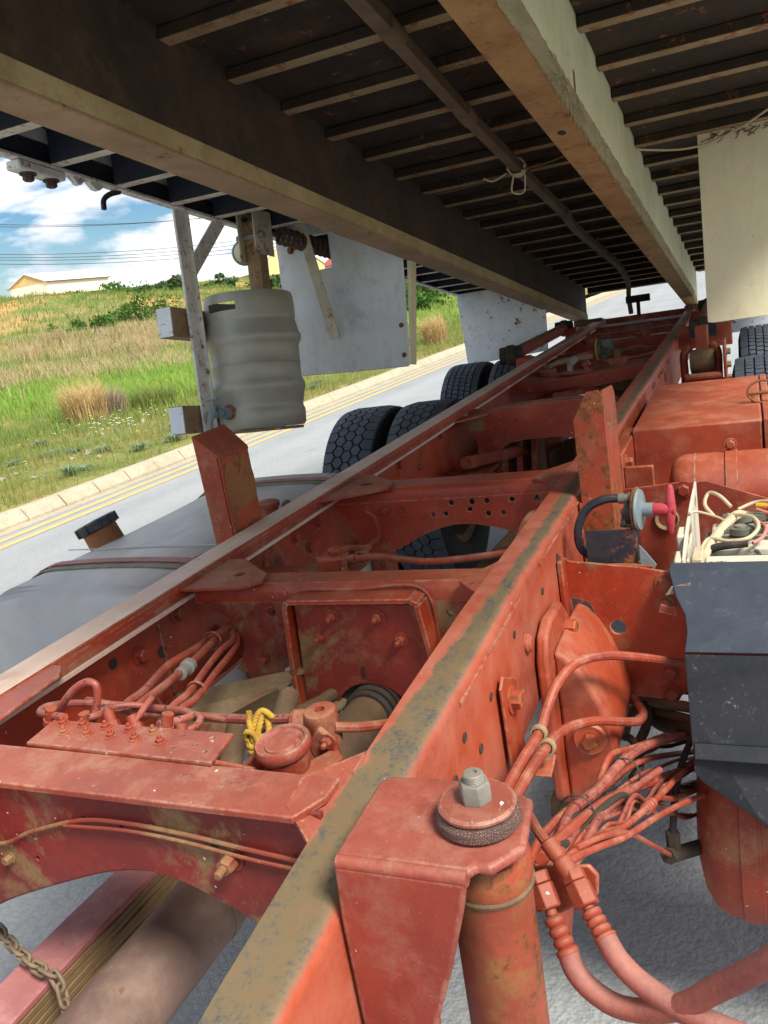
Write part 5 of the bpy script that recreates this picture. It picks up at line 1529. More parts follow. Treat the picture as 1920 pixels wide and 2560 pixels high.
for k in range(5):
    m.lathe([(.050 + .006 * (k % 2), k * .012), (.056 - .006 * (k % 2), k * .012 + .006)], 24, axis_matrix((.080, 1.39, .77), (0, 1, -.05)))
obj('dust_boot', m, 'dark_grime', shaft)

# leaf springs under the right of way of crossmember 4, seen through its arch
lp = thing('leaf_spring', 'pack of dusty leaves lying along the rear bogie on the left', 'leaf spring', (-.42, 5.2, .55))
for k in range(5):
    obj('leaf', MB().sweep([(-.47, .66 - k * .02), (-.38, .66 - k * .02), (-.38, .645 - k * .02), (-.47, .645 - k * .02)], [(3.9 + k * .12, 0, -.06 + k * .008), (4.6, 0, .02), (5.2, 0, .05), (5.8, 0, .02), (6.5 - k * .12, 0, -.06 + k * .008)]), 'red_dusty', lp)
bh = thing('balance_housing', 'dark grimy suspension bracket hanging inside the frame behind the hump', 'bracket', (.0, 4.0, .55))
for i, x in enumerate((-.26, -.19, -.12)):
    obj('rib_plate', MB().prism([(3.72, .60), (4.0, .60), (4.05, .95), (3.85, .95)], 'x', x, x + .03), 'red_muddy', bh, bevel=.004)
obj('strut', MB().tube([(-.06, 3.7, .55), (-.12, 3.95, .92)], .03, 14), 'brown_grime', bh)
obj('body', MB().prism([(3.75, .45), (4.1, .45), (4.1, .84), (3.9, .86)], 'x', .06, .34), 'red_muddy', bh, bevel=.02)

# torque rods with rubber bushes outside the rail, both sides
def torque_rod(a, b, r, lbl, bx=1):
    t = thing('torque_rod', lbl, 'torque rod', tuple((Vector(a) + Vector(b)) / 2))
    obj('rod', MB().tube([a, b], r, 20), 'red_dusty', t)
    for p in (a, b):
        p = Vector(p)
        e = obj('bush', MB().lathe([(.03, -.075), (.055, -.07), (.058, -.03), (.05, 0), (.058, .03), (.055, .07), (.03, .075)], 24, axis_matrix(p, (1, .15, .0))), 'black_rubber', t)
        obj('eye', MB().lathe([(.06, -.028), (.066, -.02), (.066, .02), (.06, .028)], 24, axis_matrix(p, (1, .15, .0))), 'dark_grime', e)
    return t
tr = torque_rod((-.565, 5.35, 1.085), (-.545, 7.05, 1.085), .042, 'red torque rod with black rubber bushes outside the left rail')
obj('lower_bracket', MB().prism([(5.27, .86), (5.42, .86), (5.40, 1.07), (5.30, 1.07)], 'x', -.53, -.44), 'red', tr, bevel=.01)
obj('lower_bracket', MB().prism([(6.9, .86), (7.2, .86), (7.12, 1.08), (6.98, 1.08)], 'x', -.53, -.44), 'red', tr, bevel=.01)
tr = torque_rod((.585, 5.4, 1.10), (.56, 7.05, 1.10), .042, 'red torque rod with dark bushes outside the right rail')
obj('lower_bracket', MB().prism([(6.9, .86), (7.2, .86), (7.12, 1.08), (6.98, 1.08)], 'x', .432, .53), 'red', tr, bevel=.01)
hk = thing('spring_hanger', 'rusty red spring hanger with two fat bushes outside the right rail', 'spring hanger', (.58, 5.0, .80))
obj('post', MB().box(.562, .628, 4.98, 5.05, .96, 1.15), 'red_bright', hk, bevel=.008)
obj('upper_bush', MB().lathe([(.04, -.066), (.066, -.062), (.072, 0), (.066, .062), (.04, .066)], 28, axis_matrix((.592, 5.0, .955), (1, 0, 0))), 'brown_grime', hk)
obj('lower_bush', MB().lathe([(.04, -.066), (.066, -.062), (.072, 0), (.066, .062), (.04, .066)], 28, axis_matrix((.592, 4.95, .80), (1, 0, 0))), 'brown_grime', hk)
for x in (.497, .672):
    obj('shackle', MB().tube([(x, 4.95, .78), (x, 4.98, .90), (x, 5.0, 1.0), (x + (.03 if x < .6 else -.03), 5.02, 1.04)], .022, 12, sub=4), 'red_rust', hk)
obj('cross_tube', MB().tube([(.50, 4.93, .875), (.69, 4.93, .875)], .026, 14), 'red_dusty', hk)
obj('side_plate', MB().box(.70, .715, 4.9, 5.1, .76, 1.06), 'red', hk, bevel=.004)
for z in (.80, .86, .93, 1.0):
    bolt((.715, 4.95, z), (1, 0, 0), hk, af=.03, hh=.02, mat='tan_paint')
obj('back_plate', MB().box(.432, .74, 5.6, 5.63, .96, 1.10).box(.50, .56, 5.55, 5.6, 1.0, 1.06), 'red_bright', hk, bevel=.006)

# valve and pipes between the rear crossmembers
va = thing('air_valve', 'grimy alloy air valve with yellow tie on the rear crossmember', 'valve', (-.02, 5.58, .985))
obj('body', MB().lathe([(.055, 0), (.06, .01), (.06, .035), (.045, .045), (.045, .06), (.052, .065), (.052, .09), (.03, .10), (.001, .10)], 24, axis_matrix((-.07, 5.58, 1.03), (1, 0, .05))), 'pump_green', va)
obj('port', MB().tube([(-.02, 5.54, 1.0), (-.02, 5.54, .96)], .02, 10).tube([(.04, 5.55, 1.02), (.10, 5.54, 1.01)], .014, 10).lathe([(.03, 0), (.03, .03), (.001, .03)], 6, axis_matrix((.0, 5.53, 1.06), (.3, -1, .4))), 'pump_green', va)
obj('yellow_tie', MB().tube([(-.06 + .064 * 0, 5.58 + .066 * math.cos(t * .6), 1.03 + .066 * math.sin(t * .6)) for t in range(12)], .004, 6), 'tape_yellow', va)
for i, pth in enumerate(([(-.10, 5.56, 1.02), (-.25, 5.52, 1.0), (-.40, 5.5, .97)], [(.10, 5.54, 1.01), (.2, 5.5, 1.03), (.33, 5.6, .98)], [(.05, 5.56, .99), (.15, 5.45, .97), (.34, 5.35, 1.0)], [(-.33, 5.15, .93), (-.30, 5.2, 1.0), (-.2, 5.25, 1.02), (-.05, 5.3, 1.025)], [(-.02, 5.5, .97), (.10, 5.1, .985), (.2, 4.98, .97)])):
    obj('pipe', MB().tube(pth, (.012, .009, .008, .016, .009)[i], 8, sub=6), ('red_dusty', 'red_bright', 'red_bright', 'tan_paint', 'red_bright')[i], va)
bm_ = obj('web_panel', MB().box(-.40, .34, 5.69 + .13, 5.80 + .04, .72, .90), 'brown_grime', va)
obj('gusset_web', MB().box(-.395, -.15, 5.93, 5.95, .86, .985), 'red_muddy', va)

# ------------------------------------------------------------------ low parts at the near left: front spring, steering tube, chain
ls = thing('front_leaf_spring', 'front leaf spring with a pink painted top leaf under the near crossmember', 'leaf spring', (-.27, .7, .60))
zc = lambda y, k: .64 - .013 * k - .10 * (y - .75) ** 2
for k in range(6):
    pr_ = [(-.305, -.0058), (-.305, .0058), (-.222, .0058), (-.222, -.0058)]
    stn = [(y, rnd.uniform(-.0025, .0025) if k else 0, zc(y, k)) for y in np.linspace(-.35 + k * .05, 1.75 - k * .05, 18)]
    obj('leaf', MB().sweep(pr_, stn), 'leaf_pink' if k == 0 else 'leaf_brown', ls, bevel=.002)
st_ = thing('steering_tube', 'thick worn brown steel tube running under the near crossmember', 'tube', (-.05, .7, .55))
obj('tube', MB().tube([(-.096, -.3, .62), (-.084, .75, .62), (-.078, 1.5, .61)], [.066, .066, .065], 36), 'tube_brown', st_)
obj('clamp_band', MB().lathe([(.0662, -.01), (.068, -.008), (.068, .008), (.0662, .01)], 36, axis_matrix((-.082, .98, .617), (0, 1, 0)), closed=True), 'tube_brown', st_)
ch_ = thing('chain', 'dusty steel link chain hanging over the front leaf spring', 'chain', (-.3, .75, .62))
cpts = [Vector(p) for p in ((-.66, .93, .69), (-.50, .86, .675), (-.40, .815, .668), (-.305, .775, .668), (-.245, .755, .668), (-.185, .74, .662), (-.14, .70, .60), (-.13, .68, .50))]
cp_ = spline(cpts, 12)
Ls = [0]
for a, b in zip(cp_[:-1], cp_[1:]): Ls.append(Ls[-1] + (b - a).length)
def along(s):
    i = min(max(np.searchsorted(Ls, s) - 1, 0), len(cp_) - 2)
    t = (s - Ls[i]) / max(Ls[i + 1] - Ls[i], 1e-6)
    return cp_[i].lerp(cp_[i + 1], t), (cp_[i + 1] - cp_[i]).normalized()
lk = []
for i in range(20):
    a = 2 * math.pi * i / 20
    lk.append(Vector(((.0105 if math.cos(a) > 0 else -.0105) + .0078 * math.cos(a), .0078 * math.sin(a), 0)))
mlk = MB()
path = lk + [lk[0], lk[1]]
mlk.tube(path, .0032, 8, cap=False)
mlk = mlk.mesh('link', 60); mlk.materials.append(MATS['chain_steel'])
s = .02; i = 0
while s < Ls[-1] - .02:
    p, d = along(s)
    o = bpy.data.objects.new('link', mlk); COL.objects.link(o); o.parent = ch_
    q = d.to_track_quat('X', 'Z').to_matrix().to_4x4()
    o.matrix_local = Matrix.Translation(-OFF[ch_.name]) @ Matrix.Translation(p) @ q @ Matrix.Rotation(R(45 + 90 * (i % 2)), 4, 'X')
    s += .0245; i += 1
# ------------------------------------------------------------------ right side: battery carrier, batteries, switch, tool box, air tanks
bc = thing('battery_carrier', 'red pierced steel bracket bolted outside the right rail for the batteries', 'bracket', (.7, 1.9, .64))
slot = smooth2([(.446, .888), (.480, .880), (.494, .86), (.500, .82), (.496, .782), (.47, .776), (.446, .784)], 3)
plate('front_plate', [(.434, .985), (.452, .972), (.596, .955), (.66, .942), (1.20, .935), (1.20, .70), (.673, .668), (.650, .646), (.531, .658), (.489, .672), (.470, .722), (.446, .76), (.434, .77)], [slot, (.543, .818, .018)], .008, 'red', bc, 'y', 1.74)
obj('rail_lip', MB().tube([(.437, 1.715, .77), (.437, 1.715, .985)], .006, 10).box(.432, .444, 1.70, 1.736, .77, .985), 'red', bc, bevel=.003)
plate('rear_plate', [(.434, .955), (.63, .970), (.709, .970), (.859, .912), (1.20, .80), (1.20, .64), (.434, .64)], [], .008, 'red_dusty', bc, 'y', 2.36)
bolt((.650, 2.355, .952), (0, -1, 0), bc, af=.028, hh=.016, mat='red_dusty')
obj('floor', MB().box(.60, 1.20, 1.746, 2.354, .655, .665), 'dark_grime', bc)
obj('inner_ring', MB().lathe([(.022, -.004), (.03, -.006), (.034, 0), (.03, .004)], 24, axis_matrix((.60, 2.35, .87), (0, -1, 0)), closed=True), 'tan_paint', bc)
for (x, z) in ((.648, .922), (.645, .874), (.643, .714), (.643, .664)):
    bolt((x, 1.735, z), (0, -1, 0), bc, af=.024, hh=.014, mat='red_dusty')
plate('tray_side', [(1.77, .70), (1.765, .905), (1.775, .955), (1.90, .978), (2.10, .985), (2.30, .985), (2.30, .70)], [[(1.80, .90), (1.805, .945), (1.90, .962), (1.895, .915)], [(1.93, .92), (1.935, .962), (2.05, .97), (2.05, .925)], [(1.80, .76), (1.80, .86), (1.86, .865), (1.86, .77)], [(1.92, .77), (1.92, .88), (2.02, .885), (2.02, .78)]], .006, 'battery_white', bc, 'x', .684)
for (y0, y1, z0, z1) in ((1.775, 1.84, .905, .955), (1.88, 1.95, .935, .975)):
    obj('tray_clip', MB().box(.664, .682, y0, y1, z0, z1), 'battery_white', bc, bevel=.004)
# black cover leaning over the near side
cov = thing('battery_cover', 'dusty black plastic battery cover with a speckled skirt beside the rail', 'battery cover', (.9, 1.6, .44))
def sheet(pts, th):
    n_ = len(pts); v = [Vector(p) for p in pts]
    nrm = (v[1] - v[0]).cross(v[2] - v[0]).normalized() * th
    m = MB(); m.add(v + [p + nrm for p in v], [tuple(range(n_))[::-1], tuple(range(n_, 2 * n_))] + [(i, (i + 1) % n_, n_ + (i + 1) % n_, n_ + i) for i in range(n_)])
    return m
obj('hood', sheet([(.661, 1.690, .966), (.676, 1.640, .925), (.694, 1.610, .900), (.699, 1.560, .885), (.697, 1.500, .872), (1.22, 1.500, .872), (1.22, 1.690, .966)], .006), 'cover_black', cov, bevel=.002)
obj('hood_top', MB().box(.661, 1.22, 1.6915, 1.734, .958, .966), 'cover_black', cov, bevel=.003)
obj('skirt', sheet([(.697, 1.499, .8705), (.704, 1.428, .79), (.711, 1.362, .712), (.722, 1.355, .700), (.800, 1.345, .648), (.820, 1.343, .630), (.850, 1.33, .60), (1.22, 1.33, .60), (1.22, 1.499, .8705)], .006), 'cover_skirt_shade', cov, bevel=.002)
obj('rib', MB().bar((.712, 1.372, .748), (1.22, 1.372, .748), .03, .006, up=(0, -.77, .64)), 'cover_skirt_shade', cov, bevel=.002)
obj('hinge_tab', MB().prism([(.655, .925), (.70, .935), (.705, .950), (.668, .944)], 'y', 1.655, 1.66), 'steel_worn', cov)
obj('hinge_tab', MB().prism([(.640, .890), (.672, .882), (.678, .900), (.645, .905)], 'y', 1.652, 1.658), 'red_pink', cov)
for i, (y0, y1, lbl) in enumerate(((1.762, 1.885, 'near dusty white topped battery under the black cover'), (1.915, 2.12, 'far dusty white topped battery with cable clamps'))):
    b = thing('battery', lbl, 'battery', (.95, (y0 + y1) / 2, .66))
    obj('case', MB().box(.712, 1.18, y0, y1, .6655, .905), 'battery_case', b, bevel=.006)
    obj('lid', MB().box(.722 + .008 * i, 1.17, y0 + .008, y1 - .006, .9055, .928), 'battery_white', b, bevel=.006)
    if i == 0:
        h_ = obj('handle_block', MB().box(.700, .7215, y0 + .02, y1 - .02, .88, .955), 'cable_cream', b, bevel=.003)
        for k in range(2):
            for j in range(4):
                obj('slot', MB().box(.703 + .009 * k, .709 + .009 * k, y0 + .0185, y0 + .0195, .89 + .015 * j, .90 + .015 * j), 'battery_case', h_)
    else:
        for (x, y) in ((.795, 1.985), (.80, 2.085)):
            t = obj('terminal_post', MB().lathe([(.026, .928), (.026, .936), (.013, .937), (.012, .962), (.001, .963)], 20, Matrix.Translation((x, y, 0))), 'steel_worn', b)
            obj('clamp', MB().lathe([(.0125, .942), (.024, .942), (.024, .958), (.0125, .958)], 20, Matrix.Translation((x, y, 0)), closed=True).box(x + .02, x + .05, y - .014, y + .014, .943, .957).tube([(x - .035, y - .02, .951), (x - .035, y + .02, .951)], .006, 8).box(x - .045, x - .02, y - .012, y + .012, .944, .957), 'pump_green', t, bevel=.001)
def cable(name, label, path, r, mat, cat='cable', sub=7, n=10, group=None):
    base = min((Vector(p) for p in path), key=lambda q: q.z)
    o = obj(name, MB().tube([tuple(Vector(p) - base) for p in path], r, n, sub=sub), mat)
    o.location = base
    return tag(o, label, cat, group)
cable('battery_cable', 'thick cream battery lead bent down from the upper clamp', [(.80, 2.085, .955), (.785, 2.05, .965), (.755, 1.98, .955), (.728, 1.91, .935), (.712, 1.86, .91), (.706, 1.84, .87)], .011, 'cable_cream')
cable('battery_cable', 'thick cream battery lead running out to the side from the near clamp', [(.845, 1.985, .952), (.88, 1.975, .945), (.93, 1.955, .93), (1.0, 1.95, .935)], .014, 'cable_cream')
cable('cable_sleeve', 'black corrugated sleeve lying across the battery tops', [(.712, 1.905, .915), (.74, 1.905, .936), (.775, 1.905, .942), (.81, 1.905, .945)], .009, 'black_rubber')
for i, (p, r, mt, lb) in enumerate((
    ([(.735, 2.1, .95), (.715, 2.12, .975), (.725, 2.14, .998), (.75, 2.12, .995), (.775, 2.09, .975)], .0045, 'cable_cream', 'cream wire looped high over the far battery'),
    ([(.71, 1.90, .93), (.73, 1.93, .95), (.77, 1.91, .95), (.81, 1.91, .955), (.832, 1.95, .965), (.825, 1.99, .975), (.80, 2.02, .975), (.77, 2.04, .97)], .0045, 'cable_cream', 'cream wire curling round the near clamp'),
    ([(.79, 2.1, .965), (.83, 2.12, .975), (.87, 2.1, .98), (.90, 2.08, .97), (.88, 2.06, .965)], .004, 'cable_cream', 'cream wire arching to the right of the far clamp'),
    ([(.82, 1.905, .945), (.84, 1.93, .95), (.848, 1.97, .96), (.83, 2.0, .965)], .004, 'cable_pink', 'pink wire coming out of the black sleeve'),
    ([(.84, 2.1, .97), (.875, 2.08, .972), (.86, 2.07, .962), (.83, 2.085, .968)], .0035, 'cable_pink', 'pink wire taped yellow beside the far clamp'),
    ([(.686, 2.0, .99), (.70, 2.03, .985), (.74, 2.02, .975), (.77, 2.0, .965)], .003, 'cable_cream', 'thin pale wire tied to the white tray side'),
    ([(.85, 1.98, .975), (.88, 1.97, .972), (.92, 1.94, .955)], .004, 'black_rubber', 'black wire above the thick near lead'))):
    cable('wire', lb, p, r, mt)
tag(obj('yellow_tape', MB().lathe([(.0065, -.012), (.007, 0), (.0065, .012)], 12, axis_matrix((.842, 2.098, .972), (1, -.3, 0))), 'tape_yellow'), 'wrap of yellow tape on a pink battery wire', 'tape')
# isolator switch
sw = thing('isolator_switch', 'battery isolator switch with pink T handle on a black bracket', 'switch', (.57, 1.78, .96))
obj('bracket', MB().box(.487, .594, 1.760, 1.764, .958, 1.034).box(.590, .594, 1.7645, 1.83, .958, 1.05), 'black_paint', sw, bevel=.001)
obj('bracket_foot', MB().box(.475, .625, 1.745, 1.775, .950, .9575), 'rusty_iron', sw, bevel=.002)
obj('bent_tab', MB().prism([(.600, .945), (.625, .940), (.632, .955), (.612, .985), (.600, 1.0)], 'y', 1.752, 1.756), 'plastic_grey', sw)
Ms = axis_matrix((.598, 1.79, 1.068), (1, -.12, 0))
obj('rust_plate', MB().lathe([(.001, -.006), (.046, -.006), (.048, -.002), (.001, -.002)], 28, Ms @ Matrix.Translation((0.006, 0, 0))), 'rusty_iron', sw)
obj('dial', MB().lathe([(.001, 0), (.043, 0), (.045, .003), (.043, .008), (.02, .010), (.015, .012), (.0145, .034), (.001, .034)], 32, Ms), 'plastic_grey', sw)
hd = obj('handle', MB().lathe([(.013, .034), (.0135, .036), (.0135, .062), (.011, .068), (.012, .078), (.001, .079)], 24, Ms), 'plastic_pink', sw)
m = MB(); Mh = Ms @ Matrix.Rotation(R(4), 4, 'Z')
m.lathe([(.004, -.052), (.0072, -.045), (.010, -.02), (.0115, 0), (.010, .02), (.0072, .045), (.004, .052)], 12, axis_matrix(Ms @ Vector((0, 0, .068)), (.05, .1, 1)))
obj('grip', m, 'plastic_pink', hd)
for z in (1.092, 1.034):
    obj('terminal', MB().lathe([(.013, 0), (.013, .012), (.010, .013), (.010, .022), (.012, .023), (.012, .034), (.001, .034)], 12, axis_matrix((.594, 1.795, z), (-1, 0, .05 if z > 1.05 else .2))), 'pump_green', sw)
obj('switch_body', MB().lathe([(.028, 0), (.028, .02), (.02, .024), (.001, .024)], 24, axis_matrix((.597, 1.79, 1.065), (-1, .12, 0))), 'battery_case', sw)
cable('switch_cable', 'blue black battery lead arching from the isolator switch', [(.562, 1.795, 1.094), (.53, 1.79, 1.094), (.495, 1.785, 1.078), (.474, 1.78, 1.045), (.468, 1.78, 1.01), (.474, 1.78, .985), (.49, 1.79, .965), (.50, 1.84, .93), (.50, 1.9, .88)], .0095, 'black_paint')
tag(obj('rag', MB().add([(.56, 1.80, 1.065), (.572, 1.795, 1.075), (.578, 1.79, 1.045), (.570, 1.795, 1.025), (.564, 1.802, 1.04), (.566, 1.806, 1.055)], [(0, 1, 2, 5), (5, 2, 3, 4), (0, 5, 4)]), 'plastic_grey'), 'scrap of blue grey insulation beside the switch terminal', 'scrap')
# tool box
tb = thing('tool_box', 'flat topped red steel tool box outside the right rail', 'tool box', (.67, 3.2, .55))
obj('body', MB().box(.475, .858, 2.76, 3.66, .55, 1.048), 'red_bright', tb, bevel=.006)
obj('door', MB().box(.8615, .886, 2.755, 3.665, .55, 1.050), 'red_bright', tb, bevel=.004)
ring = MB(); 
rp = [(.865 + .045 * math.cos(2 * math.pi * k / 20), 3.05 + .006 * math.sin(2 * math.pi * k / 20), 1.062 + .022 + .045 * math.sin(2 * math.pi * k / 20) * .8) for k in range(22)]
la = obj('latch_ring', ring.tube(rp, .004, 8, cap=False), 'rusty_iron', tb)
obj('latch_staple', MB().tube([(.835, 3.05, 1.048), (.835, 3.05, 1.085)], .005, 8).tube([(.825, 3.05, 1.08), (.91, 3.05, 1.08)], .006, 8).tube([(.895, 3.05, 1.05), (.895, 3.05, 1.09)], .005, 8), 'rusty_iron', la)
mt_ = obj('mounting_angle', MB().box(.4345, .475, 2.50, 2.90, .72, 1.03).box(.4755, .56, 2.50, 2.515, .72, .99), 'red_bright', tb, bevel=.004)
for (y, z) in ((2.56, .99), (2.58, .90), (2.56, .80)):
    bolt((.475, y, z), (1, 0, 0), mt_, af=.028, hh=.018, mat='red_bright')
obj('rear_angle', MB().box(.4345, .474, 3.3, 3.6, .60, .95), 'red', tb, bevel=.004)
# air tank across, in front of the tool box
at_ = thing('air_tank', 'red painted cylindrical air tank lying crosswise before the tool box', 'air tank', (.85, 2.54, .75))
def air_tank(root, x0, x1, y, z, r, mat, straps):
    Mx = axis_matrix((x0, y, z), (1, 0, 0)); L_ = x1 - x0
    pr_ = [(.001, 0), (r * .5, r * .03), (r * .75, r * .09), (r * .92, r * .2), (r * .985, r * .34), (r, r * .46), (r, r * .6), (r * 1.014, r * .61), (r * 1.014, r * .64), (r, r * .65), (r, L_ - r * .6), (r * .93, L_ - r * .34), (r * .6, L_ - r * .1), (.001, L_)]
    b = obj('shell', MB().lathe(pr_, 48, Mx), mat, root, smooth=50)
    for sx in straps:
        s_ = obj('strap', MB().lathe([(r + .002, sx - .016), (r + .005, sx - .015), (r + .005, sx + .015), (r + .002, sx + .016)], 48, Mx, closed=True), mat, root)
        obj('strap_lug', MB().box(x0 + sx - .012, x0 + sx + .014, y + .01, y + .02, z + r + .002, z + r + .03), mat, s_, bevel=.003)
        bolt((x0 + sx, y + .009, z + r + .022), (0, -1, 0), s_, af=.02, hh=.012, mat=mat if isinstance(mat, str) else 'red')
air_tank(at_, .596, 1.20, 2.54, .882, .122, 'red_bright', (.175,))
at2 = thing('air_tank', 'dirty red air tank drum low beneath the black battery cover', 'air tank', (.95, 1.56, .30))
air_tank(at2, .690, 1.25, 1.58, .475, .188, 'red_dusty', (.10, .19))
obj('drain_elbow', MB().tube([(.70, 1.47, .478), (.653, 1.40, .505)], .014, 10).lathe([(.016, -.018), (.016, .018), (.001, .018)], 6, axis_matrix((.655, 1.405, .508), (-.3, -1, .2))).lathe([(.013, .0), (.013, .03), (.001, .03)], 6, axis_matrix((.659, 1.41, .520), (0, 0, 1))), 'dark_grime', at2)
obj('drain_hose', MB().tube([(.659, 1.41, .545), (.664, 1.45, .595), (.672, 1.52, .62), (.69, 1.6, .64)], .0065, 8, sub=4), 'black_rubber', at2)
# spring bracket casting on the rail, with bolts, and the small clamp plate
cs = thing('spring_bracket', 'smooth orange red cast spring bracket bolted to the right rail', 'bracket', (.49, 1.56, .52))
obj('flange', MB().prism([(1.445, .575), (1.43, .70), (1.43, .88), (1.455, .925), (1.50, .942), (1.60, .935), (1.68, .86), (1.70, .60), (1.66, .55), (1.50, .53)], 'x', .4345, .458), 'red_bright', cs, bevel=.007, seg=3)
def loft(secs):
    m = MB(); n_ = len(secs[0]); v = [p for s_ in secs for p in s_]; f = []
    for k in range(len(secs) - 1):
        for i in range(n_):
            f.append((k * n_ + i, k * n_ + (i + 1) % n_, (k + 1) * n_ + (i + 1) % n_, (k + 1) * n_ + i))
    f += [tuple(range(n_))[::-1], tuple(range((len(secs) - 1) * n_, len(secs) * n_))]
    return m.add(v, f)
ppoly = [(.4585, .885), (.480, .875), (.505, .845), (.530, .80), (.550, .745), (.563, .695), (.560, .660), (.525, .600), (.475, .550), (.4585, .545)]
secs = []
for (y, g) in ((1.475, .018), (1.485, .008), (1.51, .002), (1.55, 0), (1.68, .0), (1.74, .02)):
    cx = .49; cz = .71
    secs.append([(cx + (a_ - cx) * (1 - g * 3) if a_ > .46 else a_, y, cz + (b_ - cz) * (1 - g * 2)) for a_, b_ in ppoly])
obj('body', loft(secs), 'red_bright', cs, bevel=.008, seg=3, smooth=45)
for (y, z) in ((1.60, .880), (1.50, .850)):
    bolt((.458, y, z), (1, -.1, 0), cs, af=.03, hh=.022, mat='red_rust')
bolt((.512, 1.468, .700), (.1, -1, .05), cs, af=.026, hh=.018, mat='red_rust')
obj('bolt_recess', MB().lathe([(.016, .0), (.030, .0), (.034, .004), (.030, .008), (.016, .006)], 24, axis_matrix((.512, 1.472, .700), (.1, -1, .05)), closed=True), 'red_bright', cs)
obj('muddy_foot', MB().prism([(1.50, .46), (1.78, .44), (1.8, .52), (1.52, .53)], 'x', .40, .50), 'brown_grime', cs, bevel=.02)
cl = thing('clamp_plate', 'small red angle plate with hose clamps on the right rail', 'bracket', (.47, 1.29, .79))
plate('plate', [(1.185, .80), (1.182, .955), (1.20, .968), (1.27, .93), (1.27, .80)], [], .005, 'red_bright', cl, 'x', .440)
obj('foot', MB().prism([(.4425, 1.186), (.505, 1.186), (.50, 1.25), (.4425, 1.27)], 'z', .796, .8005), 'red_bright', cl, bevel=.002)
bolt((.4425, 1.225, .915), (1, 0, 0), cl, af=.028, hh=.016, mat='red_rust')
bolt((.47, 1.19, .801), (0, 0, 1), cl, af=.010, hh=.012, mat='tan_paint', name='clamp_screw')
for p, d in (((.485, 1.215, .861), (-.0, .5, -.05)), ((.499, 1.205, .842), (.0, .6, -.12))):
    Mc = axis_matrix(p, d)
    obj('hose_clamp', MB().lathe([(.0105, -.007), (.0135, -.0065), (.0145, -.003), (.0128, 0), (.0145, .003), (.0135, .0065), (.0105, .007)], 20, Mc, closed=True).box(-.004, .004, -.020, -.012, -.006, .006, Mc), 'tan_paint', cl)
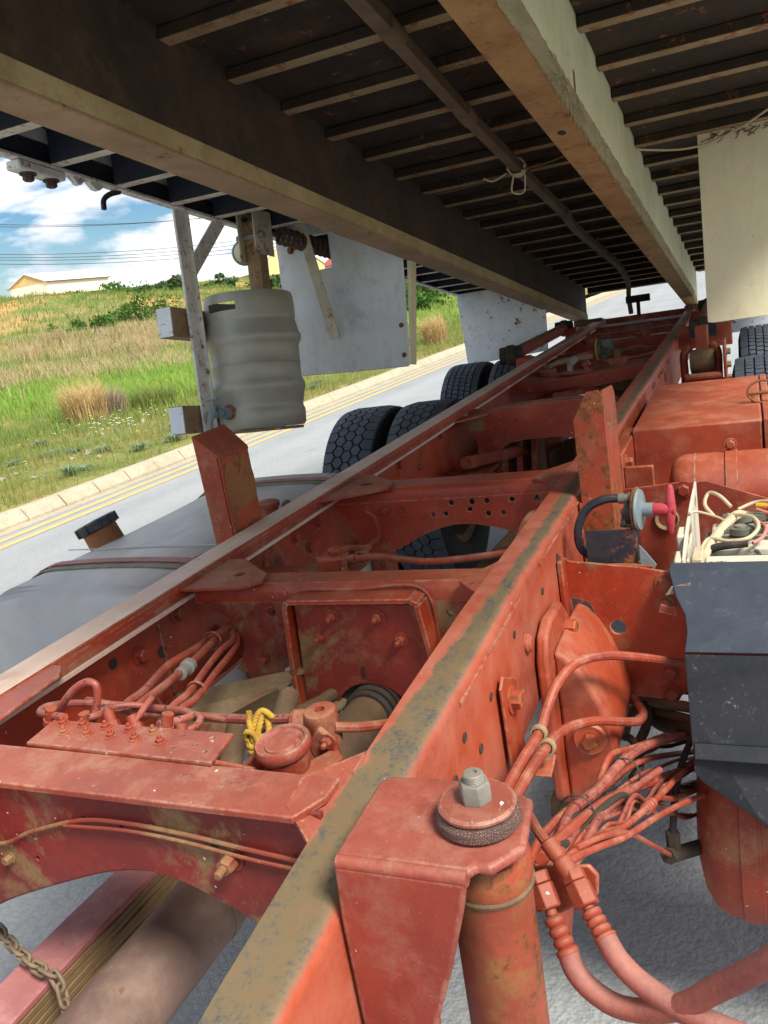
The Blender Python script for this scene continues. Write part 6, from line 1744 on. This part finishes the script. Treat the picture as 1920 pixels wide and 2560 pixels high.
# ------------------------------------------------------------------ hoses and small valve gear
HOSE = [
 ('red_hose', .0088, 'red_hose', 'painted hose arching high over the orange spring bracket', [(.487, .9, .905), (.487, 1.0, .893), (.486, 1.1, .88), (.485, 1.22, .86), (.487, 1.27, .871), (.499, 1.32, .897), (.522, 1.38, .907), (.558, 1.45, .889), (.601, 1.52, .854), (.647, 1.6, .808), (.70, 1.68, .76)]),
 ('red_hose', .0088, 'red_hose', 'painted hose bending across the face of the orange spring bracket', [(.503, .92, .90), (.503, 1.0, .89), (.506, 1.08, .882), (.498, 1.2, .843), (.503, 1.25, .836), (.517, 1.32, .815), (.542, 1.4, .781), (.576, 1.45, .753), (.602, 1.5, .727), (.606, 1.55, .715), (.59, 1.62, .69), (.56, 1.72, .66)]),
 ('red_hose', .006, 'red_hose', 'thin red hose highest in the bundle behind the ram', [(0.565, 0.79, 0.93), (0.559, 0.85, 0.906), (0.544, 0.97, 0.853), (0.55, 1.1, 0.803), (0.567, 1.22, 0.757), (0.576, 1.32, 0.759), (0.596, 1.45, 0.698), (0.64, 1.6, 0.64)]),
 ('red_hose', .0085, 'red_hose_worn', 'thick red hose with peeled black patches in the bundle', [(0.575, 0.8, 0.9), (0.573, 0.85, 0.887), (0.567, 0.94, 0.857), (0.56, 1.08, 0.815), (0.576, 1.18, 0.782), (0.598, 1.32, 0.751), (0.626, 1.46, 0.702), (0.68, 1.68, 0.597), (0.74, 1.8, 0.55)]),
 ('red_hose', .0085, 'red_hose', 'straight thick red hose leading under the black cover', [(0.57, 0.86, 0.9), (0.573, 0.94, 0.87), (0.581, 1.05, 0.824), (0.594, 1.16, 0.779), (0.617, 1.28, 0.725), (0.638, 1.42, 0.652), (0.675, 1.64, 0.54), (0.74, 1.8, 0.47)]),
 ('red_hose', .0062, 'red_hose_worn', 'hose worn mostly blue black near the foot of the bundle', [(0.572, 0.8, 0.895), (0.573, 0.85, 0.882), (0.583, 0.94, 0.864), (0.587, 1.06, 0.81), (0.601, 1.2, 0.736), (0.617, 1.3, 0.679), (0.635, 1.42, 0.616), (0.68, 1.62, 0.5), (0.74, 1.8, 0.42)]),
 ('red_hose', .0055, 'red_hose', 'red hose with a ribbed coupling in the bundle', [(0.585, 0.82, 0.9), (0.592, 0.88, 0.886), (0.605, 0.97, 0.845), (0.623, 1.07, 0.793), (0.643, 1.17, 0.756), (0.656, 1.27, 0.717), (0.667, 1.37, 0.678), (0.673, 1.46, 0.64), (0.689, 1.6, 0.575), (0.74, 1.7, 0.54)]),
 ('red_hose', .005, 'red_hose', 'lowest thin red hose running to the drum edge', [(0.59, 0.82, 0.9), (0.599, 0.88, 0.886), (0.614, 0.97, 0.84), (0.639, 1.06, 0.796), (0.663, 1.2, 0.731), (0.689, 1.33, 0.669), (0.725, 1.5, 0.585), (0.8, 1.6, 0.6)]),
 ('red_hose', .0042, 'red_hose', 'thin red pipe turning down to the drum elbow', [(0.6, 0.92, 0.875), (0.615, 0.97, 0.854), (0.628, 1.02, 0.827), (0.64, 1.08, 0.785), (0.649, 1.2, 0.679), (0.653, 1.39, 0.515)]),
 ('red_hose', .006, 'red_hose', 'red hose half hidden behind the bundle', [(0.56, 1.15, 0.78), (0.579, 1.25, 0.748), (0.592, 1.36, 0.708), (0.606, 1.45, 0.67), (0.631, 1.55, 0.621), (0.675, 1.7, 0.542), (0.74, 1.8, 0.5)]),
 ('red_hose', .0065, 'red_hose_worn', 'blackened hose crossing low inside the bundle', [(.58, .84, .888), (.60, .93, .862), (.606, 1.02, .842), (.60, 1.1, .80), (.61, 1.22, .75), (.65, 1.38, .70)]),
 ('dark_hose', .012, 'brown_grime', 'brown grimy cable bending under the battery carrier', [(.509, 1.70, .58), (.515, 1.75, .60), (.537, 1.8, .606), (.564, 1.8, .606), (.608, 1.75, .631), (.682, 1.7, .65), (.76, 1.68, .65)]),
 ('dark_hose', .013, 'brown_grime', 'second brown cable of the knot under the battery carrier', [(.53, 1.72, .55), (.547, 1.75, .60), (.578, 1.8, .589), (.623, 1.75, .602), (.68, 1.7, .618), (.76, 1.68, .60)]),
 ('dark_hose', .014, 'dark_grime', 'fat dark cable lowest in the knot under the battery carrier', [(.57, 1.76, .62), (.58, 1.75, .609), (.6, 1.75, .584), (.637, 1.7, .599), (.687, 1.65, .627), (.76, 1.62, .62)]),
 ('dark_hose', .008, 'dark_grime', 'thin dark hose hanging beside the orange spring bracket', [(.53, 1.62, .66), (.547, 1.6, .643), (.581, 1.55, .652), (.599, 1.5, .646), (.597, 1.45, .63), (.58, 1.4, .55)]),
 ('dark_hose', .010, 'dark_grime', 'dark cable looping down from the knot', [(.588, 1.7, .637), (.596, 1.65, .633), (.586, 1.6, .622), (.575, 1.58, .595), (.57, 1.55, .52)]),
]
for nm, r, mt, lb, p in HOSE:
    cable(nm, lb, p, r, mt, 'hose', 6, 10)
# the rest of the tangle: thinner lines woven between the listed ones
hr = random.Random(21)
src_h = [h for h in HOSE[2:11]]
for k in range(12):
    a_ = hr.choice(src_h)[4]; b_ = hr.choice(src_h)[4]
    n_ = 9
    pa = [Vector(p) for p in a_]; pb = [Vector(p) for p in b_]
    ra = spline(pa, 6); rb = spline(pb, 6)
    t_ = hr.uniform(.2, .8); pts = []
    for i in range(n_):
        u_ = i / (n_ - 1)
        q = ra[int(u_ * (len(ra) - 1))].lerp(rb[int(u_ * (len(rb) - 1))], t_)
        q = q + Vector((hr.uniform(-.006, .006), hr.uniform(-.02, .02) + .03, hr.uniform(-.012, .008) - .014))
        pts.append(tuple(q))
    mt = hr.choice(['red_hose', 'red_hose_worn', 'dark_grime', 'black_rubber', 'red_hose_worn', 'red_dusty'])
    cable('line', ('dirty red' if 'red' in mt else 'dark grimy') + ' thin line woven deep in the hose bundle', pts, hr.uniform(.003, .0058), mt, 'hose', 5, 8, 'thin lines in the hose bundle')
for k, (p, d) in enumerate((((.566, 1.08, .812), (.05, 1, -.3)), ((.603, 1.3, .74), (.2, 1, -.35)))):
    tag(obj('cable_tie', MB().lathe([(.026, -.003), (.0275, 0), (.026, .003), (.0245, 0)], 18, axis_matrix(p, d), closed=True), 'black_rubber'), ('black tie round the hose bundle near the ram', 'black tie round the hose bundle by the spring bracket')[k], 'cable tie')
hose_cp = MB()
Mq = axis_matrix((.650, 1.22, .736), (.12, .9, -.35))
hose_cp.lathe([(.006, -.02), (.009, -.02), (.009, -.014), (.0075, -.012), (.0075, -.002), (.0095, 0), (.0095, .006), (.0075, .008), (.0075, .016), (.009, .018), (.009, .022), (.006, .022)], 16, Mq, closed=True)
tag(obj('hose_coupling', hose_cp, 'red_hose'), 'ribbed red coupling joining a thin hose in the bundle', 'coupling')
# two hydraulic hoses with crimped ends on a bulkhead tab
hp = thing('bulkhead_tab', 'red steel tab behind the ram holding two hose unions', 'bracket', (.62, .78, .88))
obj('plate', sheet([(.575, .788, .948), (.649, .780, .968), (.658, .780, .956), (.655, .780, .930), (.612, .778, .900), (.575, .786, .905)][::-1], .007), 'red_bright', hp, bevel=.002)
obj('stay', MB().bar((.60, .80, .93), (.56, 1.0, .70), .06, .006, up=(1, 0, 0)), 'red_dusty', hp)
def crimp_hose(label, pts, tailpts, hexat, mat='red_hose'):
    t = thing('hydraulic_hose', label, 'hose', tuple(tailpts[0]))
    a, b, c_ = (Vector(p) for p in pts)   # hex, neck, crimp end
    d1 = (b - a).normalized(); d2 = (c_ - b).normalized()
    obj('union_nut', MB().lathe([(.0135, -.013), (.0145, -.011), (.0145, .011), (.012, .013)], 6, axis_matrix(a, d1)).lathe([(.012, -.026), (.0135, -.024), (.0135, -.014), (.012, -.0135)], 6, axis_matrix(a, d1)), 'red_dusty', t, bevel=.001)
    obj('neck', MB().tube([a, b], .0062, 14), 'red_dusty', t)
    L_ = (c_ - b).length; pr_ = [(.005, 0)]
    for k in range(3):
        z0 = L_ * (.02 + .27 * k)
        pr_ += [(.0078, z0), (.0108, z0 + L_ * .06), (.0112, z0 + L_ * .13), (.0105, z0 + L_ * .2), (.0082, z0 + L_ * .26)]
    pr_ += [(.0115, L_ * .86), (.0125, L_ * .9), (.0125, L_ * .98), (.0105, L_)]
    obj('crimp', MB().lathe(pr_, 20, axis_matrix(b, d2)), 'red_dusty', t)
    obj('hose', MB().tube([tuple(c_ - d2 * .003)] + tailpts, .0115, 16, sub=8), 'hose_braid', t)
    return t
crimp_hose('crimped red hydraulic hose leaving the upper union of the tab', [(.645, .745, .955), (.653, .735, .946), (.672, .714, .930)], [(.684, .70, .922), (.701, .69, .912), (.722, .68, .906), (.743, .67, .904), (.77, .66, .905), (.82, .65, .90)], None)
crimp_hose('crimped red hydraulic hose sweeping out below towards the kerbless side', [(.604, .745, .946), (.612, .735, .932), (.630, .716, .902)], [(.637, .708, .890), (.653, .70, .878), (.68, .69, .873), (.713, .68, .884), (.746, .67, .908), (.778, .66, .944), (.824, .64, 1.002), (.88, .62, 1.08)], None)
# bent steel pipe arriving at the upper union
cable('steel_pipe', 'red steel pipe coming over the ram to the upper union', [(.548, .90, .93), (.560, .87, .952), (.590, .80, .984), (.614, .77, .982), (.630, .757, .969)], .0062, 'red_dusty', 'pipe')
tag(obj('pipe_union', MB().lathe([(.0065, -.022), (.0095, -.02), (.0095, -.004), (.008, 0), (.011, .004), (.011, .02), (.008, .024)], 16, axis_matrix((.618, .768, .979), (.25, -.2, -.2))), 'red_dusty'), 'red union sleeve on the pipe above the tab', 'union')

# valve plate behind the near crossmember
vp = thing('valve_plate', 'flaking pink red plate with ten hose nuts behind the near crossmember', 'plate', (0, .83, 1.03))
plate('plate', [(-.17, .799), (.163, .788), (.154, .858), (-.178, .862)], [(.115, .825, .0045), (.13, .845, .0045), (.085, .815, .0045), (.14, .81, .005), (.08, .846, .0035)], .006, 'red_pink', vp, 'z', 1.045)
for (x, y) in ((-.127, .829), (-.083, .83), (-.038, .829), (.008, .827), (.055, .824), (-.152, .853), (-.112, .853), (-.066, .851), (-.02, .849), (.025, .848)):
    bolt((x, y, 1.048), (0, 0, 1), vp, af=.011, hh=.005, stud=.003, mat='red_dusty', name='hose_nut')
obj('support', MB().box(.11, .12, .80, .86, .94, 1.041).tube([(.16, .80, 1.04), (.185, .86, .99)], .004, 8), 'red', vp)
for (a, b) in (((-.205, .872, 1.02), (-.19, .872, 1.062)), ((-.128, .875, 1.03), (-.128, .875, 1.055)), ((-.075, .875, 1.02), (-.09, .885, 1.055)), ((-.03, .875, 1.02), (-.045, .885, 1.05)), ((.02, .872, 1.02), (.03, .88, 1.06)), ((.055, .868, 1.02), (.05, .88, 1.045))):
    obj('elbow', MB().tube([a, b], .009, 12).lathe([(.012, -.006), (.012, .006), (.003, .006)], 6, axis_matrix(Vector(a).lerp(Vector(b), .4), Vector(b) - Vector(a))), 'red_dusty', vp)
for lb, p, r in (('red hose standing in a tall loop over the valve plate', [(-.225, .9, 1.01), (-.219, .9, 1.028), (-.181, .9, 1.066), (-.149, .9, 1.088), (-.126, .9, 1.095), (-.114, .9, 1.084), (-.125, .895, 1.045), (-.128, .88, 1.03)], .0062),
                 ('red hose curling round the left end of the valve plate and back', [(-.153, .86, 1.055), (-.213, .88, 1.045), (-.249, .9, 1.037), (-.261, .93, 1.030), (-.222, .95, 1.026), (-.132, .95, 1.027), (-.03, .95, 1.025), (.016, .94, 1.027), (.028, .92, 1.030), (.014, .872, 1.045)], .0062),
                 ('red hose looping low behind the row of elbows', [(-.118, .87, 1.05), (-.113, .89, 1.045), (-.135, .93, 1.031), (-.066, .95, 1.014), (-.009, .955, 1.018), (.03, .945, 1.018), (.042, .92, 1.018), (.038, .895, 1.022)], .0055),
                 ('short red hose rising from the middle elbow', [(-.037, .88, 1.041), (-.031, .9, 1.055), (-.031, .92, 1.060), (-.055, .95, 1.045), (-.09, 1.0, 1.0)], .005),
                 ('red hose tucked along the back of the valve plate', [(-.09, .885, 1.05), (-.11, .91, 1.045), (-.08, .94, 1.035), (.0, .965, 1.01), (.06, .97, 1.0)], .005)):
    cable('valve_hose', lb, p, r, 'red_hose_worn', 'hose', 7, 10)
cable('cross_pipe', 'straight red pipe running across to the brake valve', [(-.26, 1.01, .996), (-.138, .99, .997), (-.007, .98, .997), (.11, .97, 1.004), (.195, .96, 1.016)], .0078, 'red_hose_worn', 'pipe')
for i, (lb, p, r) in enumerate((('thick red hose uppermost along the left web', [(-.15, .97, 1.0), (-.159, 1.0, 1.002), (-.192, 1.08, .982), (-.231, 1.2, .971), (-.245, 1.3, .956), (-.29, 1.4, .928), (-.30, 1.5, .918), (-.33, 1.7, .90)], .0085),
                 ('red hose with a steel coupling along the left web', [(-.13, .97, .995), (-.139, 1.0, .998), (-.156, 1.08, .987), (-.168, 1.15, .981), (-.208, 1.28, .962), (-.272, 1.42, .931), (-.29, 1.5, .918), (-.32, 1.7, .89)], .0075),
                 ('first red hose of the lower pair behind the carrier plate', [(-.06, .96, .99), (-.068, 1.0, .999), (-.077, 1.06, .994), (-.128, 1.18, .977), (-.178, 1.3, .957), (-.233, 1.42, .924), (-.277, 1.5, .916), (-.31, 1.7, .87)], .0065),
                 ('second red hose of the lower pair behind the carrier plate', [(-.045, .96, .985), (-.052, 1.0, .995), (-.062, 1.06, .986), (-.110, 1.18, .968), (-.160, 1.3, .946), (-.224, 1.42, .914), (-.268, 1.5, .905), (-.30, 1.7, .86)], .0065))):
    cable('web_hose', lb, p, r, 'red_hose', 'hose', 6, 10)
tag(obj('hose_coupling', MB().lathe([(.008, -.03), (.0125, -.028), (.0125, -.004), (.010, -.002), (.010, .006), (.015, .008), (.015, .024), (.009, .026)], 16, axis_matrix((-.176, 1.18, .975), (-.3, .95, -.12))), 'steel_worn'), 'dull steel coupling on a red hose by the left web', 'coupling')
tag(obj('cable_tie', MB().lathe([(.019, -.004), (.021, 0), (.019, .004), (.017, 0)], 16, axis_matrix((-.262, 1.385, .937), (-.35, 1, -.25)), closed=True), 'red_bright'), 'painted strap round two hoses on the left web', 'cable tie')
tag(obj('cable_tie', MB().lathe([(.016, -.004), (.018, 0), (.016, .004), (.014, 0)], 16, axis_matrix((-.082, 1.085, .985), (-.3, 1, -.1)), closed=True), 'red_bright'), 'painted strap round the lower hose pair', 'cable tie')
# brake relay valve, yellow rope
bv = thing('brake_valve', 'red painted relay valve with a round ribbed cap by the right rail', 'valve', (.23, .90, .96))
Mv = axis_matrix((.222, .88, .985), (-.05, -.12, 1))
obj('cap', MB().lathe([(.030, .030), (.038, .032), (.0405, .036), (.0405, .044), (.037, .049), (.033, .0475), (.031, .044), (.026, .043), (.024, .047), (.001, .0485)], 36, Mv), 'red_pink', bv)
obj('body', MB().lathe([(.022, -.05), (.026, -.03), (.026, -.005), (.033, .012), (.034, .028), (.030, .030)], 28, Mv), 'red_dusty', bv)
obj('port', MB().tube([(.215, .86, .985), (.205, .825, .985)], .018, 16).lathe([(.019, 0), (.019, .012), (.012, .013), (.012, .02), (.001, .02)], 16, axis_matrix((.203, .826, .985), (-.3, -1, 0))), 'red_dusty', bv)
obj('flange', MB().prism([(.235, .845), (.275, .86), (.285, .92), (.262, .945), (.235, .90)], 'z', .965, .985), 'red_dusty', bv, bevel=.004)
obj('upper_head', MB().lathe([(.024, -.035), (.026, -.02), (.024, .0), (.026, .012), (.0235, .018), (.018, .0195), (.008, .0195), (.007, .012), (.001, .012)], 24, axis_matrix((.234, .965, 1.012), (0, -.08, 1))), 'red_dusty', bv)
obj('neck', MB().tube([(.19, .96, 1.013), (.225, .965, 1.006)], .0165, 14).lathe([(.016, -.01), (.0165, .01), (.012, .012)], 6, axis_matrix((.197, .961, 1.013), (1, 0, 0))), 'red_dusty', bv, bevel=.001)
fl = obj('triangle_flange', MB().prism([(.222, .99), (.245, 1.02), (.268, 1.0), (.272, .965), (.255, .955), (.228, .97)], 'y', .930, .942), 'red_dusty', bv, bevel=.004)
for (x, z) in ((.258, 1.0), (.250, .968)):
    bolt((x, .930, z), (0, -1, 0), fl, af=.014, hh=.008, stud=.006, mat='red_dusty')
obj('side_port', MB().tube([(.255, .96, 1.005), (.285, .99, .99), (.315, 1.06, .96), (.33, 1.15, .92)], .008, 10, sub=4), 'red_dusty', bv)
obj('bracket', MB().prism([(.145, .985), (.185, 1.018), (.20, 1.02), (.20, .93), (.15, .93)], 'y', .862, .870).box(.195, .203, .87, .95, .93, 1.02), 'red', bv, bevel=.002)
rope = thing('yellow_rope', 'knotted yellow rope tied round the cross pipe', 'rope', (.14, .93, .99))
def twisted(path, r, turns, mb):
    pts = spline([Vector(p) for p in path], 10)
    for s_ in range(3):
        q = []
        t = (pts[1] - pts[0]).normalized(); u = t.orthogonal().normalized()
        for i, p in enumerate(pts):
            a = pts[max(i - 1, 0)]; b = pts[min(i + 1, len(pts) - 1)]
            t2 = (b - a).normalized(); u = (u - t2 * u.dot(t2)).normalized(); w = t2.cross(u)
            an = turns * 2 * math.pi * i / len(pts) + s_ * 2.094
            q.append(p + (u * math.cos(an) + w * math.sin(an)) * r * .55)
        mb.tube(q, r * .62, 6)
    return mb
m = MB()
rc = Vector((.146, .925, 1.012))
def rs(l): return [tuple(rc + (Vector(p) - rc) * .78) for p in l]
twisted(rs([(.115, .955, 1.035), (.118, .945, 1.02), (.126, .935, 1.002), (.136, .925, 1.012), (.142, .935, 1.035), (.150, .945, 1.044), (.162, .945, 1.041), (.172, .945, 1.032)]), .0044, 8, m)
twisted(rs([(.150, .95, 1.040), (.152, .93, 1.025), (.148, .915, 1.005), (.140, .91, .998), (.130, .908, 1.008), (.138, .905, 1.022), (.152, .905, 1.018), (.158, .902, 1.003), (.150, .90, .992), (.138, .90, .996)]), .0042, 10, m)
twisted(rs([(.130, .912, 1.0), (.14, .90, .985), (.155, .895, .985), (.165, .895, 1.0), (.16, .91, 1.012), (.172, .90, 1.005), (.176, .89, .985), (.178, .885, .97)]), .0042, 8, m)
twisted(rs([(.128, .93, 1.03), (.14, .915, 1.02), (.150, .905, 1.0), (.16, .915, .99), (.165, .935, 1.01), (.155, .95, 1.03)]), .0042, 7, m)
obj('strands', m, 'rope', rope, smooth=60)
# loose canvas-like flaps and dark lines low between the rails
fp = thing('dust_flap', 'dust covered folded sheet flaps hanging under the left hoses', 'sheet', (-.15, 1.3, .80))
obj('flap', sheet([(-.30, 1.28, .86), (-.06, 1.46, .845), (-.10, 1.50, .80), (-.26, 1.22, .80)], .003), 'tan_canvas', fp)
obj('flap', sheet([(-.25, 1.16, .88), (-.13, 1.40, .82), (-.16, 1.42, .76), (-.24, 1.10, .83)], .003), 'tan_canvas', fp)
obj('flap', sheet([(-.22, 1.06, .90), (-.09, 1.30, .82), (-.13, 1.32, .75), (-.24, 1.02, .84)], .003), 'red_muddy', fp)
for i, (lb, p, r, mt) in enumerate((('dusty hose sagging towards the shaft arch', [(-.28, 1.1, .84), (-.15, 1.25, .80), (-.02, 1.45, .79), (.0, 1.7, .84)], .014, 'brown_grime'), ('second dusty hose sagging towards the shaft arch', [(-.26, 1.15, .80), (-.12, 1.3, .77), (.0, 1.48, .765), (.02, 1.75, .82)], .012, 'tan_canvas'), ('olive tube standing in the gap below the yellow rope', [(.06, .98, .60), (.05, 1.02, .78), (.045, 1.1, .88), (.03, 1.2, .92)], .020, 'brown_grime'), ('second olive tube in the gap left of the yellow rope', [(-.04, 1.0, .60), (-.05, 1.05, .78), (-.06, 1.15, .88)], .022, 'brown_grime'))):
    cable('dusty_hose', lb, p, r, mt, 'hose', 6, 12)
# solenoid block behind crossmember 2
sv = thing('solenoid_valve', 'small red valve block with hoses behind the deep crossmember', 'valve', (-.17, 1.80, .93))
obj('shelf', MB().box(-.26, -.09, 1.72, 1.88, .937, .944).box(-.41, -.26, 1.78, 1.84, .925, .944), 'red_dusty', sv, bevel=.002)
obj('body', MB().box(-.195, -.125, 1.77, 1.83, .9445, .985), 'red_bright', sv, bevel=.008, seg=3)
obj('cap', MB().lathe([(.016, 0), (.018, .004), (.018, .014), (.012, .018), (.001, .018)], 16, axis_matrix((-.15, 1.80, .985), (0, 0, 1))), 'red_bright', sv)
obj('fitting', MB().tube([(-.125, 1.79, .970), (-.09, 1.79, .975)], .013, 12).tube([(-.11, 1.76, .945), (-.11, 1.76, .985)], .009, 10), 'red_dusty', sv)
obj('fitting', MB().tube([(-.10, 1.86, .944), (-.10, 1.86, .97)], .013, 12), 'red_dusty', sv)
for p in ([(-.09, 1.79, .975), (-.03, 1.80, .975), (.03, 1.82, .958), (.08, 1.84, .945), (.16, 1.86, .942), (.30, 1.9, .945)], [(-.20, 2.1, .90), (-.24, 2.0, .93), (-.25, 1.95, .90), (-.20, 1.9, .88), (-.1, 1.9, .87)]):
    obj('hose', MB().tube(p, .009, 10, sub=6), 'red_dusty', sv)
for (x, y) in ((-.24, 1.74), (-.105, 1.74), (-.24, 1.86), (-.12, 1.86)):
    bolt((x, y, .944), (0, 0, 1), sv, af=.016, hh=.014, stud=.008, mat='red_dusty')
cable('rail_pipe', 'red pipe bending up beside the right rail behind the deep crossmember', [(.28, 1.75, .88), (.285, 1.95, .95), (.30, 2.05, .985), (.33, 2.1, .97), (.34, 2.12, .90)], .014, 'red_dusty', 'pipe')
